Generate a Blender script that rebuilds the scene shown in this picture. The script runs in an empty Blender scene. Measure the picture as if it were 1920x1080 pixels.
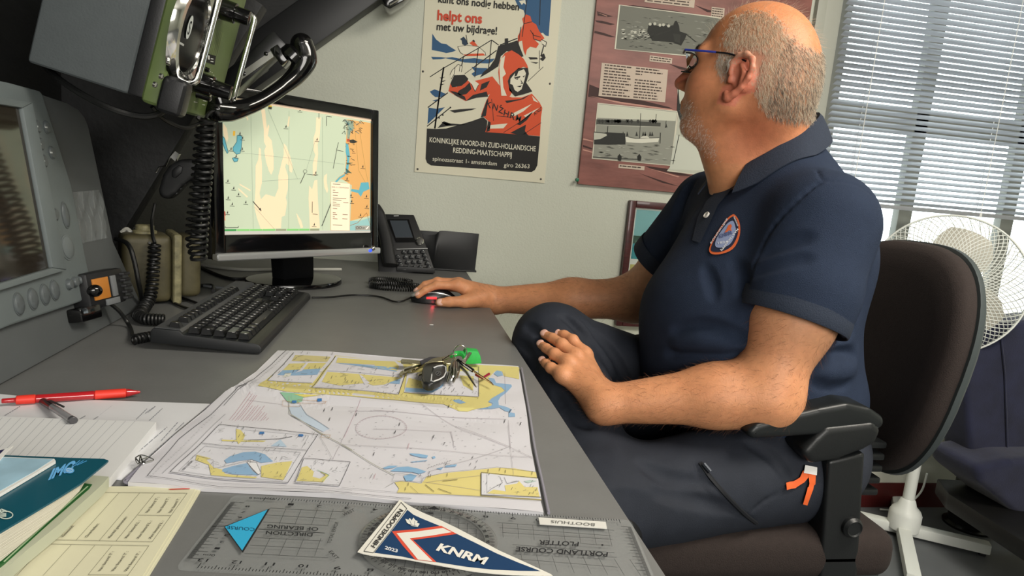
import bpy, bmesh, math, random
import numpy as np
from mathutils import Vector, Matrix
random.seed(3)
RNG = np.random.default_rng(5)
S = bpy.context.scene
COL = S.collection
# ------------------------------------------------------------------ camera, light, exposure
FPX, YAW, PITCH, ROLL, CAMZ = 1260.03, 0.18078786, 0.16284369, 0.08821236, 1.133
_cy, _sy, _cp, _sp = math.cos(YAW), math.sin(YAW), math.cos(PITCH), math.sin(PITCH)
CW = np.array([_sy*_cp, _cy*_cp, -_sp])
_r0 = np.array([_cy, -_sy, 0.0])
_d0 = np.cross(CW, _r0)
CR = math.cos(ROLL)*_r0 - math.sin(ROLL)*_d0
CD = math.cos(ROLL)*_d0 + math.sin(ROLL)*_r0
CAM = np.array([0, 0, CAMZ])
cam_data = bpy.data.cameras.new('camera')
cam_data.sensor_width = 36.0
cam_data.lens = 36.0*FPX/1920
cam_data.clip_start = 0.02
cam = bpy.data.objects.new('camera', cam_data)
COL.objects.link(cam)
cam.matrix_world = Matrix(((CR[0], -CD[0], -CW[0], 0), (CR[1], -CD[1], -CW[1], 0), (CR[2], -CD[2], -CW[2], CAMZ), (0, 0, 0, 1)))
S.camera = cam
S.view_settings.view_transform = 'Standard'
S.view_settings.look = 'None'
S.view_settings.gamma = 1.0
S.view_settings.use_curve_mapping = False
S.view_settings.exposure = 0.0
w = bpy.data.worlds.new('overcast_sky')
S.world = w
w.use_nodes = True
w.node_tree.nodes['Background'].inputs[0].default_value = (0.93, 0.97, 1.0, 1)
w.node_tree.nodes['Background'].inputs[1].default_value = 4.0

def area(name, loc, target, size, power, color):
    l = bpy.data.lights.new(name, 'AREA')
    l.shape = 'RECTANGLE'
    l.size, l.size_y = size
    l.energy = power
    l.color = color
    o = bpy.data.objects.new(name, l)
    COL.objects.link(o)
    o.location = loc
    o.rotation_euler = (Vector(target)-Vector(loc)).to_track_quat('-Z', 'Y').to_euler()
    return o
area('daylight_from_rear_window', (0.35, -1.95, 1.75), (0.45, 1.2, 0.9), (2.6, 1.1), 88, (1.0, 0.96, 0.90))
area('ceiling_lamp_light', (1.35, 0.35, 2.42), (1.2, 0.6, 0.0), (1.2, 0.5), 46, (1.0, 0.93, 0.82))

# ------------------------------------------------------------------ helpers
def ray(px, py):
    return (px-960)/FPX*CR + (py-540)/FPX*CD + CW
def at(px, py, X=None, Y=None, Z=None, P=None, N=None):
    """the point of the place seen at a pixel, on a known plane"""
    q = ray(px, py)
    if X is not None: t = X/q[0]
    elif Y is not None: t = Y/q[1]
    elif Z is not None: t = (Z-CAMZ)/q[2]
    else: t = np.dot(np.array(P)-CAM, N)/np.dot(q, N)
    return Vector(CAM+q*t)
def pixels(P):
    q = np.asarray(P)-CAM
    w_ = q@CW
    return np.stack((960+FPX*(q@CR)/w_, 540+FPX*(q@CD)/w_), 1)
def inside(poly, p):
    poly = np.array(poly, float); x, y = p[:, 0], p[:, 1]
    c = np.zeros(len(p), bool)
    for (x1, y1), (x2, y2) in zip(poly, np.roll(poly, -1, 0)):
        if y1 == y2: continue
        c ^= ((y1 > y) != (y2 > y)) & (x < (x2-x1)*(y-y1)/(y2-y1)+x1)
    return c
def srgb(h):
    if isinstance(h, str):
        c = [int(h[i:i+2], 16)/255 for i in (0, 2, 4)]
    else: c = h
    return tuple(x/12.92 if x <= 0.04045 else ((x+0.055)/1.055)**2.4 for x in c)
MATS = {}
def mat(name, col, rough=0.6, metal=0.0, var=0.0, vscale=8, bump=0.0, bscale=60, emit=0, alpha=1, trans=0, spec=0.5, ior=1.45, coat=0, sheen=0, attr=None, sss=0, tex='noise', stretch=None):
    if name in MATS: return MATS[name]
    m = bpy.data.materials.new(name)
    m.use_nodes = True
    nt = m.node_tree
    b = nt.nodes['Principled BSDF']
    c = srgb(col)
    b.inputs['Base Color'].default_value = (*c, 1)
    b.inputs['Roughness'].default_value = rough
    b.inputs['Metallic'].default_value = metal
    b.inputs['Specular IOR Level'].default_value = spec
    b.inputs['IOR'].default_value = ior
    b.inputs['Coat Weight'].default_value = coat
    b.inputs['Sheen Weight'].default_value = sheen
    b.inputs['Transmission Weight'].default_value = trans
    b.inputs['Alpha'].default_value = alpha
    if emit:
        b.inputs['Emission Color'].default_value = (*c, 1)
        b.inputs['Emission Strength'].default_value = emit
    if sss:
        b.inputs['Subsurface Weight'].default_value = sss
        b.inputs['Subsurface Radius'].default_value = (0.008, 0.003, 0.0015)
    tc = nt.nodes.new('ShaderNodeTexCoord')
    vec = tc.outputs['Object']
    if stretch:
        mp = nt.nodes.new('ShaderNodeMapping')
        mp.inputs['Scale'].default_value = stretch
        nt.links.new(vec, mp.inputs[0]); vec = mp.outputs[0]
    src = None
    if attr:
        at_ = nt.nodes.new('ShaderNodeAttribute'); at_.attribute_name = attr
        src = at_.outputs['Color']
    if var:
        n = nt.nodes.new('ShaderNodeTexNoise'); n.inputs['Scale'].default_value = vscale; n.inputs['Detail'].default_value = 6
        nt.links.new(vec, n.inputs['Vector'])
        mr = nt.nodes.new('ShaderNodeMapRange')
        mr.inputs[1].default_value = 0.25; mr.inputs[2].default_value = 0.75
        mr.inputs[3].default_value = 1-var; mr.inputs[4].default_value = 1+var
        nt.links.new(n.outputs['Fac'], mr.inputs[0])
        mx = nt.nodes.new('ShaderNodeMix'); mx.data_type = 'RGBA'; mx.blend_type = 'MULTIPLY'
        mx.inputs[0].default_value = 1
        mx.inputs[6].default_value = (*c, 1)
        if src: nt.links.new(src, mx.inputs[6])
        nt.links.new(mr.outputs[0], mx.inputs[7])
        src = mx.outputs[2]
    if src:
        nt.links.new(src, b.inputs['Base Color'])
        if emit: nt.links.new(src, b.inputs['Emission Color'])
    if bump:
        if tex == 'voronoi':
            n = nt.nodes.new('ShaderNodeTexVoronoi'); n.inputs['Scale'].default_value = bscale; o = n.outputs['Distance']
        else:
            n = nt.nodes.new('ShaderNodeTexNoise'); n.inputs['Scale'].default_value = bscale; n.inputs['Detail'].default_value = 4; o = n.outputs['Fac']
        nt.links.new(vec, n.inputs['Vector'])
        bp = nt.nodes.new('ShaderNodeBump'); bp.inputs['Strength'].default_value = bump; bp.inputs['Distance'].default_value = 0.002
        nt.links.new(o, bp.inputs['Height']); nt.links.new(bp.outputs[0], b.inputs['Normal'])
    MATS[name] = m
    return m
def ink(h):
    """flat printed colour"""
    return mat('print_'+h, h, 0.55, spec=0.3)

WM = {}
def tag(o, label=None, cat=None, group=None, kind=None):
    if label: o['label'] = label
    if cat: o['category'] = cat
    if group: o['group'] = group
    if kind: o['kind'] = kind
    return o
def thing(name, label, cat, loc, group=None, rot=None):
    o = bpy.data.objects.new(name, None)
    COL.objects.link(o)
    M = Matrix.Translation(Vector(loc))
    if rot: M = M @ rot.to_4x4()
    o.matrix_basis = M
    o.empty_display_size = 0.02
    WM[o] = M
    return tag(o, label, cat, group)
def link(name, me, parent=None, loc=None, mats=()):
    """link a mesh given in world coordinates as one object, under its thing"""
    o = bpy.data.objects.new(name, me)
    COL.objects.link(o)
    if parent is not None:
        me.transform(WM[parent].inverted())
        o.parent = parent
        WM[o] = WM[parent]
    else:
        L = Vector(loc) if loc is not None else Vector((0, 0, 0))
        me.transform(Matrix.Translation(-L))
        o.location = L
        WM[o] = Matrix.Translation(L)
    for m in mats: me.materials.append(m)
    return o
def axes(x=None, y=None, z=None, loc=(0, 0, 0)):
    """matrix with the given (unit) axes"""
    M = Matrix.Identity(4)
    for i, a in enumerate((x, y, z)):
        for k in range(3): M[k][i] = a[k]
    for k in range(3): M[k][3] = loc[k]
    return M
def frame(z, up=(0, 0, 1), loc=(0, 0, 0)):
    z = Vector(z).normalized()
    u = Vector(up)
    x = u.cross(z)
    if x.length < 1e-4: x = Vector((1, 0, 0)).cross(z)
    x.normalize()
    return axes(x, z.cross(x), z, loc)
def T(*a): return Matrix.Translation(Vector(a if len(a) > 1 else a[0]))
def RX(a): return Matrix.Rotation(a, 4, 'X')
def RY(a): return Matrix.Rotation(a, 4, 'Y')
def RZ(a): return Matrix.Rotation(a, 4, 'Z')
def SC(x, y, z): return Matrix.Diagonal((x, y, z, 1))

class MB:
    def __init__(s): s.bm = bmesh.new()
    def _fin(s, geom_f, mi):
        for f in geom_f: f.material_index = mi
    def box(s, M, size, bevel=0, seg=2, mi=0):
        """box centred on M; bevel rounds all edges"""
        b = bmesh.new()
        bmesh.ops.create_cube(b, size=1)
        bmesh.ops.transform(b, matrix=SC(*size), verts=b.verts)
        if bevel: bmesh.ops.bevel(b, geom=b.edges[:], offset=bevel, segments=seg, profile=0.6, affect='EDGES')
        bmesh.ops.transform(b, matrix=M, verts=b.verts)
        s.merge(b, mi); return s
    def boxc(s, a, b, bevel=0, seg=2, mi=0):
        a, b = Vector(a), Vector(b)
        d = b-a
        return s.box(T((a+b)/2), (abs(d.x), abs(d.y), abs(d.z)), bevel, seg, mi)
    def merge(s, b, mi=None):
        m = {}
        for v in b.verts: m[v] = s.bm.verts.new(v.co)
        for f in b.faces:
            try:
                g = s.bm.faces.new([m[v] for v in f.verts])
                g.material_index = f.material_index if mi is None else mi
            except ValueError: pass
        b.free()
    def tube(s, pts, r, seg=8, closed=False, mi=0, caps=True):
        P = [Vector(p) for p in pts]
        n = len(P)
        rr = r if hasattr(r, '__len__') else [r]*n
        t0 = (P[1]-P[0]).normalized()
        up = Vector((0, 0, 1)) if abs(t0.z) < 0.9 else Vector((1, 0, 0))
        nx = t0.cross(up).normalized()
        rings = []
        for i in range(n):
            if closed: t = (P[(i+1) % n]-P[i-1])
            else: t = P[min(i+1, n-1)]-P[max(i-1, 0)]
            t.normalize()
            nx = (nx-t*nx.dot(t)).normalized()
            ny = t.cross(nx)
            rings.append([s.bm.verts.new(P[i]+(nx*math.cos(a)+ny*math.sin(a))*rr[i]) for a in [2*math.pi*k/seg for k in range(seg)]])
        for i in range(n if closed else n-1):
            A, B = rings[i], rings[(i+1) % n]
            for k in range(seg):
                f = s.bm.faces.new((A[k], A[(k+1) % seg], B[(k+1) % seg], B[k])); f.material_index = mi
        if caps and not closed:
            for R in (list(reversed(rings[0])), rings[-1]):
                f = s.bm.faces.new(R); f.material_index = mi
        return s
    def lathe(s, M, prof, seg=24, mi=0, capped=True):
        """profile (radius, height) turned round the z axis of M"""
        rings = []
        for r, h in prof:
            rings.append([s.bm.verts.new(M @ Vector((r*math.cos(2*math.pi*k/seg), r*math.sin(2*math.pi*k/seg), h))) for k in range(seg)])
        for A, B in zip(rings, rings[1:]):
            for k in range(seg):
                f = s.bm.faces.new((A[k], A[(k+1) % seg], B[(k+1) % seg], B[k])); f.material_index = mi
        if capped:
            for R in (list(reversed(rings[0])), rings[-1]):
                f = s.bm.faces.new(R); f.material_index = mi
        return s
    def prism(s, pts, off, mi=0, bevel=0, seg=2):
        """polygon of 3-d points pushed along the vector off"""
        b = bmesh.new()
        A = [b.verts.new(Vector(p)) for p in pts]
        B = [b.verts.new(Vector(p)+Vector(off)) for p in pts]
        n = len(pts)
        b.faces.new(list(reversed(A))); b.faces.new(B)
        for i in range(n): b.faces.new((A[i], A[(i+1) % n], B[(i+1) % n], B[i]))
        bmesh.ops.recalc_face_normals(b, faces=b.faces)
        if bevel: bmesh.ops.bevel(b, geom=b.edges[:], offset=bevel, segments=seg, profile=0.6, affect='EDGES')
        s.merge(b, mi); return s
    def face(s, pts, mi=0):
        f = s.bm.faces.new([s.bm.verts.new(Vector(p)) for p in pts]); f.material_index = mi
        return s
    def sphere(s, M, r=1, u=20, v=12, mi=0):
        b = bmesh.new()
        bmesh.ops.create_uvsphere(b, u_segments=u, v_segments=v, radius=r)
        bmesh.ops.transform(b, matrix=M, verts=b.verts)
        s.merge(b, mi); return s
    def grid(s, nu, nv, fn, mi=0, wrap=False):
        V = [[s.bm.verts.new(Vector(fn(i/(nu-1), j/(nv-1)))) for j in range(nv)] for i in range(nu)]
        for i in range(nu-1):
            for j in range(nv-1):
                f = s.bm.faces.new((V[i][j], V[i+1][j], V[i+1][j+1], V[i][j+1])); f.material_index = mi
        return s
    def build(s, name, mats, parent=None, loc=None, smooth=0.6, fix=False):
        if fix: bmesh.ops.recalc_face_normals(s.bm, faces=s.bm.faces)
        me = bpy.data.meshes.new(name)
        s.bm.to_mesh(me); s.bm.free()
        if not isinstance(mats, (list, tuple)): mats = [mats]
        o = link(name, me, parent, loc, mats)
        if smooth:
            me.polygons.foreach_set('use_smooth', [True]*len(me.polygons))
            me.set_sharp_from_angle(angle=smooth)
        return o
def spline(P, n=8, closed=False):
    """Catmull-Rom through the points"""
    P = [np.array(p, float) for p in P]
    out = []
    m = len(P)
    for i in range(m if closed else m-1):
        g = lambda k: P[k % m] if closed else P[min(max(k, 0), m-1)]
        a, b, c, d = g(i-1), g(i), g(i+1), g(i+2)
        for t in np.linspace(0, 1, n, endpoint=False):
            out.append(0.5*((2*b)+(c-a)*t+(2*a-5*b+4*c-d)*t*t+(-a+3*b-3*c+d)*t**3))
    if not closed: out.append(P[-1])
    return [Vector(tuple(p)) for p in out]
def coil(path, R, turns, n=14):
    """helix round a path"""
    P = spline(path, 40)
    L = [0]
    for a, b in zip(P, P[1:]): L.append(L[-1]+(b-a).length)
    N = turns*n
    out = []
    nx = None
    for i in range(N+1):
        s_ = L[-1]*i/N
        k = min(max(int(np.searchsorted(L, s_))-1, 0), len(P)-2)
        f = (s_-L[k])/max(L[k+1]-L[k], 1e-9)
        c = P[k].lerp(P[k+1], f)
        t = (P[min(k+2, len(P)-1)]-P[max(k-1, 0)]).normalized()
        if nx is None: nx = t.orthogonal().normalized()
        nx = (nx-t*nx.dot(t)).normalized()
        ny = t.cross(nx)
        a = 2*math.pi*i/n
        out.append(c+(nx*math.cos(a)+ny*math.sin(a))*R)
    return out
# ---- flat print: polygons, lines and lettering traced on a real surface
_TXT = {}
def text2d(s, bold=0.0, narrow=1.0):
    k = (s, bold)
    if k not in _TXT:
        c = bpy.data.curves.new('t', 'FONT')
        c.body = s; c.size = 1; c.offset = bold; c.resolution_u = 3
        o = bpy.data.objects.new('t', c)
        COL.objects.link(o)
        bpy.context.view_layer.update()
        dg = bpy.context.evaluated_depsgraph_get()
        me = o.evaluated_get(dg).to_mesh()
        v = [(q.co.x, q.co.y) for q in me.vertices]
        f = [tuple(p.vertices) for p in me.polygons]
        o.evaluated_get(dg).to_mesh_clear()
        bpy.data.objects.remove(o); bpy.data.curves.remove(c)
        _TXT[k] = (v, f)
    return _TXT[k]
class Print:
    """print on a surface: fn maps drawing coordinates to a 3-d point, lift(layer) pushes it off the sheet"""
    def __init__(s, fn, nrm, step=0.00025, sub=None):
        s.mb = MB(); s.fn = fn; s.n = Vector(nrm); s.step = step; s.mats = []; s.sub = sub
    def mi(s, h):
        m = ink(h) if isinstance(h, str) else h
        if m not in s.mats: s.mats.append(m)
        return s.mats.index(m)
    def p3(s, p, layer): return Vector(s.fn(p[0], p[1]))+s.n*(s.step*layer)
    def poly(s, pts, h, layer=1):
        b = bmesh.new()
        f = b.faces.new([b.verts.new((p[0], p[1], 0)) for p in pts]); f.normal_update()
        bmesh.ops.triangulate(b, faces=[f])
        if s.sub:
            for _ in range(8):
                E = [e for e in b.edges if e.calc_length() > s.sub]
                if not E: break
                bmesh.ops.subdivide_edges(b, edges=E, cuts=1)
                bmesh.ops.triangulate(b, faces=b.faces[:])
        for v in b.verts: v.co = s.p3(v.co, layer)
        b.normal_update()
        if len(b.faces):
            sm = sum((f.normal*f.calc_area() for f in b.faces), Vector())
            if sm.dot(s.n) < 0: bmesh.ops.reverse_faces(b, faces=b.faces[:])
        s.mb.merge(b, s.mi(h)); return s
    def line(s, pts, w, h, layer=2, closed=False):
        P = [np.array(p, float) for p in pts]
        if closed: P.append(P[0])
        for a, b in zip(P, P[1:]):
            d = b-a; L = np.hypot(*d)
            if L < 1e-9: continue
            n = np.array([-d[1], d[0]])/L*w/2
            s.poly([a+n, b+n, b-n, a-n], h, layer)
        return s
    def circle(s, c, r, h, layer=1, n=20, ry=None):
        ry = ry or r
        return s.poly([(c[0]+r*math.cos(2*math.pi*k/n), c[1]+ry*math.sin(2*math.pi*k/n)) for k in range(n)], h, layer)
    def ring(s, c, r, w, h, layer=2, n=32, ry=None):
        ry = ry or r
        return s.line([(c[0]+r*math.cos(2*math.pi*k/n), c[1]+ry*math.sin(2*math.pi*k/n)) for k in range(n)], w, h, layer, True)
    def text(s, t, p0, p1, up, h, layer=3, bold=0.0):
        """lettering whose baseline runs p0 -> p1 and whose capitals reach along the vector up"""
        v, f = text2d(t, bold)
        if not v: return s
        xs = [a for a, _ in v]; x0, x1 = min(xs), max(xs)
        p0, p1, up = np.array(p0, float), np.array(p1, float), np.array(up, float)
        k = s.mi(h)
        V = [s.mb.bm.verts.new(s.p3(p0+(p1-p0)*((a-x0)/(x1-x0))+up*(b/0.72), layer)) for a, b in v]
        flip = None
        for g in f:
            try: q = s.mb.bm.faces.new([V[i] for i in g])
            except ValueError: continue
            q.material_index = k
            if flip is None:
                q.normal_update(); flip = q.normal.dot(s.n) < 0
            if flip: q.normal_flip()
        return s
    def build(s, name, parent): return s.mb.build(name, s.mats, parent, smooth=0)
def onto(Y=None, Z=None, X=None, P=None, N=None):
    return lambda a, b: at(a, b, X, Y, Z, P, N)
# ================================================================== the room
WY = 2.28          # poster wall
LY = 2.15          # thicker wall below the window ledge
LEDGE = 0.535
DZ = 0.82          # desk top
DXR, DXL, DY1 = 0.238, -0.478, 2.235
def struct(o):
    o['kind'] = 'structure'; return o
wall_m = mat('woodchip_wallpaper', 'c7cabc', 0.8, var=0.03, vscale=3, bump=0.55, bscale=170)
low_m = mat('painted_low_wall', 'c6c6b8', 0.8, var=0.03, vscale=5, bump=0.3, bscale=220)
dark_m = mat('black_painted_boards', '1d1e1e', 0.55, var=0.25, vscale=9, bump=0.4, bscale=40, stretch=(1, 1, 4))
white_m = mat('white_paint', 'd9d9cf', 0.5)
RX1, RY0, CEZ = 3.3, -2.1, 2.5
WX0, WX1, WZ0, WZ1 = 1.50, 2.85, 0.60, 2.15
mb = MB()
T_ = 0.16
mb.boxc((-0.66, WY, 0), (WX0-0.07, WY+T_, CEZ)); mb.boxc((WX1+0.07, WY, 0), (RX1, WY+T_, CEZ))
mb.boxc((WX0-0.07, WY, WZ1+0.07), (WX1+0.07, WY+T_, CEZ)); mb.boxc((WX0-0.07, WY, 0), (WX1+0.07, WY+T_, WZ0-0.04))
struct(mb.build('wall_back', wall_m, smooth=0))
mb = MB(); mb.boxc((0.26, LY, 0), (RX1, WY, LEDGE-0.03)); struct(mb.build('wall_low', low_m, smooth=0))
mb = MB(); mb.boxc((0.26, LY-0.025, LEDGE-0.03), (RX1, WY, LEDGE), 0.004); struct(mb.build('trim_1', white_m))
mb = MB(); mb.boxc((0.26, LY-0.008, 0.0), (RX1, LY, 0.10), 0.003); struct(mb.build('baseboard_back', mat('dark_red_skirting', '4a1413', 0.45)))
mb = MB(); mb.boxc((-1.6, RY0, -0.1), (RX1, WY+T_, 0)); struct(mb.build('floor', mat('grey_lino', '5c5f61', 0.55, var=0.12, vscale=6, bump=0.1, bscale=90), smooth=0))
mb = MB(); mb.boxc((RX1, RY0, 0), (RX1+0.1, WY+T_, CEZ)); struct(mb.build('wall_right', wall_m, smooth=0))
mb = MB(); mb.boxc((-1.6, RY0-0.1, 0), (RX1, RY0, CEZ)); struct(mb.build('wall_front', wall_m, smooth=0))
mb = MB(); mb.boxc((0.54, RY0-0.1, CEZ), (RX1+0.1, WY+T_, CEZ+0.08)); struct(mb.build('ceiling', mat('white_ceiling', 'd6d4cc', 0.8), smooth=0))
# black knee wall and the sloping black roof boards over the desk
mb = MB(); mb.boxc((-0.72, RY0, 0), (-0.66, WY+0.0, 1.55)); mb.boxc((-0.68, 1.56, 0), (-0.60, WY, 1.55)); struct(mb.build('wall_left', dark_m, smooth=0))
s0, s1 = Vector((-0.70, 0, 1.49)), Vector((0.62, 0, CEZ+0.06))
dirn = (s1-s0).normalized(); nn_ = Vector((-dirn.z, 0, dirn.x))
mb = MB(); mb.prism([s0+Vector((0, RY0, 0)), s1+Vector((0, RY0, 0)), s1+Vector((0, WY, 0)), s0+Vector((0, WY, 0))], nn_*0.06)
struct(mb.build('ceiling_slope', dark_m, smooth=0))
# black rafter along the poster wall
mb = MB()
a0, a1 = at(640, 50, Y=2.20), at(463, 177, Y=2.20)
dr = (a0-a1).normalized(); up_ = Vector((-dr.z, 0, dr.x))
b0, b1 = a1-dr*0.45, a0+dr*1.2
mb.prism([b0, b1, b1+up_*0.13, b0+up_*0.13], (0, 0.078, 0), bevel=0.004)
struct(mb.build('trim_2', mat('black_gloss_beam', '141516', 0.4, var=0.2, vscale=12)))
mb = MB()
mb.prism([b0+up_*0.12, b1+up_*0.12, b1+up_*0.50, b0+up_*0.50], (0, 0.045, 0))
for v in mb.bm.verts: v.co.y += 0.03
struct(mb.build('trim_4', dark_m, smooth=0))
# steep black knee brace behind the radio
mb = MB()
c0, c1 = at(225, 445, Y=1.50), at(348, 245, Y=1.50)
dr = (c1-c0).normalized(); sd = Vector((dr.z, 0, -dr.x))
q0, q1 = c0-dr*0.18, c1+dr*0.30
mb.prism([q0, q1, q1-sd*0.26, q0-sd*0.26], (0, 0.05, 0), bevel=0.004)
struct(mb.build('trim_3', mat('black_worn_brace', '202122', 0.6, var=0.4, vscale=16, bump=0.6, bscale=55)))
# window
fr_m = mat('window_paint', 'a9aa9f', 0.5)
mb = MB()
for x0, x1, z0, z1 in ((WX0-0.07, WX0, WZ0-0.04, WZ1+0.07), (WX1, WX1+0.07, WZ0-0.04, WZ1+0.07), (WX0, WX1, WZ1, WZ1+0.07), (WX0, WX1, WZ0-0.04, WZ0)):
    mb.boxc((x0, WY-0.012, z0), (x1, WY+0.10, z1), 0.003)
win = struct(mb.build('window_1', fr_m))
mb = MB(); mb.boxc((WX0-0.10, WY-0.022, WZ0-0.04), (WX0-0.065, WY, WZ1+0.1), 0.004); mb.build('window_architrave', fr_m, win)
mb = MB(); mb.boxc((WX0, WY+0.10, WZ0), (WX1, WY+0.104, WZ1)); mb.build('window_pane', mat('pane_glass', 'f4fbf8', 0.0, trans=1, ior=1.02), win, smooth=0)
mb = MB()
for xm in (1.955, 2.42):
    mb.boxc((xm-0.03, WY+0.06, WZ0), (xm+0.03, WY+0.095, WZ1), 0.004)
mb.boxc((WX0, WY+0.06, 1.43), (WX1, WY+0.095, 1.51), 0.004)
mb.boxc((WX0, WY+0.05, WZ0), (WX0+0.085, WY+0.095, WZ1), 0.004); mb.boxc((WX1-0.06, WY+0.05, WZ0), (WX1, WY+0.095, WZ1), 0.004)
mb.build('window_muntin', mat('muntin_backlit_shade', '7d7f78', 0.5), win)  # darker than the frame paint: backlit shade put into the muntin colour
# ================================================================== posters and pictures on the wall
wallN = Vector((0, -1, 0))
def wpos(Y): return onto(Y=Y)
# ---- lifeboat poster
PY = WY-0.003
po = thing('poster', 'lifeboat poster of a man in orange oilskins, pinned above the telephone', 'poster', at(900, 340, Y=PY))
pl, prr = at(777, 322, Y=PY), at(1021, 342, Y=PY)
ptop = 1.72
mb = MB(); mb.boxc((pl.x, PY-0.0005, pl.z), (prr.x, WY-0.0005, ptop))
sheet = mb.build('sheet', mat('poster_paper', 'd6d2bb', 0.6), po, smooth=0)
c5 = lambda *L: [(780+x/3.175, y/3.175) for x, y in L]
pr = Print(lambda a, b: at(780+a/3.175, b/3.175, Y=PY-0.0006), wallN, 0.0002)
K, O_, B_, Wt = '1d1c1a', 'd2502a', '2c567c', 'ded9c4'
pr.poly([(590, -150), (808, -150), (805, 0), (790, 215), (772, 212), (755, 195), (735, 200), (700, 150), (668, 120), (650, 90), (640, 60), (612, 50), (590, 0)], B_)
pr.poly([(612, 5), (650, 0), (655, 28), (640, 18), (630, 30)], Wt, 2)
for q in ([(97, 200), (120, 235), (150, 258), (180, 262), (205, 280), (238, 300), (215, 310), (180, 316), (140, 306), (94, 298)], [(90, 338), (150, 340), (185, 345), (150, 352), (100, 354)], [(168, 345), (215, 340), (275, 352), (350, 346), (400, 355), (470, 348), (455, 366), (435, 378), (360, 376), (290, 372), (230, 358)], [(330, 398), (372, 404), (425, 405), (412, 425), (395, 440), (345, 455), (330, 440), (350, 425)], [(82, 545), (110, 532), (140, 542), (180, 560), (150, 578), (115, 578), (95, 562)], [(75, 640), (120, 648), (172, 638), (140, 670), (105, 705), (68, 740)], [(95, 600), (130, 590), (120, 605)]): pr.poly(q, B_)
for q in ([(140, 462), (176, 458), (150, 468)], [(150, 482), (180, 478), (160, 488)], [(140, 500), (172, 500), (150, 508)]): pr.poly(q, K, 2)
# the small boat
pr.poly([(248, 278), (290, 268), (345, 275), (388, 290), (412, 320), (398, 332), (330, 330), (275, 322)], Wt, 2)
pr.line([(248, 278), (262, 312), (280, 324)], 3, K, 3); pr.line([(248, 278), (300, 270), (372, 278), (412, 312), (416, 332)], 2.5, K, 3)
pr.poly([(280, 326), (330, 320), (400, 318), (412, 330), (350, 334), (300, 334)], O_, 3)
pr.poly([(262, 232), (285, 218), (300, 240), (312, 262), (290, 272), (275, 262), (272, 240)], '22374c', 3)
pr.poly([(318, 256), (342, 240), (358, 262), (368, 274), (338, 272)], O_, 3); pr.line([(298, 208), (306, 262)], 4, K, 4); pr.poly([(335, 240), (345, 236), (352, 248), (340, 250)], K, 4)
# deck and railings
pr.poly([(490, 274), (528, 262), (528, 230), (548, 227), (550, 258), (604, 240), (622, 290), (640, 335), (612, 345), (575, 310), (540, 305), (505, 335), (490, 395), (455, 418), (420, 440), (380, 462), (400, 430), (440, 395), (470, 350), (480, 310)], K, 2)
for p in ([(83, 458), (165, 405), (280, 340), (370, 288), (450, 238), (492, 268)], [(165, 400), (140, 560), (112, 765)], [(282, 335), (270, 405)], [(371, 287), (360, 380), (350, 460)], [(449, 240), (442, 320), (432, 402)], [(70, 640), (190, 552)], [(66, 752), (205, 640)], [(500, 268), (604, 228)], [(345, 400), (480, 300)]): pr.line(p, 6 if len(p) == 2 else 5, K, 3)
pr.line([(165, 400), (140, 560), (112, 765)], 9, K, 3)
for q in ([(128, 762), (165, 722), (205, 735), (300, 742), (180, 752)], [(200, 658), (260, 650), (360, 645), (330, 656), (230, 672)], [(150, 725), (215, 740), (180, 748)], [(668, 340), (720, 342), (725, 352), (680, 355)], [(680, 368), (730, 372), (715, 380)]): pr.poly(q, K, 3)
for x, y in ((160, 685), (138, 702), (205, 640)): pr.circle((x, y), 5, K, 3, 8)
pr.line([(735, 300), (735, 410)], 3, K, 3); pr.line([(665, 485), (758, 398)], 3, K, 3)
# second man
pr.poly([(632, 112), (655, 86), (680, 96), (690, 130), (715, 146), (733, 185), (765, 228), (742, 246), (705, 236), (732, 262), (716, 286), (680, 278), (660, 296), (652, 330), (640, 300), (632, 242), (606, 250), (606, 215), (624, 182), (640, 142)], O_, 4)
for p in ([(640, 142), (690, 130)], [(680, 180), (700, 210), (742, 222)], [(695, 195), (700, 232), (742, 246)], [(625, 160), (610, 250), (602, 310)], [(660, 0), (632, 220)], [(740, 0), (735, 150)]): pr.line(p, 4, K, 6)
pr.poly([(745, 235), (775, 250), (770, 275), (750, 262)], Wt, 5); pr.line([(745, 235), (778, 252), (770, 278), (752, 262)], 4, K, 6)
pr.poly([(738, 330), (762, 318), (772, 345), (755, 364), (735, 350), (752, 342)], K, 5); pr.line([(760, 275), (745, 330)], 6, K, 5)
# main figure
pr.poly([(455, 455), (500, 512), (525, 560), (570, 580), (630, 580), (690, 558), (735, 610), (752, 642), (744, 700), (738, 810), (600, 800), (412, 786), (432, 722), (388, 682), (418, 600), (440, 560), (410, 576), (350, 582), (296, 602), (240, 572), (193, 542), (205, 496), (240, 520), (300, 470), (350, 482)], O_, 4)
pr.poly([(300, 470), (330, 500), (352, 545), (375, 500), (350, 482)], Wt, 5)
for q in ([(205, 498), (226, 448), (290, 446), (312, 470), (300, 488), (270, 512), (215, 520)], [(255, 540), (290, 520), (320, 490), (330, 530), (300, 560), (262, 568), (245, 556)], [(390, 500), (440, 480), (420, 520), (380, 540)], [(296, 602), (340, 565), (420, 545), (430, 575), (360, 582)], [(200, 540), (240, 548), (290, 575), (300, 600), (240, 572)], [(385, 700), (420, 600), (432, 580), (416, 690)], [(560, 792), (600, 770), (655, 742), (648, 780), (668, 806), (600, 800)], [(530, 600), (620, 590), (680, 562), (640, 590), (540, 614)], [(600, 740), (700, 660), (660, 715), (620, 745)], [(430, 720), (445, 730), (438, 780), (418, 786)]): pr.poly(q, K, 6)
pr.poly([(203, 445), (215, 418), (240, 400), (252, 382), (275, 392), (272, 425), (290, 440), (250, 452), (222, 470), (206, 470)], Wt, 5)
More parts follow.
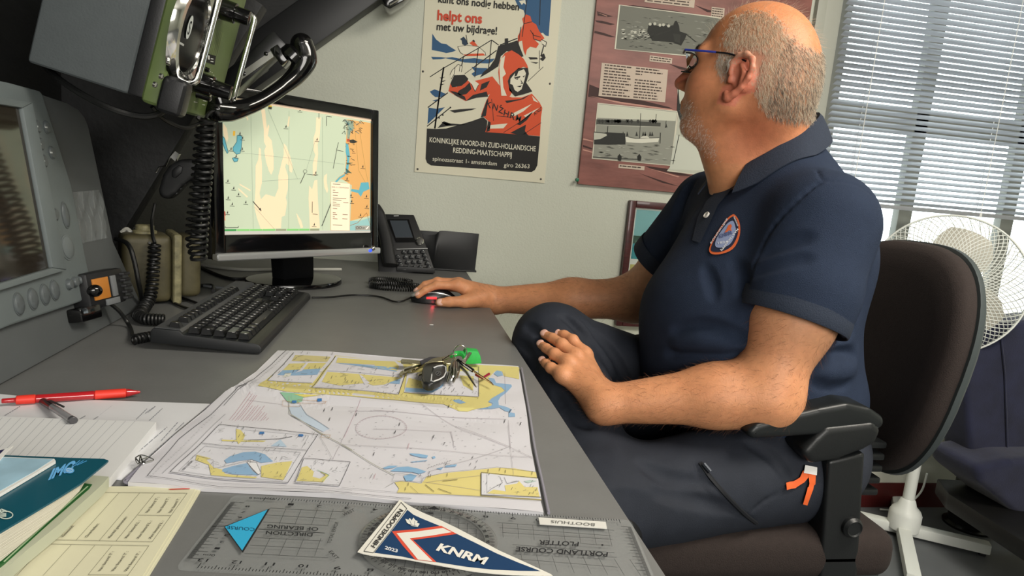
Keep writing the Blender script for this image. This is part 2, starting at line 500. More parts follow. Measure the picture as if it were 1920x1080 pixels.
for p in ([(203, 445), (215, 418), (232, 402), (228, 440), (210, 470)], [(232, 402), (252, 382), (262, 388), (258, 425)], [(262, 388), (276, 395), (270, 430)], [(330, 500), (352, 545), (372, 505)], [(290, 440), (345, 400)]): pr.line(p, 3, K, 7)
pr.poly([(570, 300), (612, 325), (642, 352), (662, 388), (668, 408), (640, 398), (595, 418), (562, 448), (546, 480), (552, 515), (572, 548), (560, 572), (520, 580), (500, 512), (490, 430), (500, 360), (530, 315)], O_, 6)
pr.poly([(505, 350), (530, 330), (520, 400), (535, 440), (515, 460), (520, 520), (540, 570), (508, 570), (500, 480), (496, 400)], Wt, 7)
pr.poly([(560, 448), (610, 405), (666, 404), (672, 440), (656, 492), (692, 545), (640, 562), (590, 574), (556, 540), (546, 482)], K, 6)
pr.poly([(562, 470), (592, 432), (642, 412), (654, 436), (645, 478), (636, 505), (628, 532), (605, 548), (580, 532), (560, 500)], Wt, 8)
for q in ([(582, 462), (622, 452), (618, 462), (590, 470)], [(590, 472), (610, 466), (606, 474)], [(634, 455), (648, 448), (642, 462)], [(598, 515), (632, 508), (620, 520)], [(560, 500), (575, 505), (590, 545), (605, 548), (580, 540)], [(620, 470), (638, 498), (620, 502), (628, 494)], [(590, 432), (612, 418), (600, 450), (585, 458)]): pr.poly(q, K, 9)
for q in ([(562, 682), (690, 618), (640, 662), (585, 692)], [(440, 745), (545, 735), (520, 764), (428, 766)], [(640, 690), (735, 640), (660, 700)], [(690, 570), (730, 612), (700, 600)]): pr.poly(q, Wt, 6)
for p in ([(450, 590), (462, 720)], [(520, 790), (660, 700)], [(640, 800), (745, 730)], [(585, 700), (480, 690)]): pr.line(p, 3, K, 6)
for ch, x, y, r_ in (('K', 426, 632, 15), ('N', 462, 648, 15), ('Z', 496, 666, 15), ('H', 528, 686, 18), ('R', 566, 702, 18), ('M', 600, 716, 20)):
    pr.text(ch, (x-8, y), (x+20, y+13), (8, -36), K, 10, 0.01)
pr.circle((506, 628), 4, K, 10, 8)
pr.text('KNZ', (706, 688), (748, 655), (-2, -22), K, 10)
# black base
pr.poly([(65, 765), (120, 768), (180, 765), (260, 742), (330, 722), (400, 697), (425, 720), (418, 786), (600, 800), (738, 812), (730, 900), (722, 985), (708, 1012), (688, 1024), (90, 985), (66, 970), (57, 945)], K, 3)
W2 = 'd8d4c2'
pr.text('KONINKLIJKE NOORD-EN ZUID-HOLLANDSCHE', (80, 846), (711, 901), (2, -31), W2, 12, 0.012)
pr.text('REDDING-MAATSCHAPPIJ', (220, 908), (569, 937), (2, -31), W2, 12, 0.012)
pr.text('spinozastraat 1- amsterdam', (98, 956), (480, 986), (2, -25), W2, 12, 0.005)
pr.text('giro 26363', (522, 993), (674, 1002), (2, -25), W2, 12, 0.005)
pr.text('kunt ons nodig hebben', (132, 14), (612, 62), (3, -44), K, 12, 0.02)
pr.text('helpt ons', (126, 118), (392, 140), (3, -60), 'c8452a', 12, 0.03)
pr.text('met uw bijdrage!', (122, 178), (481, 206), (3, -46), K, 12, 0.02)
pr.build('print', sheet)
for x, y in ((793, 134), (783, 317), (1014, 336), (1031, 157)):
    mb = MB(); mb.lathe(frame((0, -1, 0), loc=at(x, y, Y=PY)), [(0.0035, -0.001), (0.0035, 0.0012), (0.0015, 0.003)], 12); mb.build('drawing_pin', mat('dark_pin', '45423c', 0.4), po)

# ---- display board with old photographs
BY = WY-0.014
bx0, bx1, bz0, bz1 = at(1084, 345, Y=BY).x, at(1522, 10, Y=BY).x, at(1084, 345, Y=BY).z, 1.98
bo = thing('display_board', 'reddish brown display board with old black and white lifeboat photographs', 'display board', ((bx0+bx1)/2, BY, bz0))
mb = MB(); mb.boxc((bx0, BY, bz0), (bx1, WY-0.0005, bz1), 0.001)
panel = mb.build('panel', mat('painted_rock', '8a5a52', 0.5, var=0.35, vscale=7, bump=0.3, bscale=30, stretch=(1, 1, 3.2)), bo)
c6 = lambda x, y: (1080+x/3.086, y/3.086)
def prB(): return Print(lambda a, b: at(1080+a/3.086, b/3.086, Y=BY-0.0004), wallN, 0.0002)
pr = prB()
for q in ([(78, 488), (120, 505), (260, 555), (420, 590), (540, 620), (560, 630), (420, 620), (250, 590), (110, 565), (70, 560), (74, 520)], [(122, 65), (180, 85), (215, 95), (180, 98), (125, 90)], [(112, 118), (150, 120), (225, 140), (200, 145), (120, 128)], [(108, 178), (160, 190), (230, 215), (200, 215), (105, 190)], [(40, 838), (95, 858), (90, 865), (40, 850)], [(400, 960), (520, 975), (680, 1020), (600, 1015), (430, 975)], [(360, 1000), (480, 1040), (600, 1080), (500, 1058)], [(540, 370), (640, 395), (700, 420), (600, 400)], [(250, 40), (330, 30), (520, 55), (760, 92), (520, 66)], [(690, 30), (760, 55), (850, 75), (760, 70)]): pr.poly(q, '3f2825', 1)
for q in ([(80, 555), (260, 590), (555, 632), (560, 640), (250, 598)], [(42, 800), (98, 815), (96, 820), (40, 808)], [(40, 862), (95, 878), (94, 884), (40, 870)], [(122, 72), (182, 92), (180, 96)], [(400, 968), (600, 1022), (590, 1026)]): pr.poly(q, 'c08f80', 2)
pr.build('rock_markings', panel)
def photo(name, outer, bd, base, label):
    mb = MB(); P = [at(*c6(*q), Y=BY-0.0008) for q in outer]
    mb.prism(P, (0, -0.0008, 0)); o = mb.build(name, mat('photo_border', 'cfcbb8', 0.5), bo, smooth=0); o['label'] = label
    c = np.mean(outer, 0)
    pr = Print(lambda a, b: at(1080+a/3.086, b/3.086, Y=BY-0.0018), wallN, 0.0002)
    inn = [tuple(c+(np.array(q)-c)*(1-bd/np.linalg.norm(np.array(q)-c))) for q in outer]
    pr.poly(inn, base, 1)
    return o, pr, inn
rr = random.Random(8)
o, pr, inn = photo('photograph', [(248, 27), (770, 92), (860, 108), (838, 350), (690, 330), (222, 284)], 9, '73746a', 'photograph of a rowing lifeboat in rough water')
for _ in range(150):
    x, y = rr.uniform(245, 840), rr.uniform(48, 320)
    if y < 40+(x-250)*0.12+14 or y > 268+(x-225)*0.095: continue
    l_ = rr.uniform(12, 50); pr.poly([(x, y), (x+l_*0.5, y-rr.uniform(1, 4)), (x+l_, y+l_*0.12), (x+l_*0.5, y+rr.uniform(2, 4))], rr.choice(['4b4c46', '5c5d55', '8f9086', '3d3e39']), 2)
for _ in range(36):
    x, y = rr.uniform(250, 420), rr.uniform(170, 225); pr.poly([(x, y), (x+14, y-4), (x+26, y+2), (x+10, y+5)], rr.choice(['c9c8ba', 'a9a99d']), 3)
pr.poly([(412, 182), (420, 142), (445, 134), (470, 150), (500, 138), (530, 152), (560, 150), (572, 122), (582, 120), (596, 150), (600, 182), (642, 196), (630, 225), (608, 264), (560, 245), (505, 240), (440, 236), (428, 212)], '22231f', 5)
for x, y in ((428, 140), (455, 138), (485, 146), (505, 144), (535, 150)): pr.circle((x, y), 9, 'b9b8aa', 6, 10)
for p in ([(330, 228), (430, 190)], [(345, 228), (450, 196)], [(395, 232), (500, 185)], [(430, 218), (545, 175)], [(640, 200), (690, 240)]): pr.line(p, 4, '2a2b27', 6)
pr.poly([(560, 195), (605, 200), (600, 250), (570, 240)], '2f302b', 6)
pr.build('picture', o)
o, pr, inn = photo('photograph', [(125, 595), (592, 643), (553, 960), (91, 918)], 8, '8f9085', 'photograph of a white boat beside a quay')
pr.poly([(131, 603), (583, 650), (576, 700), (122, 682)], 'c9cab8', 2)
pr.poly([(118, 690), (250, 695), (490, 710), (488, 738), (300, 730), (116, 725)], '4a4b45', 3); pr.line([(118, 722), (488, 735)], 4, 'b9b9ab', 4)
for _ in range(22): x = rr.uniform(125, 480); pr.poly([(x, 700), (x+10, 690), (x+20, 702), (x+10, 716)], '33342f', 4)
pr.poly([(106, 782), (175, 765), (284, 772), (286, 836), (190, 838), (104, 835)], '2a2b28', 4)
pr.poly([(104, 762), (175, 770), (178, 785), (140, 805), (102, 808)], 'b9b9ab', 5); pr.line([(104, 764), (176, 772)], 5, '33342f', 6)
pr.poly([(284, 788), (330, 800), (482, 796), (474, 822), (380, 828), (290, 824)], 'd6d5c6', 5); pr.line([(284, 788), (345, 802), (482, 796)], 4, '4a4b45', 6)
for p in ([(374, 655), (368, 800)], [(464, 660), (460, 712)], [(521, 698), (519, 740)], [(184, 730), (182, 768)], [(488, 768), (486, 830)]): pr.line(p, 4 if p[0][0] in (184, 488) else 2.5, '33342f', 7)
pr.poly([(514, 738), (522, 715), (528, 738)], '33342f', 6)
for x in (272, 296, 350, 388, 400, 428, 440): pr.poly([(x-6, 786), (x, 760), (x+7, 786)], '2e2f2b', 7)
pr.poly([(370, 800), (400, 775), (425, 800)], 'c9c8b9', 7)
for _ in range(60):
    x, y = rr.uniform(110, 545), rr.uniform(835, 930)
    if y > 905+(x-95)*0.09: continue
    pr.poly([(x, y), (x+18, y-2), (x+34, y+3), (x+16, y+4)], rr.choice(['73746b', 'a5a69a', '5c5d55']), 5)
pr.line([(97, 908), (250, 918), (360, 922)], 5, '3b3c37', 6)
for x in (252, 366): pr.poly([(x-10, 928), (x-12, 905), (x, 890), (x+12, 908), (x+8, 932)], '22231f', 7)
pr.build('picture', o)
o, pr, inn = photo('photograph', [(584, 494), (900, 535), (840, 1030), (525, 990), (550, 960), (594, 643)], 7, 'b7b9aa', 'photograph of a sailing ship behind the man')
pr.poly([(590, 510), (600, 600), (640, 600), (700, 640), (720, 790), (640, 800), (600, 690), (585, 640)], '2c2d2a', 3)
pr.poly([(575, 780), (640, 800), (780, 790), (820, 800), (810, 990), (540, 980)], 'c3c6b8', 3)
for p in ([(590, 505), (600, 640)], [(596, 780), (560, 950)], [(745, 850), (752, 905)], [(640, 600), (700, 800)]): pr.line(p, 4, '2c2d2a', 5)
pr.build('picture', o)
def caption(name, outer, lines, cols=1):
    mb = MB(); P = [at(*c6(*q), Y=BY-0.0008) for q in outer]
    mb.prism(P, (0, -0.0006, 0)); o = mb.build(name, mat('caption_card', 'c4b3a2', 0.6), bo, smooth=0)
    pr = Print(lambda a, b: at(1080+a/3.086, b/3.086, Y=BY-0.0016), wallN, 0.0002)
    A, B, C, D = [np.array(q, float) for q in outer]
    for c in range(cols):
        u0, u1 = (0.05+c*0.47, 0.05+c*0.47+(0.42 if cols > 1 else 0.9))
        for k in range(lines):
            if cols > 1 and c == 1 and k == 3: continue
            v = (k+0.7)/(lines+0.4); u = u0; ue = u1-rr.uniform(0, 0.10)
            if cols > 1 and c == 1 and k == 2: ue = u0+0.1
            while u < ue:
                w_ = rr.uniform(0.02, 0.075) if cols > 1 else rr.uniform(0.06, 0.2)
                e = min(u+w_, ue)
                f = lambda s, t: (A*(1-s)+B*s)*(1-t)+(D*(1-s)+C*s)*t
                hh_ = 0.30/(lines+0.4)
                pr.poly([f(u, v-hh_), f(e, v-hh_), f(e, v+hh_*0.4), f(u, v+hh_*0.4)], '4a3d36', 1)
                u = e+(0.012 if cols > 1 else 0.03)
    pr.build('small_print', o)
caption('text_card', [(149, 363), (532, 404), (515, 592), (130, 555)], 11, 2)
caption('caption_card', [(427, 320), (557, 338), (554, 369), (424, 355)], 2)
caption('caption_card', [(247, 949), (397, 962), (395, 985), (245, 971)], 1)
caption('caption_card', [(405, -50), (690, -25), (683, 46), (396, 12)], 4)
caption('caption_card', [(785, 40), (860, 48), (856, 110), (780, 100)], 4)
pin = MB(); pin.lathe(frame((0, -1, 0), loc=at(1081, 337, Y=BY)), [(0.003, 0), (0.006, 0.002), (0.004, 0.010), (0.006, 0.013), (0.002, 0.014)], 16)
pin.build('push_pin', mat('green_pin', '1f6a4e', 0.4), bo)

# ---- framed colour photographs
FY = WY-0.022
fx0, fx1, fz0, fz1 = 0.803, 1.19, 0.640, 1.090
fr = thing('framed_picture', 'dark red wooden frame with colour boat photographs, behind his sleeve', 'picture frame', ((fx0+fx1)/2, FY, fz0))
mb = MB(); fw = 0.024
for a, b in (((fx0, fz0), (fx0+fw, fz1)), ((fx1-fw, fz0), (fx1, fz1)), ((fx0+fw, fz0), (fx1-fw, fz0+fw)), ((fx0+fw, fz1-fw), (fx1-fw, fz1))):
    mb.boxc((a[0], FY, a[1]), (b[0], WY-0.001, b[1]), 0.004)
mb.build('frame', mat('mahogany', '45191a', 0.35, var=0.35, vscale=18, stretch=(1, 1, 5), coat=0.3), fr)
mb = MB(); mb.boxc((fx0+fw, FY+0.010, fz0+fw), (fx1-fw, FY+0.012, fz1-fw)); mt_ = mb.build('mount', mat('mount_white', 'd5dbd2', 0.6), fr, smooth=0)
pr = Print(lambda a, b: Vector((fx0+a, FY+0.0098, fz1-b)), wallN, 0.0002)
pr.poly([(0.030, 0.030), (0.36, 0.030), (0.36, 0.205), (0.030, 0.205)], '7fb3b5')
pr.poly([(0.030, 0.135), (0.36, 0.135), (0.36, 0.205), (0.030, 0.205)], '3f8f97', 2)
pr.poly([(0.030, 0.122), (0.20, 0.122), (0.20, 0.150), (0.030, 0.150)], '3c5a4e', 3)
pr.poly([(0.07, 0.150), (0.09, 0.128), (0.115, 0.122), (0.12, 0.10), (0.128, 0.122), (0.16, 0.128), (0.17, 0.150), (0.12, 0.156)], 'e2e6e0', 4)
pr.line([(0.122, 0.085), (0.122, 0.13)], 0.003, 'e2e6e0', 4); pr.line([(0.06, 0.155), (0.20, 0.157)], 0.004, '2f4a44', 5)
pr.poly([(0.030, 0.225), (0.20, 0.225), (0.20, 0.345), (0.030, 0.345)], 'b5b06a', 1); pr.poly([(0.030, 0.25), (0.20, 0.25), (0.20, 0.345), (0.030, 0.345)], '5e7c60', 2)
pr.poly([(0.030, 0.36), (0.36, 0.36), (0.36, 0.42), (0.030, 0.42)], '83bdb0', 1)
pr.poly([(0.215, 0.225), (0.36, 0.225), (0.36, 0.345), (0.215, 0.345)], '6d98a0', 1)
pr.build('photographs', mt_)
mb = MB(); mb.boxc((fx0+fw, FY+0.006, fz0+fw), (fx1-fw, FY+0.0075, fz1-fw)); mb.build('glass', mat('picture_glass', 'ffffff', 0.02, trans=1, ior=1.1), fr, smooth=0)
# ================================================================== desk and chair (large things)
desk = thing('desk', 'long grey desk with a thin worktop along the dark wall', 'desk', (-0.12, 1.0, 0))
mb = MB(); mb.boxc((-0.66, 0.12, DZ-0.028), (DXR, DY1, DZ), 0.003)
mb.build('worktop', mat('grey_laminate', '6f706f', 0.42, var=0.05, vscale=20, bump=0.08, bscale=300), desk)
# ================================================================== electronics along the dark wall
def atw(px_, py_, w_):
    q = ray(px_, py_); return Vector(CAM+q*w_)
black_m = mat('black_plastic', '17181a', 0.42, bump=0.08, bscale=500)
gloss_m = mat('gloss_black', '0b0b0c', 0.12, coat=0.4)
rub_m = mat('black_cable', '131414', 0.4)
chrome_m = mat('chrome', 'd8d8d4', 0.12, metal=1)
grey_m = mat('radar_grey', '687071', 0.5, var=0.05, vscale=30, bump=0.06, bscale=300)
hous_m = mat('housing_grey', '5b5f60', 0.55, var=0.06, vscale=12)
silver_m = mat('silver_plastic', 'b9bbbb', 0.3, metal=0.6)

# ---- radar console
RP = at(155, 562, Y=1.15); RT = at(83, 178, Y=1.15)
rv = (RT-RP).normalized(); RN = Vector((rv.z, 0, -rv.x)).normalized()
def rp(x, y, lift=0.0): return at(x, y, P=RP+RN*lift, N=RN)
def rz(x, y, o): return (x/4.1538, y/4.1538+o)
radar = thing('radar_display', 'grey marine radar console with a dark screen and round buttons', 'radar', (RP.x-0.05, 1.0, DZ))
def ext(p, y): return Vector((p.x, y, p.z))
mb = MB()
lowp = RP-rv*((RP.z-DZ)/rv.z)
lowp = lowp+rv*0.002
hp = [ext(lowp, 1.385), rp(213, 453), rp(167, 238), rp(160, 220), rp(148, 205), rp(128, 193), rp(83, 178)]
top = rp(83, 178)
hp = [ext(lowp, 0.40)]+hp+[ext(top, 0.40)]
mb.prism(hp, -RN*0.11, bevel=0.004)
mb.build('housing', hous_m, radar)
mb = MB()
bz = [rp(0, 612), rp(130, 569), rp(148, 562), rp(156, 556), rp(158, 545), rp(146, 490), rp(118, 349), rp(62, 176), rp(57, 171), rp(0, 156)]
bz = [ext(bz[0], 0.45)]+bz+[ext(bz[-1], 0.45)]
mb.prism([p+RN*0.001 for p in bz], RN*0.012, bevel=0.004, seg=3)
mb.build('bezel', grey_m, radar)
mb = MB()
O = [rp(47, 193, 0.013), rp(113, 507, 0.013), rp(0, 541, 0.013), rp(0, 184, 0.013)]
I = [rp(28, 203, 0.013), rp(85, 503, 0.013), rp(0, 530, 0.013), rp(0, 198, 0.013)]
for a, b, c, d in ((O[0], O[1], I[1], I[0]), (O[1], ext(O[2], 0.5), ext(I[2], 0.5), I[1]), (ext(O[3], 0.5), O[0], I[0], ext(I[3], 0.5))):
    mb.prism([a, b, c, d], RN*0.010, bevel=0.002)
mb.build('screen_frame', grey_m, radar)
mb = MB()
O2 = [rp(28, 203, 0.014), rp(85, 503, 0.014), ext(rp(0, 530, 0.014), 0.5), ext(rp(0, 198, 0.014), 0.5)]
mb.prism(O2, RN*0.004)
mb.build('screen', mat('radar_screen', '2b2620', 0.08, spec=0.9), radar, smooth=0)
def rbtn(x, y, o, r, ry=None, h=0.0032, m=None):
    c = rp(*rz(x, y, o), 0.0128); mb = MB()
    ry = ry or r
    M = axes(Vector((0, 1, 0))*r, rv*ry, RN*1.0, c)
    mb.lathe(M, [(1.15, -0.001), (1.15, 0.0012), (1.02, 0.0014), (1.0, h*0.6), (0.85, h*0.95), (0.3, h*1.1)], 24)
    return mb.build('button', m or mat('radar_button', '565c5e', 0.4), radar)
for x, y in ((287, 403), (360, 410), (312, 540), (400, 607), (340, 672)):
    b = rbtn(x, y, 140, 0.0085)
    c = rp(*rz(x, y, 140), 0.0166); mb = MB()
    mb.box(axes(Vector((0, 1, 0)), rv, RN, c), (0.006, 0.0022, 0.0006)); mb.build('button_mark', mat('mark_white', 'c9cccb', 0.5), b, smooth=0)
rbtn(427, 10, 400, 0.0085); rbtn(505, 15, 400, 0.0095, 0.018); rbtn(522, 265, 400, 0.017, h=0.004, m=mat('radar_key', '6a7172', 0.45))
for x, y in ((530, 553), (575, 535), (620, 520)): rbtn(x, y, 400, 0.0075, h=0.006)
for x, y in ((140, 708), (250, 668), (343, 633), (420, 600)): rbtn(x, y, 400, 0.0105, 0.0135, h=0.004)
# crinkled clear film stuck to the housing
fq = [rp(121, 362, 0.003), rp(184, 356, 0.003), rp(200, 446, 0.003), rp(141, 458, 0.003)]
def film(u, v):
    a = fq[0].lerp(fq[1], u); b = fq[3].lerp(fq[2], u); p = a.lerp(b, v)
    return p+RN*(0.0045*abs(math.sin(u*19+1.2*math.sin(v*7))+0.4*math.sin(u*37+v*5)))
mb = MB(); mb.grid(60, 24, film)
tag(mb.build('plastic_film', mat('clear_film', 'aab0b0', 0.12, alpha=0.16, spec=1.0), None, fq[0], smooth=2), 'crinkled clear plastic film stuck to the grey radar housing', 'plastic film')

# ---- connector with an orange plate clipped beside the radar
cn = rp(180, 545, 0.02)
con = thing('speaker_microphone', 'small black ribbed microphone with an orange plate beside the radar corner', 'microphone', cn)
KA = axes(Vector((0.25, 0.95, 0)).normalized(), rv, RN, cn)
mb = MB(); mb.box(KA @ T(0.005, 0.002, 0), (0.085, 0.058, 0.03), 0.006)
for k in range(5): mb.box(KA @ T(0.045, -0.02+k*0.010, 0.004), (0.016, 0.005, 0.036), 0.001)
mb.build('body', black_m, con)
mb = MB(); mb.box(KA @ T(-0.012, 0.004, 0.016), (0.034, 0.034, 0.004), 0.001)
mb.build('plate', mat('orange_plate', 'b8752c', 0.4), con)['label'] = 'orange plate'
mb = MB(); mb.sphere(KA @ T(-0.03, 0.003, 0.018), 0.010); mb.build('knob', gloss_m, con)
mb = MB(); mb.box(KA @ T(0.018, 0.004, 0.016), (0.010, 0.034, 0.004), 0.001); mb.box(KA @ T(0.010, -0.020, 0.016), (0.03, 0.010, 0.004), 0.001)
mb.build('grey_strip', mat('dim_grey', '6d7072', 0.4), con)
mb = MB(); mb.box(KA @ T(-0.042, -0.030, 0.006), (0.045, 0.022, 0.022), 0.004); mb.build('clip', gloss_m, con)
mb = MB()
pth = [KA @ Vector((-0.01, -0.026, 0.01)), at(190, 560, Y=1.20), at(222, 582, Y=1.22), at(243, 612, Y=1.22), at(249, 633, Z=DZ+0.008)]
mb.tube(spline(pth, 8), 0.0032, 8)
cpt = [at(250, 637, Z=DZ+0.009), at(275, 632, Z=DZ+0.009), at(302, 628, Z=DZ+0.009)]
mb.tube(coil(cpt, 0.0068, 8), 0.0022, 6)
mb.build('cord', rub_m, con)

# ---- olive marine receiver hung under the slope
RO = Vector((-0.355, 1.05, 1.193)); ru = Vector((0.229, 0, 0.974)).normalized(); rn = Vector((ru.z, 0, -ru.x)); ry = Vector((0, 1, 0))
def gp_(y, u, n): return RO+ry*y+ru*u+rn*n
GM = axes(ry, ru, rn, RO)
RW, RH = 0.30, 0.31
radio = thing('marine_radio', 'olive green and grey marine radio receiver with chrome handles', 'radio', gp_(0.15, 0, -0.07))
mb = MB(); mb.box(GM @ T(RW/2, RH/2, -0.090), (RW-0.004, RH-0.004, 0.130), 0.006, 3)
mb.build('case', mat('case_grey', '4c5254', 0.6, var=0.05, vscale=40, bump=0.15, bscale=350), radio)
mb = MB(); mb.box(GM @ T(RW/2, RH/2, -0.016), (RW-0.006, RH-0.006, 0.020), 0.003); mb.build('gasket', black_m, radio)
mb = MB(); mb.box(GM @ T(RW/2, RH/2, 0.006), (RW+0.004, RH+0.004, 0.026), 0.009, 3)
mb.build('front_panel', mat('olive_panel', '5f7040', 0.5, var=0.06, vscale=25), radio)
def gface(px_, py_, lift=0.0):
    return at(px_, py_, P=RO+rn*0.0195, N=rn)+rn*lift
def g6(x, y): return (260+x/4.5, y/4.5)
def loc_(p): q = p-RO; return q.dot(ry), q.dot(ru)
# big round dial behind glass with a chrome rim
ys = [loc_(gface(*g6(*q))) for q in ((262, 480), (330, 672), (545, 400), (605, 60), (365, 20))]
A_ = np.array([[2*a, 2*b, 1] for a, b in ys]); bb = np.array([a*a+b*b for a, b in ys])
cy_, cu_, k_ = np.linalg.lstsq(A_, bb, rcond=None)[0]
DR = min(math.sqrt(k_+cy_**2+cu_**2), 0.14)
DM = GM @ T(cy_, cu_, 0.019)
mb = MB(); mb.lathe(DM, [(DR-0.012, 0), (DR-0.011, 0.006), (DR-0.004, 0.010), (DR+0.004, 0.009), (DR+0.008, 0.004), (DR+0.010, -0.002)], 72, capped=False)
mb.build('dial_rim', chrome_m, radio)
mb = MB(); mb.lathe(DM, [(0.001, 0.002), (DR-0.011, 0.002), (DR-0.011, -0.002), (0.001, -0.002)], 64); dial = mb.build('dial', mat('dial_black', '0c0d0d', 0.15), radio)
pr = Print(lambda a, b: DM @ Vector((a, b, 0.0025)), rn)
for k in range(60):
    a = 2*math.pi*k/60; r0, r1 = DR*0.80, DR*(0.86 if k % 5 else 0.89)
    pr.line([(r0*math.cos(a), r0*math.sin(a)), (r1*math.cos(a), r1*math.sin(a))], 0.0008, 'c8ccc8')
pr.build('dial_scale', dial)
so = loc_(gface(*g6(413, 225)))
pr = Print(lambda a, b: GM @ Vector((a, b, 0.0222)), rn)
pr.poly([(so[0]+0.010*math.cos(t), so[1]+0.017*math.sin(t)) for t in np.linspace(0, 2*math.pi, 28, endpoint=False)], 'c9cfcc', 1)
pr.text('S', (so[0]-0.0045, so[1]-0.010), (so[0]+0.0045, so[1]-0.010), (0, 0.020), '20282a', 2, 0.01)
for (a, b), w_ in ((g6(345, 187), 0.010), (g6(345, 365), 0.020)):
    q = loc_(gface(a, b)); pr.poly([(q[0]-w_/2, q[1]-0.0015), (q[0]+w_/2, q[1]-0.0015), (q[0]+w_/2, q[1]+0.0015), (q[0]-w_/2, q[1]+0.0015)], 'b9bcb8', 1)
pr.build('dial_logo', dial)
# handles
for yy, ulo in ((0.045, 0.045), (0.275, 0.040)):
    uhi = 0.20 if yy > 0.1 else 0.31
    r_ = 0.0048; L_ = 0.046; c_ = 0.012
    pts = [(yy, ulo, 0.016), (yy, ulo, L_-c_)]+[(yy, ulo+c_-c_*math.cos(t), L_-c_+c_*math.sin(t)) for t in np.linspace(0.2, math.pi/2, 6)]
    pts += [(yy, uhi-c_+c_*math.sin(t), L_-c_+c_*math.cos(t)) for t in np.linspace(0, math.pi/2-0.2, 6)]+[(yy, uhi, L_-c_), (yy, uhi, 0.016)]
    mb = MB(); mb.tube([GM @ Vector(p) for p in pts], r_, 14); mb.build('handle', chrome_m, radio)
def gknob(x, y, r, L, rows=1, name='knob'):
    c = gface(*g6(x, y)); M = axes(ry, ru, rn, c); mb = MB()
    if rows == 2:
        mb.lathe(M, [(r*1.12, 0), (r*1.12, 0.002), (r, 0.003), (r*0.96, L*0.52), (r*0.75, L*0.54), (r*0.75, L*0.58), (r*0.68, L), (r*0.5, L*1.02)], 16)
    else: mb.lathe(M, [(r*1.1, 0), (r, 0.002), (r*0.9, L*0.95), (r*0.7, L)], 16)
    return mb.build(name, gloss_m, radio)
gknob(460, 680, 0.017, 0.058, 2)
gknob(500, 780, 0.009, 0.022)
gknob(690, 70, 0.017, 0.046, 2)
gknob(566, 585, 0.004, 0.006, name='push_button')
pr = Print(onto(P=RO+rn*0.0192, N=rn), rn)
for k in range(7):
    xa, xb = 632+k*13, 580+k*13
    pr.line([g6(xa, 238+k*6), g6(xb, 440+k*6)], 0.55, '8e9a6a')
pr.poly([g6(572, 450), g6(652, 472), g6(640, 548), g6(560, 522)], '0e0f0f', 1)
for p0, p1, q0, q1 in ((582, 465, 596, 500), (606, 490, 628, 498), (604, 512, 628, 520)): pr.poly([g6(p0, p1), g6(q0, p1+4), g6(q0, q1+4), g6(p0, q1)], 'd9dbd6', 2)
pr.poly([g6(318, 800), g6(392, 815), g6(386, 862), g6(310, 848)], '0e0f0f', 1)
pr.poly([g6(322, 808), g6(345, 812), g6(340, 845), g6(318, 842)], 'dadcd8', 2)
for x, y, w_ in ((308, 715, 22), (308, 738, 26), (306, 760, 30), (296, 785, 26), (405, 805, 30), (390, 845, 36), (465, 855, 30), (540, 845, 30), (535, 878, 24), (270, 868, 62), (600, 600, 8), (615, 608, 8), (628, 630, 8), (737, 155, 20)):
    pr.poly([g6(x, y), g6(x+w_, y+w_*0.2), g6(x+w_, y+w_*0.2+7), g6(x, y+7)], 'c6c9bd', 1)
pr.build('panel_lettering', radio)
for x, y in ((178, 640), (125, 710), (240, 525), (600, 842), (585, 800)):
    c = gface(*g6(x, y)); mb = MB(); mb.lathe(axes(ry, ru, rn, c), [(0.004, 0), (0.004, 0.003), (0.0025, 0.0045)], 12); mb.build('screw', chrome_m, radio)
# plug at the lower corner
c = gface(*g6(190, 780))
mb = MB(); mb.box(axes(ry, ru, rn, c) @ T(0.004, 0, 0.017), (0.034, 0.052, 0.034), 0.010, 3); mb.build('plug', black_m, radio)
mb = MB()
mb.tube(spline([c+rn*0.018-ru*0.02, at(322, 198, Y=1.09), at(290, 216, Y=1.08), at(250, 216, Y=1.07), at(190, 196, Y=1.06), at(120, 155, Y=1.08), at(70, 110, Y=1.12)], 10), 0.0046, 8)
mb.build('cable', rub_m, radio)
# hanger strip behind the case
mb = MB()
h0, h1 = at(86, 105, Y=1.06), at(112, 0, Y=1.06)
dh = (h1-h0).normalized()
mb.prism([h0-dh*0.01, h1+dh*0.3, h1+dh*0.3+rn*0.010, h0-dh*0.01+rn*0.010], (0, 0.02, 0), bevel=0.002)
mb.build('bracket', mat('worn_metal', '8d8c84', 0.45, metal=0.5, var=0.2, vscale=60), radio)

# ---- black telephone handset in its cradle, right of the radio
hy = 1.30
hs = thing('radio_handset', 'glossy black radio telephone handset in a cradle beside the green radio', 'handset', at(500, 130, Y=hy))
path = [(566, 84), (571, 112), (556, 140), (530, 163), (497, 185), (462, 201), (432, 207), (408, 206)]
rad = [21, 23, 17, 14, 13.5, 14.5, 19, 21]
YH = [1.40, 1.40, 1.39, 1.37, 1.345, 1.32, 1.30, 1.29]
P_ = spline([at(x, y, Y=q) for (x, y), q in zip(path, YH)], 8)
R_ = np.interp(np.linspace(0, 7, len(P_)), range(8), [r*hy/FPX for r in rad])
mb = MB(); mb.tube(P_, list(R_), 20)
mb.sphere(T(P_[0])@SC(R_[0], R_[0], R_[0]), 1); mb.sphere(T(P_[-1])@SC(R_[-1], R_[-1], R_[-1]), 1)
mb.build('handset_body', gloss_m, hs, smooth=1)
def capM(p, d): return frame(d, (0, 1, 0), p)
dcap = (at(528, 128, Y=1.40)-at(560, 96, Y=1.40)).normalized()
mb = MB(); mb.lathe(capM(at(562, 96, Y=1.40), dcap), [(0.018, 0), (0.026, 0.008), (0.027, 0.022), (0.022, 0.026), (0.004, 0.026)], 28); mb.build('earpiece', gloss_m, hs)
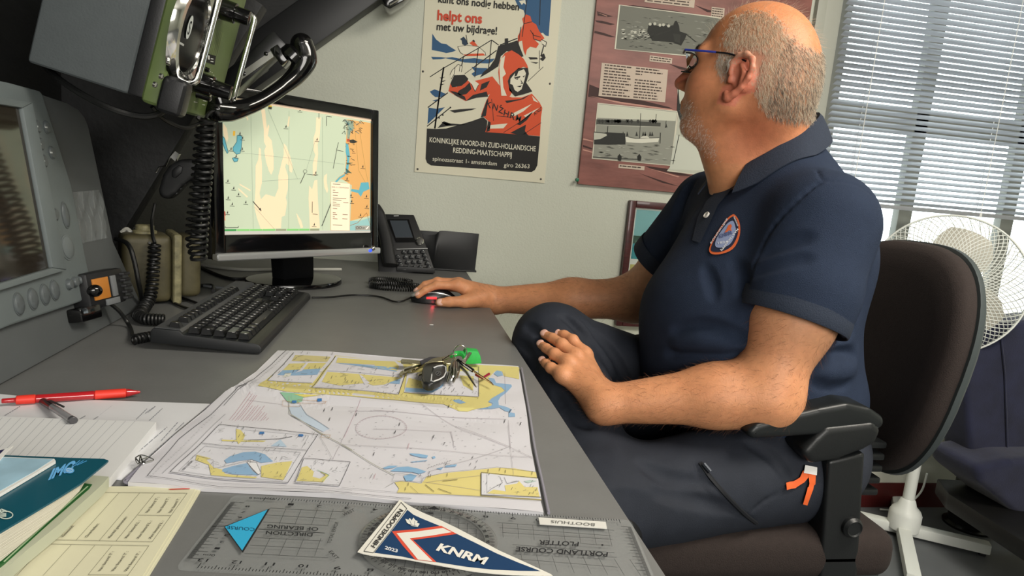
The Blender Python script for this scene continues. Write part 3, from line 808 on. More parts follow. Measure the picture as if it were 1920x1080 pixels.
dcap2 = Vector((-0.25, 0, 0.95))
mb = MB(); mb.lathe(capM(at(414, 206, Y=1.295), dcap2), [(0.018, 0), (0.025, 0.008), (0.025, 0.018), (0.020, 0.022), (0.004, 0.022)], 28); mb.build('mouthpiece', gloss_m, hs)
cr = [at(x, y, Y=hy+0.10) for x, y in ((407, 150), (512, 56), (538, 84), (436, 178))]
mb = MB(); mb.prism(cr, (0, 0.05, 0), bevel=0.005)
cradle = mb.build('cradle', mat('cradle_black', '141516', 0.3), hs)
st = [at(x, y, Y=hy+0.095) for x, y in ((447, 138), (508, 96), (513, 106), (452, 150))]
mb = MB(); mb.prism(st, (0, 0.006, 0)); mb.build('metal_strip', mat('brushed_strip', '8a8a84', 0.35, metal=0.8), cradle)
for x, y in ((499, 101), (458, 138)):
    mb = MB(); mb.lathe(frame((0, -1, 0), loc=at(x, y, Y=hy+0.095)), [(0.004, -0.001), (0.004, 0.002), (0.002, 0.003)], 10); mb.build('screw', gloss_m, cradle)
cr2 = [at(x, y, Y=hy+0.09) for x, y in ((505, 92), (520, 82), (540, 112), (528, 124))]
mb = MB(); mb.prism(cr2, (0, 0.05, 0), bevel=0.003); mb.build('cradle_hook', gloss_m, cradle)
c_ = [at(x, y, Y=hy+0.14) for x, y in ((412, 140), (470, 95), (490, 120), (430, 165))]
mb = MB(); mb.prism(c_, (0, 0.09, 0), bevel=0.004); mb.build('bracket', black_m, cradle)
mb = MB()
cp = [at(386, 222, Y=1.24), at(384, 300, Y=1.24), at(376, 400, Y=1.245), at(372, 486, Y=1.25)]
mb.tube(coil(cp, 0.0125, 24, 16), 0.0030, 6)
mb.tube(spline([at(406, 205, Y=hy), at(392, 212, Y=1.25), at(386, 222, Y=1.24)], 6), 0.003, 6)
cp = [at(372, 486, Y=1.25), at(362, 440, Y=1.262), at(372, 340, Y=1.265), at(380, 250, Y=1.265)]
mb.tube(coil(cp, 0.0110, 20, 16), 0.0026, 6)
mb.tube(spline([at(380, 250, Y=1.265), at(378, 232, Y=1.24), at(345, 240, Y=1.18), at(305, 222, Y=1.15), at(285, 200, Y=1.13)], 8), 0.0032, 6)
mb.build('coiled_cord', rub_m, hs)

# ---- hand microphone hanging on the brace
my = 1.46
mic = thing('hand_microphone', 'black hand microphone clipped on the dark brace left of the monitor', 'microphone', at(335, 320, Y=my))
z7 = lambda x, y: (200+x/2.571, 240+y/2.571)
outl = [(246, 300), (268, 225), (300, 178), (350, 150), (405, 148), (438, 178), (440, 210), (415, 245), (370, 275), (330, 318), (295, 345), (255, 335)]
mb = MB(); mb.prism([at(*z7(x, y), Y=my-0.02) for x, y in outl], (0, 0.042, 0), bevel=0.009, seg=4); mb.build('body', mat('mic_black', '1b1c1d', 0.5), mic)
mb = MB(); mb.prism([at(*z7(x, y), Y=my-0.024) for x, y in ((312, 205), (345, 178), (365, 188), (360, 215), (330, 242), (312, 235))], (0, 0.008, 0), bevel=0.002, seg=2); mb.build('button', black_m, mic)
for k in range(6):
    a = at(*z7(415-k*18, 190+k*22), Y=my-0.012); b = at(*z7(438-k*20, 208+k*22), Y=my-0.012)
    mb = MB(); mb.tube([a, b], 0.0035, 8); mb.build('grip_rib', black_m, mic)
mb = MB(); mb.tube([at(*z7(x, y), Y=my) for x, y in ((238, 214), (252, 188), (285, 182), (300, 150), (322, 118))], 0.0014, 6)
mb.prism([at(*z7(x, y), Y=my-0.005) for x, y in ((305, 140), (330, 112), (350, 125), (330, 160))], (0, 0.012, 0)); mb.build('clip', chrome_m, mic)
mb = MB()
mb.tube(spline([at(291, 382, Y=my), at(285, 415, Y=my-0.02), at(286, 440, Y=1.41), at(290, 456, Y=1.40)], 8), 0.0034, 8)
mb.tube(coil([at(290, 456, Y=1.40), at(287, 510, Y=1.39), at(282, 555, Y=1.37), at(268, 580, Y=1.33), at(260, 592, Z=DZ+0.012)], 0.0095, 26, 14), 0.0028, 6)
mb.tube(coil([at(260, 592, Z=DZ+0.012), at(275, 598, Z=DZ+0.012), at(308, 600, Z=DZ+0.012)], 0.0085, 11, 14), 0.0026, 6)
mb.build('coiled_cord', rub_m, mic)

# ---- worn khaki box on the desk by the brace
kx = thing('khaki_box', 'worn khaki metal equipment box with a screw cap, left of the keyboard', 'equipment box', (-0.52, 1.44, DZ))
kh_m = mat('khaki_paint', '4d4832', 0.55, var=0.3, vscale=35, bump=0.3, bscale=60)
kl_m = mat('khaki_worn_edge', '7f7a5c', 0.5, var=0.45, vscale=70, bump=0.4, bscale=90)
d_ = Vector((0.9, 0.43, 0)).normalized(); e_ = Vector((-0.43, 0.9, 0)).normalized()
KM = axes(d_, e_, Vector((0, 0, 1)), at(245, 574, Z=DZ)+e_*0.045)
mb = MB(); mb.box(KM @ T(0.03, 0, 0.072), (0.088, 0.09, 0.135), 0.016, 4); mb.build('body', kh_m, kx)
mb = MB(); mb.box(KM @ T(0.082, 0, 0.072), (0.016, 0.105, 0.142), 0.006, 3); mb.build('flange', kl_m, kx)
mb = MB(); mb.box(KM @ T(0.108, 0, 0.076), (0.04, 0.09, 0.125), 0.016, 4); mb.build('cover', kh_m, kx)
mb = MB(); mb.lathe(KM @ T(0.030, 0, 0.138), [(0.022, 0), (0.022, 0.006), (0.017, 0.008), (0.017, 0.016), (0.014, 0.018)], 20); mb.build('cap', kl_m, kx)
mb = MB(); mb.box(KM @ T(0.002, -0.05, 0.010), (0.02, 0.02, 0.012), 0.003); mb.build('lug', kl_m, kx)
mb = MB(); mb.sphere(T(at(325, 452, Y=1.60)), 0.014); mb.lathe(T(at(325, 452, Y=1.60))@T(0, 0, -0.09), [(0.006, -0.04), (0.006, 0.09)], 10)
mb.build('knob_stem', gloss_m, kx)
# loose cables on the desk behind the keyboard
def cable(name, pts, r, m, label, cat='cable'):
    mb = MB(); P = spline(pts, 8); mb.tube(P, r, 8)
    return tag(mb.build(name, m, None, P[0]), label, cat)
dk = lambda x, y, h=0.004: at(x, y, Z=DZ+h)
cable('black_cable', [at(217, 448, Y=1.36), at(240, 458, Y=1.34), at(252, 490, Y=1.33), at(262, 540, Y=1.33), dk(272, 572), dk(300, 558), dk(345, 540), dk(395, 535), dk(400, 545)], 0.0042, rub_m, 'thick black cable running down beside the khaki box to the desk')
cable('white_cable', [at(228, 436, Y=1.45), at(238, 430, Y=1.45), at(250, 440, Y=1.45), at(262, 452, Y=1.50), dk(330, 486), dk(380, 497), dk(450, 505), dk(520, 505), dk(640, 505)], 0.0045, mat('white_sheath', 'b9b9b0', 0.5), 'white cable emerging above the khaki box and running behind the monitor')
cable('black_cable', [dk(330, 472), dk(375, 500), dk(430, 522), dk(470, 520)], 0.004, rub_m, 'black cable curving across the desk left of the monitor foot')
cable('keyboard_cable', [dk(415, 552), dk(370, 580), dk(322, 565), dk(330, 556), dk(380, 572)], 0.0028, rub_m, 'thin black cable looped on the desk behind the keyboard')
cable('grey_cable', [dk(335, 520), dk(360, 530), dk(390, 537), dk(420, 540)], 0.003, mat('dim_grey', '6d7072', 0.4), 'thin grey cable end lying behind the keyboard')

# ---- monitor
mbl, mbr = atw(402, 493, 1.36), atw(707, 471, 1.70)
mx = (mbr-mbl); mx.z = 0; MWd = mx.length; mx.normalize()
mnrm = Vector((mx.y, -mx.x, 0)).normalized()
if mnrm.dot(Vector((1, -1, 0))) < 0: mnrm.negate()
tilt = math.radians(4)
mz = (Vector((0, 0, 1))*math.cos(tilt)-mnrm*math.sin(tilt)).normalized(); mnf = mx.cross(mz).normalized()
if mnf.dot(mnrm) < 0: mnf.negate()
mo = Vector((mbl.x, mbl.y, (mbl.z+mbr.z)/2))
MH = 0.352
MM = axes(mx, mz, mnf, mo)
mon = thing('monitor', 'black computer monitor with silver lower edge showing a sea chart', 'monitor', (mo+mx*MWd/2-mnf*0.1)*1.0)
mon_z = DZ
mb = MB()
# frame: four bars round the screen
sl, sr, sb, st_ = 0.022, 0.020, 0.052, 0.024
mb.box(MM @ T(MWd/2, MH/2, -0.030), (MWd, MH, 0.044), 0.012, 3)
mb.build('back_shell', black_m, mon)
mb = MB()
for x0, x1, y0, y1 in ((0, sl, 0.0, MH), (MWd-sr, MWd, 0.0, MH), (sl, MWd-sr, MH-st_, MH), (sl, MWd-sr, 0.0, sb)):
    mb.box(MM @ T((x0+x1)/2, (y0+y1)/2, -0.004), (x1-x0, y1-y0, 0.016), 0.003)
mb.build('bezel', gloss_m, mon)
mb = MB(); mb.box(MM @ T(MWd/2, 0.007, 0.003), (MWd+0.002, 0.016, 0.022), 0.005, 3); mb.build('silver_strip', silver_m, mon)
mb = MB(); mb.sphere(MM @ T(MWd-0.026, 0.014, 0.014), 0.0065); pw = mb.build('power_button', chrome_m, mon)
mb = MB(); mb.sphere(MM @ T(MWd-0.034, 0.008, 0.013) @ SC(1.2, 0.8, 0.6), 0.005); mb.build('power_light', mat('blue_led', '2a48ff', 0.3, emit=1.5), pw)
scr = MB(); scr.box(MM @ T((sl+MWd-sr)/2, (sb+MH-st_)/2, -0.006), (MWd-sl-sr, MH-sb-st_, 0.004)); 
screen = scr.build('screen', mat('lcd_dark', '101010', 0.2), mon, smooth=0)
SP0 = MM @ Vector((0, 0, -0.0035))
glow = {}
def lcd(h):
    return mat('lcd_'+h, h, 0.35, emit=0.46, spec=0.3)
pr = Print(onto(P=SP0, N=mnf), mnf, 0.0002)
zc = lambda x, y: (380+x*0.2962, 180+y*0.2962)
corners = [MM @ Vector((sl, MH-st_, -0.0035)), MM @ Vector((MWd-sr, MH-st_, -0.0035)), MM @ Vector((MWd-sr, sb, -0.0035)), MM @ Vector((sl, sb, -0.0035))]
pcs = [tuple(pixels([np.array(c)])[0]) for c in corners]
TLp, TRp, BRp, BLp = [np.array(c) for c in pcs]
# bilinear drawing frame: photo crop coordinates -> screen
src = [(38, 60), (1020, 158), (1063, 912), (100, 962)]
Hs = np.array(src, float)
Aq = []; bq = []
dst = [(0, 1), (1, 1), (1, 0), (0, 0)]
for (x, y), (u, v) in zip(src, dst):
    Aq.append([x, y, 1, 0, 0, 0, -u*x, -u*y]); bq.append(u)
    Aq.append([0, 0, 0, x, y, 1, -v*x, -v*y]); bq.append(v)
hh = np.append(np.linalg.solve(np.array(Aq, float), np.array(bq, float)), 1).reshape(3, 3)
def scrfn(x, y):
    a = hh @ np.array([x, y, 1.0]); u, v = a[0]/a[2], a[1]/a[2]
    u = min(max(u, 0), 1); v = min(max(v, 0), 1)
    return MM @ Vector((sl+u*(MWd-sl-sr), sb+v*(MH-sb-st_), -0.0035))
pr.fn = scrfn
sea, sand, land, blue = lcd('b9c4aa'), lcd('e3cfac'), lcd('d3a163'), lcd('5ea3b0')
pr.poly(src, sea, 1)
pr.poly([(300, 130), (325, 130), (335, 200), (345, 260), (350, 225), (358, 240), (352, 300), (378, 330), (395, 420), (400, 520), (388, 555), (372, 530), (350, 470), (335, 400), (345, 370), (330, 340), (325, 260)], sand, 2)
pr.poly([(300, 380), (312, 390), (318, 450), (325, 500), (330, 610), (318, 680), (330, 720), (360, 685), (420, 700), (440, 640), (435, 560), (450, 480), (462, 420), (458, 345), (475, 360), (505, 430), (525, 500), (522, 535), (505, 525), (500, 490), (480, 475), (475, 500), (498, 560), (500, 650), (490, 700), (500, 735), (492, 820), (470, 830), (470, 905), (340, 918), (310, 840), (290, 770), (292, 640), (285, 500), (300, 460)], sand, 2)
pr.poly([(480, 165), (488, 170), (485, 235), (475, 230)], sand, 2)
pr.poly([(660, 165), (690, 162), (688, 300), (678, 340), (685, 400), (680, 545), (660, 550), (655, 470), (668, 410), (655, 380), (650, 300), (662, 250)], sand, 2)
pr.poly([(640, 615), (660, 640), (672, 580), (690, 575), (700, 700), (720, 850), (725, 895), (660, 900), (650, 790), (640, 700)], sand, 2)
pr.poly([(735, 545), (752, 530), (752, 580), (765, 640), (760, 660), (740, 620), (732, 570)], sand, 2)
pr.poly([(565, 800), (600, 850), (615, 895), (600, 900), (580, 850)], sand, 2)
pr.poly([(65, 235), (90, 270), (100, 330), (95, 355), (75, 320), (65, 280)], sand, 2)
pr.poly([(185, 622), (260, 660), (258, 668), (190, 632)], sand, 2); pr.poly([(180, 650), (245, 705), (240, 712), (185, 665)], sand, 2)
pr.poly([(205, 160), (222, 200), (218, 210), (200, 170)], sand, 2)
pr.poly([(862, 165), (1020, 180), (1052, 800), (925, 840), (920, 600), (850, 560), (808, 575), (835, 545), (870, 520), (872, 430), (862, 340), (865, 260)], land, 2)
pr.poly([(862, 170), (905, 175), (910, 220), (890, 250), (885, 300), (870, 290)], lcd('8b9a86'), 3)
pr.poly([(862, 320), (880, 330), (895, 400), (890, 520), (872, 530), (878, 430), (866, 380)], blue, 3)
pr.poly([(808, 580), (835, 548), (872, 525), (870, 540), (840, 560), (815, 590)], blue, 3)
pr.poly([(980, 580), (1030, 575), (1040, 620), (1000, 640), (985, 675), (965, 650), (915, 640), (920, 625), (970, 630)], blue, 3)
pr.poly([(924, 840), (990, 835), (1055, 812), (1063, 905), (924, 915)], lcd('8fb8b4'), 3)
for q in ([(155, 310), (175, 303), (188, 320), (186, 390), (180, 425), (158, 432), (135, 412), (132, 390), (155, 350)], [(60, 316), (75, 330), (104, 420), (98, 430), (80, 400), (62, 350)], [(132, 458), (150, 452), (170, 460), (165, 478), (145, 482)]):
    pr.poly(q, blue, 3); pr.line(q, 3, lcd('2f5a60'), 4, True)
dkl, gl = lcd('3a3a34'), lcd('8f9a88')
for a, b in (((235, 155), (290, 915)), ((480, 130), (520, 910)), ((700, 160), (745, 905)), ((60, 412), (860, 462)), ((340, 120), (560, 575)), ((660, 320), (615, 510)), ((290, 770), (430, 915))): pr.line([a, b], 1.6, gl, 4)
pr.line([(330, 600), (460, 585), (580, 572)], 2, gl, 4)
pr.line([(278, 735), (335, 795)], 5, dkl, 5); pr.poly([(335, 798), (318, 785), (330, 775)], dkl, 5)
pr.line([(580, 603), (606, 535)], 4, dkl, 5); pr.ring((606, 522), 12, 2, dkl, 5, 14); pr.line([(618, 540), (682, 545)], 3, dkl, 5)
for q in ([(675, 130), (677, 172)], [(726, 152), (760, 155)], [(726, 152), (729, 216)], [(814, 320), (806, 365), (790, 495)], [(665, 720), (668, 795)], [(672, 802), (705, 805)], [(808, 372), (850, 378)]): pr.line(q, 3, dkl, 5)
pr.line([(940, 190), (1000, 470), (1025, 570)], 2, lcd('a98a50'), 4); pr.line([(910, 180), (960, 500), (1010, 580)], 2, lcd('a98a50'), 4)
pr.line([(925, 870), (975, 850), (1030, 780), (1060, 860)], 3, lcd('9c6a3c'), 4)
rr = random.Random(4)
for _ in range(46):
    x, y = rr.uniform(845, 955), rr.uniform(162, 250); pr.line([(x, y), (x+rr.uniform(-22, 26), y+rr.uniform(-6, 22))], 3, dkl if rr.random() < 0.7 else lcd('3c7a86'), 6)
for _ in range(26):
    x, y = rr.uniform(862, 912), rr.uniform(260, 530); pr.line([(x, y), (x+rr.uniform(-4, 26), y+rr.uniform(-4, 8))], 3, dkl if rr.random() < 0.7 else lcd('6a4a3a'), 6)
pr.poly([(885, 300), (910, 295), (940, 310), (915, 322), (890, 318)], dkl, 6)
pr.poly([(868, 295), (886, 292), (888, 312), (870, 312)], lcd('b0503c'), 6)
for q in ([(872, 452), (920, 450), (880, 465)], [(872, 488), (915, 520), (880, 518)]): pr.poly(q, lcd('4a5a4c'), 6)
for x, y in ((172, 292), (120, 395), (190, 320), (192, 392), (155, 440), (110, 605), (150, 650), (183, 690), (118, 715), (146, 755), (232, 740), (118, 812), (465, 232), (672, 305), (676, 525), (686, 870), (550, 118), (985, 470), (1022, 668), (1028, 735), (990, 795), (885, 555), (925, 705), (918, 665)):
    pr.poly([(x-5, y+9), (x+5, y+9), (x+2, y-10)], dkl, 5); pr.line([(x-14, y+16), (x+16, y+17)], 3, dkl, 5)
for k in range(18): pr.line([(735+k*3.0, 880-k*9), (742+k*3.0, 874-k*9)], 5, dkl, 5)
pr.poly([(345, 95), (368, 98), (366, 128), (344, 126)], lcd('b49a30'), 5); pr.poly([(345, 112), (368, 114), (366, 128), (344, 126)], dkl, 6)
pr.poly([(128, 282), (142, 282), (142, 312), (128, 312)], lcd('e0b040'), 5)
pr.poly([(40, 130), (66, 134), (74, 226), (48, 224)], lcd('2a1d24'), 7)
pr.text('D', (48, 178), (66, 180), (0, -22), lcd('d8d4d0'), 8); pr.text('S', (52, 216), (69, 218), (0, -22), lcd('d8d4d0'), 8)
pr.poly([(38, 60), (1020, 158), (1021, 170), (38, 70)], lcd('e9cdb0'), 7)
pr.poly([(98, 938), (1062, 898), (1063, 912), (100, 962)], lcd('b9b7ae'), 7)
for a, b, c in ((102, 180, '3f8f4c'), (184, 265, '7fbf72'), (268, 345, '7fbf72'), (348, 432, '7fbf72'), (436, 503, '8d9476'), (508, 585, '7fbf72'), (588, 655, '7fbf72'), (660, 720, '8d9476')):
    f_ = lambda x: 926-(x-100)*0.043
    pr.poly([(a, f_(a)), (b, f_(b)), (b, f_(b)+13), (a, f_(a)+13)], lcd(c), 8)
pr.line([(108, 905), (108, 915), (192, 911), (192, 901)], 3, dkl, 8)
pr.poly([(778, 583), (905, 590), (922, 905), (796, 907)], lcd('f0dcc0'), 9)
pr.line([(778, 583), (905, 590), (922, 905), (796, 907)], 2, lcd('b9a488'), 10, True)
pr.text('MMSI: 211 STEAMPARADE', (786, 622), (898, 624), (0, -9), dkl, 10)
for y, x1 in ((597, 832), (638, 800), (652, 822), (672, 818), (690, 876), (703, 845), (718, 812), (730, 836), (742, 838), (760, 820), (788, 812), (800, 822), (815, 808), (828, 826), (870, 860)):
    x0 = 784+(y-583)*0.06; pr.line([(x0+6, y), (x1+10, y+1)], 4, lcd('7a6c5c'), 10)
for y in (718, 798, 826): pr.line([(868, y), (902, y+1)], 4, lcd('7a6c5c'), 10)
pr.poly([(958, 870), (1056, 866), (1060, 895), (962, 900)], lcd('9c9a90'), 9)
pr.ring((972, 883), 8, 3, dkl, 10, 12); pr.ring((992, 882), 8, 3, dkl, 10, 12); pr.line([(1005, 884), (1022, 882)], 4, dkl, 10); pr.poly([(1028, 890), (1045, 870), (1050, 872), (1036, 892)], lcd('eceae0'), 10)
for x, y, c in ((75, 575, 'b05a4a'), (100, 850, 'd08a6a'), (100, 820, 'b05a4a')): pr.poly([(x-8, y-18), (x+4, y-10), (x+8, y+20), (x-4, y+12)], lcd(c), 5)
pr.build('chart_picture', screen)
# stand
bc = at(553, 530, Z=DZ); 
SM = axes(mx, -mnrm, Vector((0, 0, 1)), bc)
mb = MB()
mb.lathe(SM @ SC(0.125, 0.10, 1), [(1.0, 0.0), (1.0, 0.007), (0.985, 0.011), (0.88, 0.013), (0.02, 0.016)], 56); mb.build('foot', gloss_m, mon)
mb = MB()
nb = bc+Vector((0, 0, 0.012)); ntop = mo+mx*MWd/2+mz*0.09-mnf*0.045
ww = 0.055
mb.prism([nb-mx*ww-mnrm*0.02, nb+mx*ww-mnrm*0.02, nb+mx*ww*0.8+mnrm*0.02, nb-mx*ww*0.8+mnrm*0.02], (ntop-nb), bevel=0.006)
mb.build('neck', black_m, mon)

# ---- keyboard
kA, kB = Vector((-0.196, 1.083, DZ)), Vector((-0.176, 1.537, DZ))
ku = (kB-kA).normalized(); kv = Vector((-ku.y, ku.x, 0))      # kv points to the F-key side
kb = thing('keyboard', 'black and grey computer keyboard with black keys on the desk', 'keyboard', (kA+kB)/2)
KB = axes(ku, kv, Vector((0, 0, 1)), kA)
D_, L_ = 0.166, 0.456
prof = [(0.0, 0.004), (0.0, 0.012), (0.004, 0.017), (0.012, 0.019), (0.118, 0.027), (0.124, 0.033), (D_-0.004, 0.035), (D_, 0.030), (D_, 0.012), (0.012, 0.002)]
mb = MB(); mb.prism([KB @ Vector((0, a, b)) for a, b in prof], KB.to_3x3() @ Vector((L_, 0, 0)), bevel=0.0015); mb.build('case', mat('keyboard_black', '1c1e20', 0.45), kb)
mb = MB(); mb.prism([KB @ Vector((0.004, a, b)) for a, b in ((0.120, 0.030), (0.124, 0.034), (D_-0.006, 0.0362), (D_-0.003, 0.033))], KB.to_3x3() @ Vector((L_-0.008, 0, 0))); mb.build('top_strip', mat('keyboard_grey', '4a4c4e', 0.45), kb)
for s in (0.05, L_-0.05):
    mb = MB(); mb.box(KB @ T(s, D_-0.02, 0.007), (0.03, 0.012, 0.014), 0.002); mb.build('foot', black_m, kb)
keys = []
P0 = 0.0188
def row(v, u0, ws):
    u = u0
    for q in ws:
        if q > 0: keys.append((u+q*P0/2, v, q*P0-0.0012))
        u += abs(q)*P0
U0 = 0.010
row(0.1355-0.001, U0, [1, -1, 1, 1, 1, 1, -.5, 1, 1, 1, 1, -.5, 1, 1, 1, 1, -.25, 1, 1, 1])
NP = [-.25, 1, 1, 1, 1]
row(0.106, U0, [1]*13+[2, -.25, 1, 1, 1]+NP)
row(0.087, U0, [1.5]+[1]*12+[1.5, -.25, 1, 1, 1]+NP)
row(0.068, U0, [1.75]+[1]*11+[2.25, -.25, -1, -1, -1]+NP)
row(0.049, U0, [2.25]+[1]*10+[2.75, -.25, -1, 1, -1]+NP)
row(0.030, U0, [1.25, 1.25, 1.25, 6.25, 1.25, 1.25, 1.25, 1.25, -.25, 1, 1, 1, -.25, 2, 1, 1])
key_m = mat('key_black', '1a1b1c', 0.2, spec=0.9)
slope = math.atan2(0.008, 0.106)
for u, v, wk in keys:
    b = MB()
    zb = 0.0195+v*0.075+(0.004 if v > 0.12 else 0)
    a, c = wk/2, 0.0088
    lo_ = [Vector((u-a, v-c, zb)), Vector((u+a, v-c, zb)), Vector((u+a, v+c, zb)), Vector((u-a, v+c, zb))]
    a2, c2 = a-0.0036, 0.0062
    hi_ = [Vector((u-a2, v-c2+0.001, zb+0.0085)), Vector((u+a2, v-c2+0.001, zb+0.0085)), Vector((u+a2, v+c2+0.001, zb+0.0092)), Vector((u-a2, v+c2+0.001, zb+0.0092))]
    bb_ = bmesh.new()
    A = [bb_.verts.new(KB @ p) for p in lo_]; B = [bb_.verts.new(KB @ p) for p in hi_]
    bb_.faces.new(B)
    for i in range(4): bb_.faces.new((A[i], A[(i+1) % 4], B[(i+1) % 4], B[i]))
    bmesh.ops.bevel(bb_, geom=[e for e in bb_.edges if not e.is_boundary], offset=0.0009, segments=2, affect='EDGES')
    b.merge(bb_, 0); b.build('key', key_m, kb, smooth=0.9)

# ---- mouse under the hand
mt = at(769, 574, Z=DZ+0.006); MY = 1.598
mo0 = Vector((at(769, 572, Y=MY).x, MY, DZ))
mouse = thing('mouse', 'black and silver computer mouse glowing red under his hand', 'mouse', mo0+Vector((0.055, 0, 0)))
def mshape(u, v, s=1.0, zlo=0.0, zk=1.0):
    """u along the mouse, v across over the top"""
    x = u*0.112; hw = 0.031*(math.sin(math.pi*min(max(u, 0.0), 1)**0.85)**0.42)*s; hz = 0.036*(math.sin(math.pi*(0.06+0.88*u))**0.75)*zk
    a = math.pi*v
    return mo0+Vector((x, -hw*math.cos(a)*abs(math.cos(a))**-0.25 if abs(math.cos(a)) > 1e-6 else 0, zlo+0.003+(hz-zlo)*abs(math.sin(a))**0.7))
mb = MB(); mb.grid(28, 26, lambda u, v: mshape(0.005+u*0.99, v)); mb.build('body', mat('mouse_black', '17181a', 0.3), mouse, smooth=1.5)
mb = MB(); mb.grid(14, 18, lambda u, v: mshape(0.01+u*0.30, 0.2+v*0.6, 1.01)+Vector((0, 0, 0.0012))); mb.build('buttons', silver_m, mouse, smooth=1.5)
for v0 in (0.185, 0.795):
    mb = MB(); mb.grid(24, 4, lambda u, v: mshape(0.03+u*0.9, v0+v*0.025, 1.02)+Vector((0, 0, 0.001))); mb.build('trim', silver_m, mouse, smooth=1.5)
mb = MB(); mb.grid(12, 4, lambda u, v: mshape(0.32+u*0.22, 0.055+v*0.05, 1.02)+Vector((0, -0.0006, 0.0))); mb.build('red_light', mat('red_glow', 'd01824', 0.4, emit=0.8), mouse, smooth=1.5)
ml = bpy.data.lights.new('mouse_led', 'POINT'); ml.color = (1, 0.06, 0.08); ml.energy = 0.005; ml.shadow_soft_size = 0.004
mlo = bpy.data.objects.new('mouse_led', ml); COL.objects.link(mlo); mlo.location = mo0+Vector((0.052, -0.040, 0.006))
cable('mouse_cable', [mo0+Vector((0.003, 0, 0.010)), at(745, 566, Z=DZ+0.004), at(710, 556, Z=DZ+0.003), at(665, 553, Z=DZ+0.003), at(620, 557, Z=DZ+0.003), at(585, 558, Z=DZ+0.003)], 0.0022, rub_m, 'thin black mouse cable lying across the grey desk')
mb = MB(); mb.sphere(T(at(809, 609, Z=DZ+0.001)) @ SC(0.0045, 0.0025, 0.001), 1); tag(mb.build('paper_chip', mat('chip_white', 'e6e6e2', 0.6), None, at(809, 609, Z=DZ)), 'tiny white chip of paper on the bare desk', 'paper chip')

# ---- desk telephone
pb = at(770, 512, Y=2.03); pt = at(742, 402, Y=2.12)
pv = Vector((0, pt.y-pb.y, pt.z-pb.z)).normalized(); pn = Vector((0, -pv.z, pv.y))
PF = onto(P=pb, N=pn)
z6 = lambda x, y: (660+x/6, 380+y/6)
ph = thing('desk_telephone', 'black office desk telephone with screen and keypad behind the monitor', 'telephone', (pb.x, 2.12, DZ))
mb = MB()
face = [PF(*z6(x, y)) for x, y in ((262, 118), (697, 128), (790, 360), (850, 515), (935, 770), (500, 790), (300, 790))]
mb.prism([p-pn*0.003 for p in face], -pn*0.022, bevel=0.004)
mb.build('body', mat('phone_black', '18191a', 0.5), ph)
mb = MB(); q0 = face[5]; q1 = face[4]
mb.prism([Vector((q0.x, q0.y, DZ+0.004)), Vector((q1.x, q1.y, DZ+0.004)), Vector((q1.x-0.02, 2.2, DZ+0.004)), Vector((q0.x, 2.2, DZ+0.004))], (0, 0, 0.016), bevel=0.003); mb.build('base', MATS['phone_black'], ph)
mb = MB(); mb.boxc((pb.x-0.07, 2.14, DZ+0.01), (pb.x+0.02, 2.165, pt.z-0.05), 0.004); mb.build('stand', MATS['phone_black'], ph)
mb = MB(); mb.prism([PF(*z6(x, y)) for x, y in ((400, 190), (640, 190), (715, 440), (500, 445))], pn*0.002); mb.build('screen_panel', gloss_m, ph)
mb = MB(); mb.prism([PF(*z6(x, y))+pn*0.002 for x, y in ((425, 205), (620, 205), (685, 395), (490, 395))], pn*0.001); mb.build('screen', mat('phone_screen', '3c4248', 0.2), ph, smooth=0)
mb = MB(); mb.lathe(axes(Vector((1, 0, 0)), pv, pn, PF(*z6(763, 435))), [(0.0125, 0), (0.0125, 0.003), (0.010, 0.005), (0.003, 0.0055)], 28); mb.build('navigation_knob', chrome_m, ph)
mb = MB(); mb.prism([PF(*z6(x, y)) for x, y in ((500, 522), (850, 513), (852, 521), (502, 530))], pn*0.002); mb.build('silver_line', silver_m, ph)
kk = [(590, 552), (657, 550), (722, 548), (607, 608), (677, 606), (745, 604), (628, 665), (700, 663), (765, 660), (645, 724), (713, 722), (777, 720)]
kk += [(802, 545), (822, 586), (838, 630), (853, 675), (872, 718), (520, 600), (537, 648), (552, 693), (590, 738)]
for x, y in kk:
    mb = MB(); mb.box(axes(Vector((1, 0, 0)), pv, pn, PF(*z6(x-4, y+6))) @ T(0, 0, 0.002), (0.0125, 0.0105, 0.005), 0.0015); kq = mb.build('key', mat('phone_key', '232527', 0.4), ph)
pr = Print(PF, pn)
for (x, y), t in zip(kk[:12], ['1', '2abc', '3def', '4ghi', '5jkl', '6mno', '7pqrs', '8tuv', '9wxyz', '*', '0', '#']):
    pr.text(t, z6(x-12, y+4), z6(x-12+7*len(t)+4, y+3), (0, -1.6), 'b8bcbc', 20)
for x, y in kk[12:]: pr.line([z6(x-6, y), z6(x+4, y)], 0.8, 'aeb2b2', 20)
pr.line([z6(470, 150), z6(525, 148)], 1.2, 'd0d2d2', 2)
pr.build('key_lettering', ph)
hp_ = [z6(*q) for q in ((240, 70), (285, 150), (340, 300), (385, 470), (410, 640), (432, 735))]
hr_ = [0.018, 0.019, 0.0165, 0.0165, 0.018, 0.019]
mb = MB()
Pq = spline([PF(*q)+pn*0.024 for q in hp_], 6); Rq = list(np.interp(np.linspace(0, 5, len(Pq)), range(6), hr_))
nx_ = Vector((1, 0, 0))
rings = []
for p, r in zip(Pq, Rq):
    rings.append([p+nx_*r*1.15*math.copysign(abs(math.cos(t))**0.6, math.cos(t))+pn*r*0.9*math.copysign(abs(math.sin(t))**0.6, math.sin(t)) for t in np.linspace(0, 2*math.pi, 20, endpoint=False)])
mb.grid(len(rings), 21, lambda u, v: rings[int(round(u*(len(rings)-1)))][int(round(v*20)) % 20])
mb.face(rings[0]); mb.face(list(reversed(rings[-1])))
mb.build('handset', MATS['phone_black'], ph, smooth=0.9, fix=True)
mb = MB()
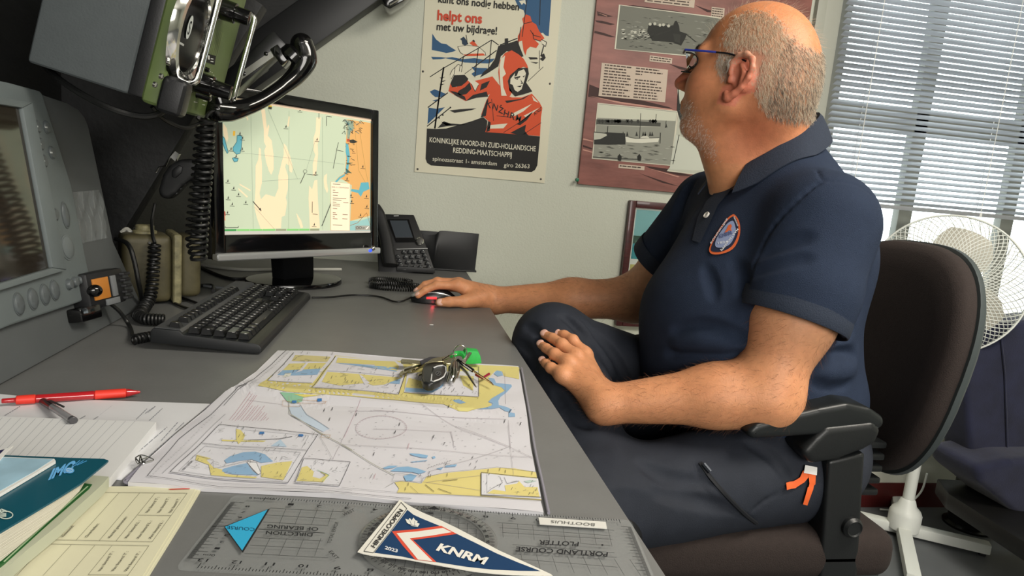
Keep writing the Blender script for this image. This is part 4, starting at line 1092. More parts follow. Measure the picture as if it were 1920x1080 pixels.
for k, (xx, yy_, r_) in enumerate(((735, 528, 0.055), (742, 536, 0.062))):
    c = at(xx, yy_, Z=DZ+0.008+0.0)
    lp = [c+Vector((math.cos(t)*r_, math.sin(t)*r_*0.55+k*0.0, 0.0)) for t in np.linspace(0.3, 6.0, 12)]
    mb.tube(coil(lp, 0.0065, 44, 8), 0.0019, 5)
mb.build('coiled_cord', rub_m, ph)
# ---- black magazine tray behind the telephone
tr = thing('file_tray', 'black curved plastic file tray on the desk end beside the telephone', 'file tray', (0.2, 2.19, DZ))
zz = [(760, 362), (860, 362), (930, 355), (960, 335), (1000, 312), (1150, 322), (1425, 347)]
topc = [at(*z6(x, y), Y=2.15+0.0) for x, y in zz]
mb = MB()
n_ = len(topc); SPT = spline(topc, 6)
def trayf(u, v, off=0.0):
    p = SPT[int(round(u*(len(SPT)-1)))]
    bow = 0.018*math.sin(math.pi*u)*math.sin(math.pi*min(1, v*0.9+0.1))
    return Vector((p.x-0.004*v, p.y-0.012-bow+off, p.z+(DZ+0.006-p.z)*v))
mb.grid(len(SPT), 12, lambda u, v: trayf(u, v)); mb.grid(len(SPT), 12, lambda u, v: trayf(u, v, 0.004))
mb.build('front_panel', mat('tray_black', '161718', 0.45), tr, smooth=1)
x0, x1 = SPT[0].x, SPT[-1].x
mb = MB(); mb.boxc((x0, 2.13, DZ+0.001), (x1, 2.225, DZ+0.006), 0.001); mb.boxc((x0, 2.222, DZ+0.001), (x1-0.02, 2.226, DZ+0.115), 0.001); mb.build('shell', MATS['tray_black'], tr)
# black lamp clamp at the top edge of the picture, on the beam
lc = thing('lamp_clamp', 'small black lamp arm end fixed to the sloping beam above', 'lamp arm', at(745, 0, Y=2.15))
mb = MB(); mb.prism([at(x, y, Y=2.12) for x, y in ((715, -6), (728, -30), (790, -60), (800, -40), (757, 2), (731, 17), (722, 12))], (0, 0.09, 0), bevel=0.004); mb.build('arm', gloss_m, lc)
mb = MB(); mb.tube([at(730, 8, Y=2.115), at(750, -4, Y=2.115)], 0.004, 8); mb.build('pin', chrome_m, lc)
# ================================================================== things lying on the desk
UPZ = Vector((0, 0, 1))
def flat(name, poly, z0, z1, m, parent=None, bevel=0):
    """sheet or slab: outline given at its top face"""
    mb = MB(); mb.prism([at(x, y, Z=DZ+z1) for x, y in poly], (0, 0, -(z1-z0)), bevel=bevel)
    return mb.build(name, m, parent, smooth=0.5)
paper_m = mat('white_paper', 'dcdde0', 0.6, var=0.02, vscale=12, bump=0.12, bscale=30)
# ---- nautical chart
CH = [(521, 656), (620, 660), (760, 671), (860, 679), (972, 687), (980, 730), (987, 770), (994, 830), (1006, 895), (1019, 961), (900, 951), (760, 939), (620, 926), (480, 919), (380, 914), (300, 911), (240, 907), (268, 872), (330, 815), (385, 770), (422, 738), (446, 727), (480, 697)]
ch = thing('nautical_chart', 'large folded nautical chart with yellow land and insets, under the keys', 'chart', at(640, 800, Z=DZ))
r0, r1 = at(440, 730, Z=DZ), at(880, 778, Z=DZ)
rd = Vector((r1.x-r0.x, r1.y-r0.y, 0)).normalized(); rnn = Vector((-rd.y, rd.x, 0))
def chz(p):
    q = Vector((p.x-r0.x, p.y-r0.y, 0)); d = q.dot(rnn); s = q.dot(rd)
    fade = max(0, min(1, (0.42-s)/0.20))
    z = 0.0050*math.exp(-(d/0.022)**2)*fade
    z += 0.0007*math.sin(p.x*40+p.y*17)+0.0005*math.sin(p.y*63-p.x*20)
    z += 0.002*math.exp(-((p.x+0.20)/0.03)**2)*(1 if p.y < 0.9 else 0)
    return z
def chfn(a, b):
    p = at(a, b, Z=DZ+0.0045); p.z += chz(p); return p
pr = Print(chfn, UPZ, 0.00028, sub=11)
pr.poly(CH, mat('chart_paper', 'd9d8de', 0.42, bump=0.1, bscale=18), 0)
mb = MB()
top = [chfn(x, y) for x, y in CH]
b_ = [mb.bm.verts.new(p) for p in top]; c__ = [mb.bm.verts.new(Vector((p.x, p.y, DZ+0.0004))) for p in top]
for i in range(len(top)):
    j = (i+1) % len(top); mb.bm.faces.new((b_[i], c__[i], c__[j], b_[j]))
mb.bm.faces.new(c__)
mb.build('pages', mat('page_edges', 'c9c8cc', 0.6), ch, smooth=0, fix=True)
Y_, BL, PW, GR, DK, MG = 'dbcf86', '8fb2d2', 'd9d8de', '8d8d93', '3a3a40', 'b77a92'
a6 = lambda *L: [(420+x/6, 640+y/6) for x, y in L]
b6 = lambda *L: [(700+x/6, 660+y/6) for x, y in L]
c4 = lambda *L: [(230+x/4.465, 780+y/4.465) for x, y in L]
d4 = lambda *L: [(640+x/4.8, 800+y/4.8) for x, y in L]
# upper land with insets
pr.poly(a6((770, 140), (1250, 165), (1920, 215))+b6((300, 100), (900, 130), (1620, 170), (1635, 305), (1560, 280), (1480, 255), (1450, 215), (1370, 210), (1300, 285), (1340, 360), (1440, 390), (1478, 430), (1400, 480), (1320, 540), (1290, 575), (1330, 600), (1320, 640), (1170, 660), (1060, 690), (960, 685), (870, 650), (790, 610), (480, 595), (0, 565))+a6((1400, 655), (980, 620), (700, 600), (380, 540), (420, 480), (600, 330)), Y_, 1)
pr.poly(b6((1200, 190), (1360, 205), (1450, 215), (1470, 270), (1640, 310), (1640, 180), (1620, 170), (1200, 150)), Y_, 1)
pr.poly(b6((1355, 240), (1390, 205), (1440, 215), (1460, 262), (1400, 275)), BL, 2)
pr.poly(b6((1290, 290), (1360, 300), (1380, 350), (1550, 365), (1560, 385), (1500, 450), (1430, 510), (1405, 560), (1410, 610), (1500, 630), (1560, 660), (1540, 690), (1480, 680), (1420, 640), (1330, 660), (1170, 668), (1250, 650), (1330, 620), (1340, 590), (1290, 575), (1330, 530), (1480, 430), (1440, 395), (1340, 370)), BL, 2)
pr.poly(b6((1520, 690), (1590, 700), (1595, 740), (1520, 745)), BL, 2); pr.poly(b6((890, 545), (960, 535), (1040, 580), (980, 600), (920, 575)), BL, 2)
pr.poly(b6((930, 650), (1160, 655), (1060, 690), (960, 685)), 'e2d98e', 2)
# inset 1
pr.poly(a6((785, 140), (1250, 165), (1215, 230), (995, 470), (490, 450)), PW, 3)
pr.poly(a6((800, 165), (1200, 185), (1160, 240), (760, 225)), 'cbc088', 4); pr.poly(a6((735, 250), (1150, 252), (1090, 320), (660, 330)), Y_, 4)
pr.poly(a6((660, 330), (1090, 320), (1050, 385), (760, 390), (600, 385)), BL, 4); pr.poly(a6((690, 370), (760, 365), (740, 400), (660, 410)), 'dcdcd0', 5)
pr.poly(a6((935, 235), (960, 235), (880, 340), (800, 365), (850, 330)), PW, 5)
pr.line(a6((785, 140), (490, 450)), 0.9, DK, 6); pr.line(a6((490, 450), (990, 470)), 0.5, GR, 6)
# inset 2 and 3
pr.poly(a6((1260, 175), (1920, 215))+b6((330, 140), (365, 245), (285, 485), (0, 470))+a6((990, 540), (1120, 380)), PW, 3)
pr.poly(a6((1280, 190), (1920, 230))+b6((290, 170), (270, 215), (0, 175))+a6((1700, 265), (1260, 250)), Y_, 4)
pr.poly(a6((1270, 255), (1500, 262), (1920, 300))+b6((270, 190), (260, 225), (120, 200))+a6((1920, 340), (1500, 285)), BL, 4)
pr.poly(a6((1160, 360), (1920, 400))+b6((310, 290), (200, 340), (120, 375), (0, 390))+a6((1600, 480), (1300, 510), (1100, 460)), Y_, 4)
pr.poly(b6((150, 355), (310, 295), (295, 365), (200, 360)), BL, 4); pr.poly(a6((1560, 400), (1640, 480), (1580, 500), (1520, 380)), PW, 5)
pr.line(a6((1255, 180), (985, 540)), 0.9, DK, 6); pr.line(b6((365, 240), (285, 485)), 0.9, DK, 6); pr.line(a6((985, 540), (1500, 575), (1920, 605))+b6((285, 487)), 0.5, DK, 6); pr.line(a6((1160, 350), (1500, 365), (1920, 390)), 0.4, GR, 6)
# inset 4
pr.poly(b6((380, 240), (1180, 210), (1185, 515), (940, 498), (345, 458)), PW, 3)
pr.poly(b6((400, 290), (560, 340), (640, 420), (360, 405)), Y_, 4); pr.poly(b6((360, 410), (640, 425), (640, 385), (780, 365), (770, 410), (660, 460), (360, 450)), BL, 4)
pr.poly(b6((970, 270), (1130, 280), (1120, 445), (1010, 390)), Y_, 4); pr.poly(b6((640, 380), (700, 330), (800, 330), (780, 400)), BL, 4)
pr.line(b6((1185, 170), (1185, 515)), 0.8, DK, 6); pr.line(b6((345, 460), (940, 498), (1185, 517)), 0.6, GR, 6)
# lower chart
pr.line([(521+16, 658), (462, 727), (447, 733), (395, 782), (335, 828), (276, 900)], 0.9, DK, 6)
pr.line(a6((260, 530), (150, 590), (0, 750)), 0.7, DK, 6); pr.line(c4((860, 0), (340, 505)), 1.0, 'a9a9ad', 5)
pr.poly(a6((730, 740), (860, 715), (940, 830), (1190, 980), (1120, 1005), (960, 920), (760, 830)), 'c3d2e2', 2)
pr.line(a6((730, 640), (735, 820), (960, 960), (1110, 1050)), 1.0, 'a7a89c', 4); pr.line(a6((860, 715), (930, 830), (1185, 985)), 0.6, GR, 4)
pr.poly(a6((630, 605), (900, 625), (880, 680), (800, 700), (720, 690)), '8fbfa0', 3); pr.poly(a6((780, 625), (1100, 640), (900, 650)), 'dccd70', 4)
for q in ([(660, 680), (860, 700), (850, 740), (660, 735)], [(830, 670), (1150, 690), (1140, 705), (830, 700)]): pr.line(a6(*q), 0.4, 'b98a50', 5, True)
for x, y in ((790, 690), (1075, 678), (425, 1048), (865, 1068)): pr.poly(a6((x-25, y-10), (x+25, y-10), (x+25, y+12), (x-25, y+12)), '3f78b5', 6)
for k in range(14):
    x, y = 62+k*32, 900+(k % 3)*6; l_ = [300, 290, 280, 270, 170, 170, 170, 160, 180, 100, 100, 90, 40, 30][k]
    pr.line(a6((x, y), (x+l_*0.78, y-l_)), 0.55, 'bd8a98', 3)
pr.line(a6((1535, 690), (1350, 1080)), 0.4, MG, 3)
for L in (b6((520, 610), (1000, 880), (1500, 1060)), b6((870, 900), (910, 1080)), b6((1520, 780), (1545, 1080)), b6((0, 670), (900, 740), (1500, 770)), b6((0, 870), (880, 905)), a6((1400, 790), (1920, 810)), a6((260, 680), (660, 715))): pr.line(L, 0.4, 'a59aa2', 3)
pr.line(b6((1480, 240), (1490, 600)), 0.4, 'a59aa2', 3)
cx_, cy__ = 720, 804
pr.ring((715, 803), 48, 0.5, 'b9a5ae', 3, 36, 21)
for k in range(36):
    a = 2*math.pi*k/36; pr.line([(715+48*math.cos(a), 803+21*math.sin(a)), (715+44*math.cos(a), 803+19*math.sin(a))], 0.4, 'b9a5ae', 3)
rr = random.Random(12)
for _ in range(240):
    x, y = rr.uniform(560, 985), rr.uniform(765, 915)
    if y > 880-(x-780)*0.1 and x > 740: continue
    pr.line([(x, y), (x+rr.uniform(1.5, 4), y+rr.uniform(-0.6, 0.8))], 0.45, rr.choice(['85868c', '9a9aa2', '6c6d74']), 3)
for x, y in ((607, 772), (617, 790), (622, 770), (667, 782), (748, 800), (740, 815), (840, 770), (955, 777), (945, 795), (975, 800), (812, 824), (700, 855)): pr.line([(x, y), (x+2, y-6)], 1.1, DK, 4)
# inset lower left
pr.poly(c4((810, 92), (1635, 160), (1385, 570), (395, 500)), 'dadae0', 2)
pr.line(c4((810, 92), (1635, 160), (1385, 572), (395, 500)), 0.8, DK, 6, True); pr.line(c4((665, 242), (1540, 305)), 0.6, DK, 6)
pr.poly(c4((950, 122), (985, 128), (1025, 170), (1010, 205), (970, 240), (950, 200)), Y_, 4); pr.poly(c4((830, 205), (1200, 215), (1180, 225), (830, 215)), Y_, 4)
pr.poly(c4((1320, 205), (1375, 270), (1240, 262)), 'b9cfe2', 4); pr.line(c4((1020, 130), (1560, 170), (1500, 285)), 0.5, 'a9a9ad', 5)
for q in ((1165, 156), (1492, 172)): pr.poly(c4((q[0]-20, q[1]-7), (q[0]+20, q[1]-7), (q[0]+20, q[1]+8), (q[0]-20, q[1]+8)), '3f78b5', 6)
pr.line(c4((1050, 210), (1310, 202), (1420, 180)), 0.8, '55555a', 5)
pr.line(c4((690, 262), (1490, 322), (1345, 548), (470, 485)), 0.5, GR, 5, True)
pr.poly(c4((850, 380), (900, 345), (1010, 312), (1110, 310), (1190, 335), (1240, 380), (1260, 395), (1160, 405), (1080, 375), (980, 385), (870, 405)), BL, 4)
pr.poly(c4((840, 450), (930, 425), (1040, 405), (1090, 470), (1140, 500), (1020, 495), (920, 490), (830, 470)), BL, 4)
pr.poly(c4((1160, 430), (1290, 405), (1420, 393), (1345, 545), (1160, 515)), Y_, 4); pr.poly(c4((620, 340), (740, 365), (700, 380), (760, 440), (830, 455), (860, 490), (1130, 515), (1110, 525), (740, 500), (720, 420), (610, 385)), Y_, 4)
pr.poly(c4((1040, 395), (1080, 385), (1130, 410), (1160, 490), (1130, 500), (1060, 420)), 'e6e6e8', 5); pr.line(c4((1040, 395), (1120, 405), (1160, 490), (1135, 500), (1060, 430)), 0.5, '55555a', 6)
pr.line(c4((600, 345), (760, 380), (760, 450), (900, 420), (1080, 380)), 0.5, GR, 5)
pr.text('DEN OEVER', c4((512, 480))[0], c4((592, 402))[0], (-3.6, -1.2), '55555a', 6, 0.01)
pr.poly(c4((1515, 372), (1905, 390), (1815, 600), (1440, 572)), 'dadae0', 2); pr.line(c4((1515, 372), (1905, 390), (1815, 600), (1440, 572)), 0.8, DK, 6, True)
pr.poly(c4((1500, 440), (1545, 430), (1600, 475), (1590, 520), (1650, 535), (1700, 505), (1640, 465), (1730, 500), (1680, 565), (1455, 555)), Y_, 4); pr.line(c4((1630, 462), (1730, 505), (1670, 560)), 0.8, '8fb9a0', 5)
pr.line(c4((205, 532), (800, 590), (1640, 640), (1920, 660)), 0.6, DK, 5); pr.line(c4((480, 545), (1100, 580), (1920, 640)), 0.4, GR, 5)
pr.line(c4((1640, 150), (1760, 370)), 0.4, GR, 4); pr.line(c4((1410, 0), (1700, 165), (1920, 290)), 1.1, 'a7a89c', 4); pr.poly(c4((1410, 0), (1560, 0), (1725, 105), (1680, 130), (1560, 75)), 'c3d2e2', 2)
pr.line(c4((1670, 155), (1740, 160), (1730, 185), (1660, 180)), 0.5, 'b0854a', 5, True)
pr.line(c4((1890, 90), (1760, 370)), 0.4, 'a59aa2', 3)
# lower right land
pr.poly(d4((480, 505), (540, 495), (720, 520), (770, 460), (940, 430), (1100, 415), (1290, 390), (1400, 375), (1560, 378), (1752, 412), (1800, 665), (1260, 635), (860, 610), (500, 595), (520, 560)), 'ded088', 2)
pr.line(d4((400, 550), (480, 505), (560, 495), (720, 520), (740, 470), (940, 430), (1290, 390), (1400, 372), (1752, 412)), 0.5, '8f8f88', 4)
for q in ([(440, 400), (500, 365), (600, 362), (690, 385), (765, 415), (700, 435), (640, 415), (520, 405)], [(370, 370), (430, 350), (510, 352), (470, 370), (400, 378)], [(560, 450), (620, 430), (680, 450), (640, 495), (580, 495)], [(610, 248), (700, 252), (780, 268), (770, 288), (720, 285), (640, 265)], [(815, 280), (840, 272), (848, 288), (825, 296)], [(620, 320), (775, 308), (770, 314), (640, 326)], [(940, 360), (1040, 350), (1030, 370), (930, 378)], [(850, 390), (920, 375), (900, 400)]): pr.poly(d4(*q), '8db6d8', 3)
pr.line(d4((0, 165), (240, 310), (475, 440)), 1.1, 'a7a89c', 4)
pr.line(d4((480, 425), (725, 460), (720, 510), (460, 495)), 0.4, '77777c', 5, True)
for L in (d4((1050, 0), (1500, 175), (1730, 290)), d4((1500, 0), (1550, 440)), d4((990, 50), (1015, 190)), d4((0, 165), (700, 210), (1720, 280)), d4((1510, 180), (1200, 290), (780, 420)), d4((740, 510), (1040, 555), (1250, 585)), d4((760, 515), (1260, 455))): pr.line(L, 0.4, '9a9298', 4)
pr.line(d4((910, 508), (1045, 495)), 0.8, '6a6550', 5); pr.line(d4((755, 535), (835, 595)), 0.9, '6a6550', 5); pr.line(d4((870, 570), (990, 612)), 0.8, '6a6550', 5); pr.line(d4((620, 545), (690, 605)), 0.4, '6a6550', 5)
for k in range(9): pr.line(d4((780+k*24, 385-k*8), (792+k*24, 380-k*8)), 0.8, '55555a', 5)
pr.poly(d4((1258, 433), (1770, 470), (1800, 660), (1258, 632)), 'd9d9de', 5); pr.line(d4((1770, 470), (1258, 433), (1258, 632), (1800, 645)), 0.8, DK, 7)
pr.poly(d4((1310, 615), (1370, 580), (1480, 595), (1470, 540), (1580, 520), (1600, 498), (1650, 550), (1765, 548), (1785, 640)), 'ded088', 6); pr.line(d4((1310, 610), (1350, 575), (1450, 520), (1425, 465)), 0.5, '55555a', 7); pr.line(d4((1465, 470), (1490, 525), (1600, 498)), 0.5, '55555a', 7)
pr.poly(d4((1640, 500), (1700, 488), (1760, 495), (1680, 515)), 'b6c9c0', 7); pr.line(d4((1310, 455), (1310, 615)), 0.4, GR, 7)
pr.line(d4((0, 565), (500, 598), (1260, 640), (1800, 672)), 0.5, GR, 5); pr.line(d4((0, 608), (630, 650)), 0.6, '55555a', 5)
for x, y in ((600, 530), (575, 570), (950, 455), (780, 465), (800, 460), (1320, 410), (1425, 395), (1475, 415), (1715, 425)): pr.line(d4((x, y+14), (x+4, y-14)), 0.9, '6a6550', 6)
for x, y in ((1180, 280), (1160, 350), (1205, 380), (1220, 320), (940, 350), (790, 430), (710, 450), (925, 165)): pr.line(d4((x-4, y+12), (x+6, y-12)), 0.8, '55555a', 5)
pr.line(d4((595, 215), (610, 165)), 0.7, 'c08a96', 5); pr.line(d4((262, 470), (282, 425)), 0.7, '8a8a90', 5); pr.line(d4((292, 475), (308, 425)), 0.7, 'c08a96', 5); pr.line(d4((815, 140), (832, 90)), 0.7, '8a8a90', 5)
for _ in range(40):
    x, y = rr.uniform(0, 1), rr.uniform(0, 1)
    q = (500+x*430, 722+y*18+x*18); pr.line([q, (q[0]+1.5, q[1]-3)], 0.5, '6a6540', 6)
rs = random.Random(21)
INS = [(a6((785, 140), (1250, 165), (990, 470), (490, 450)), 45), (b6((-230, 150), (360, 240), (285, 480), (-690, 440)), 70), (b6((380, 240), (1180, 215), (1185, 510), (345, 458)), 50), (c4((810, 95), (1630, 162), (1540, 300), (670, 240)), 60), (c4((690, 265), (1490, 322), (1345, 548), (470, 485)), 90), (c4((1520, 376), (1900, 393), (1812, 597), (1445, 570)), 30), (d4((1265, 440), (1760, 472), (1790, 650), (1262, 628)), 30)]
for q, n in INS:
    A = np.array(q); lo_, hi_ = A.min(0), A.max(0)
    while n:
        p = np.array([[rs.uniform(lo_[0], hi_[0]), rs.uniform(lo_[1], hi_[1])]])
        if not inside(q, p)[0]: continue
        n -= 1; x, y = p[0]; k = rs.random()
        if k < 0.55: pr.line([(x, y), (x+rs.uniform(1, 3), y+rs.uniform(-0.5, 0.5))], 0.5, '6c6d74', 8)
        elif k < 0.8: pr.line([(x, y), (x+rs.uniform(1.5, 3), y-rs.uniform(3, 6))], 0.6, '5d5e60', 8)
        else: pr.line([(x, y), (x+rs.uniform(5, 14), y+rs.uniform(-3, 3))], 0.4, '7c7c78', 8)
for k in range(26):
    t = k/25
    for (xa, ya), (xb, yb) in (((462, 727), (537, 658)), ((276, 900), (395, 782))):
        x, y = xa+(xb-xa)*t, ya+(yb-ya)*t; pr.line([(x+5, y+1), (x+8, y+1.6)], 0.5, '8d8d93', 6)
pr.build('chart_markings', ch)
# clear sleeve edges
for L in ([(398, 757), (360, 795), (300, 845), (243, 892), (234, 903)], [(404, 757), (366, 797), (305, 848), (250, 893), (240, 906), (330, 913)], [(978, 690), (986, 735), (993, 775), (1003, 840), (1016, 900), (1029, 962)]):
    P = spline([at(x, y, Z=DZ+0.003) for x, y in L], 5); mb = MB(); mb.tube(P, 0.0016, 6)
    mb.build('sleeve_edge', mat('sleeve_plastic', '9d9aa8', 0.15, alpha=0.8, spec=0.8), ch)

# ---- loose sheet, notepad, clip
sh = thing('printed_sheet', 'white printed sheet lying under the ruled notepad', 'paper', at(150, 820, Z=DZ))
sp_ = [(-90, 730), (44, 743), (180, 750), (393, 757), (330, 808), (228, 898), (80, 890), (-90, 880)]
so_ = flat('sheet', sp_, 0.0003, 0.0016, paper_m, sh)
pr = Print(onto(Z=DZ+0.0016), UPZ)
g45 = lambda x, y: (x/4.5, 720+y/4.5)
for p0, p1 in (((40, 268), (170, 190)), ((1150, 300), (1240, 210)), ((1225, 250), (1310, 190)), ((1260, 310), (1370, 208)), ((660, 305), (720, 270)), ((1360, 480), (1500, 325)), ((1480, 395), (1555, 325)), ((1160, 580), (1410, 365)), ((1250, 620), (1480, 420)), ((790, 300), (830, 275))):
    a, b = np.array(g45(*p0)), np.array(g45(*p1)); n = 0
    while n < 1:
        e = min(n+rr.uniform(0.06, 0.16), 1); pr.line([a+(b-a)*n, a+(b-a)*e], 1.4, '8b8e96', 1); n = e+0.03
pr.line([g45(1250, 245), g45(1315, 190)], 0.5, '8b8e96', 2); pr.line([g45(840, 265), g45(950, 180)], 0.4, 'b5b7bd', 1)
pr.build('small_print', so_)
pd = thing('notepad', 'white ruled notepad on the printed sheet, left of the chart', 'notepad', at(130, 840, Z=DZ))
flat('page_block', [(-120, 772), (0, 781), (293, 791), (206, 896), (100, 905), (-120, 890)], 0.0018, 0.0115, mat('pad_paper', 'dfe0e0', 0.6), pd)
pr = Print(onto(Z=DZ+0.0115), UPZ)
for x in [20, 95, 175, 230, 300, 375, 450, 520, 595, 665, 745, 830, 905, 980, 1060, 1140]:
    y = 285+x*0.026; pr.line([g45(x, y), g45(x-330, y+345)], 0.55, '9fa3aa', 1)
pr.build('ruled_lines', pd.children[0])
cl = MB()
CPZ = DZ+0.008
P = [at(*g45(*q), Z=CPZ) for q in ((1140, 625), (1185, 600), (1240, 612), (1295, 640), (1250, 655), (1190, 668), (1145, 628), (1150, 660), (1170, 672), (1185, 605), (1205, 670), (1225, 660), (1190, 640), (1250, 618))]
cl.tube(spline(P, 5), 0.0006, 6)
tag(cl.build('paper_clip', chrome_m, None, P[0]), 'bent wire paper clip at the chart edge beside the notepad', 'paper clip')

# ---- pens
def penline(p0, p1, z0, z1): return at(*p0, Z=DZ+z0), at(*p1, Z=DZ+z1)
a, b = penline((3, 752), (263, 735), 0.0082, 0.0065)
pen = thing('red_pen', 'red ballpoint pen lying across the top of the printed sheet', 'pen', (a+b)/2)
L_ = (b-a).length; PM = frame(b-a, (0, 0, 1), a)
rd1 = mat('red_rubber', 'e03a2c', 0.45); rd2 = mat('red_clear', 'b01f26', 0.08, coat=0.5, spec=0.7)
for nm, t0, t1, r0_, r1_, m_ in (('clicker', 0.0, 0.10, 0.0028, 0.0030, rd2), ('cap', 0.095, 0.23, 0.0052, 0.0054, rd1), ('barrel', 0.23, 0.65, 0.0050, 0.0052, rd2), ('grip', 0.65, 0.89, 0.0056, 0.0056, rd1), ('tip', 0.89, 1.0, 0.0052, 0.0016, rd2)):
    mb = MB(); mb.lathe(PM, [(r0_*0.85, L_*t0), (r0_, L_*t0+0.0008), (r1_, L_*t1-0.0008), (r1_*0.85, L_*t1)], 24); mb.build(nm, m_, pen)
a, b = penline((79, 751), (138, 789), 0.0050, 0.0150)
pen = thing('black_pen', 'short clear ballpoint pen with dark cap, leaning from the red pen onto the notepad', 'pen', (a+b)/2)
L_ = (b-a).length; PM = frame(b-a, (0, 0, 1), a)
for nm, t0, t1, r_, m_ in (('cap', 0.0, 0.35, 0.0042, mat('pen_cap', '2a2628', 0.25)), ('barrel', 0.35, 0.94, 0.0040, mat('clear_barrel', '9c9c9f', 0.08, alpha=0.75, spec=0.8)), ('end_plug', 0.94, 1.0, 0.0043, mat('pen_plug', '4a4a4d', 0.2))):
    mb = MB(); mb.lathe(PM, [(r_*0.8, L_*t0), (r_, L_*t0+0.0006), (r_, L_*t1-0.0006), (r_*0.8, L_*t1)], 20); mb.build(nm, m_, pen)
mb = MB(); mb.tube([PM @ Vector((0, 0.0042, L_*0.18)), PM @ Vector((0, 0.0065, L_*0.32)), PM @ Vector((0.003, 0.006, L_*0.62))], 0.0011, 6); mb.build('pocket_clip', MATS['pen_cap'], pen)

# ---- books and forms at the lower left
g47 = lambda x, y: (x/4.695, 850+y/4.695)
G = lambda *L: [g47(*q) for q in L]
bk = thing('teal_manual', 'thick paperback manual with a dark teal cover, on top of the left pile', 'book', at(60, 950, Z=DZ+0.02))
tc = G((-380, -20), (20, 14), (600, 38), (915, 48), (955, 62), (940, 78), (720, 258), (500, 395), (250, 545), (0, 692), (-380, 900))
flat('cover', tc, 0.0385, 0.0400, mat('teal_cover', '0f5263', 0.35, coat=0.2), bk)
tp = G((-380, 20), (40, 60), (800, 92), (700, 268), (480, 415), (6, 706), (-380, 920))
zb_l = [0.0175, 0.0200, 0.0310, 0.0320, 0.0260, 0.0180, 0.0172]
mb = MB()
A_t = [mb.bm.verts.new(at(x, y, Z=DZ+0.0384)) for x, y in tp]
B_t = [mb.bm.verts.new(Vector((v.co.x, v.co.y, DZ+z))) for v, z in zip(A_t, zb_l)]
mb.bm.faces.new(A_t); mb.bm.faces.new(B_t[::-1])
for i in range(len(A_t)): mb.bm.faces.new((A_t[i], A_t[(i+1) % len(A_t)], B_t[(i+1) % len(A_t)], B_t[i]))
mb.build('page_block', mat('book_pages', 'c9c5b5', 0.75, bump=0.5, bscale=260, stretch=(0.02, 0.02, 6)), bk, smooth=0, fix=True)
pr = Print(onto(Z=DZ+0.0400), UPZ)
pr.text('IMO', g47(425, 237), g47(640, 150), (9, -20), '6ab2e8', 2, 0.05)
pr.circle(g47(612, 158), 9, '6ab2e8', 3, 20, 5.5); pr.ring(g47(612, 158), 6, 0.8, 'cfe6f5', 4, 16, 3.4); pr.line([g47(585, 165), g47(640, 150)], 0.7, 'cfe6f5', 4)
for k in range(3): pr.line([g47(640+k*18, 116-k*3), g47(705+k*30, 66+k*2)], 1.3, '4f9fd8', 2)
pr.ring(g47(52, 548), 13, 2.0, 'cfdcd2', 2, 20, 7); pr.line([g47(-20, 580), g47(10, 500), g47(60, 520)], 3, 'cfdcd2', 3)
for k in range(4): pr.line([g47(-10, 530+k*14), g47(55, 538+k*8)], 1.4, 'cfdcd2', 3)
pr.build('cover_logo', bk.children[0])
bo2 = thing('blue_booklet', 'thin booklet with a pale blue cloudy cover on the teal manual', 'booklet', at(40, 890, Z=DZ+0.04))
flat('pages', G((-300, 10), (18, 30), (478, 48), (490, 66), (300, 180), (0, 358), (-300, 520)), 0.0404, 0.0428, mat('booklet_paper', 'e2e2de', 0.5), bo2)
flat('cover', G((-300, 14), (18, 34), (466, 52), (300, 160), (0, 330), (-300, 480)), 0.0428, 0.0430, mat('cloud_cover', '9dc0d2', 0.35, var=0.22, vscale=28), bo2)
lf = thing('leaflet', 'white leaflet with a dark navy corner at the left edge of the desk', 'leaflet', at(5, 845, Z=DZ+0.04))
flat('paper', [(-80, 838), (8, 842), (25, 836), (14, 846), (0, 862), (-80, 900)], 0.0432, 0.0440, mat('booklet_paper', 'e2e2de', 0.5), lf)
flat('navy_print', [(-80, 845), (0, 844), (9, 842), (0, 851), (-80, 880)], 0.0440, 0.0441, mat('leaflet_navy', '26244c', 0.4), lf)
b2 = thing('green_folder', 'pale grey green folder with a dark green stripe under the teal manual', 'folder', at(120, 960, Z=DZ+0.01))
fo = G((-380, 150), (790, 192), (958, 205), (900, 275), (700, 455), (520, 625), (240, 850), (0, 1060), (-380, 1350))
flat('cover', fo, 0.0060, 0.0165, mat('folder_cover', 'b5b9a4', 0.5), b2)
flat('stripe', G((735, 262), (812, 272), (785, 312), (440, 610), (40, 975), (-160, 1130), (-200, 1050), (0, 930), (400, 530)), 0.0165, 0.0168, mat('folder_green', '27602f', 0.4), b2)
flat('stripe_line', G((770, 285), (778, 290), (450, 580), (40, 955), (30, 950), (430, 576)), 0.0168, 0.01695, mat('stripe_pale', 'a9c49c', 0.5), b2)
b3 = thing('dark_binder', 'dark grey binder edge showing under the pale green folder', 'binder', at(100, 1000, Z=DZ+0.003))
flat('cover', G((-380, 300), (700, 330), (880, 335), (860, 352), (560, 640), (380, 800), (60, 1100), (-380, 1500)), 0.0030, 0.0056, mat('binder_dark', '4b4d4c', 0.5), b3)
cream = mat('cream_card', 'd8d5b8', 0.7, var=0.02, vscale=30)
offs = [(0, 0, 0.0), (22, 10, 0.3), (38, 30, -0.2), (14, 22, 0.2), (30, 44, 0.0)]
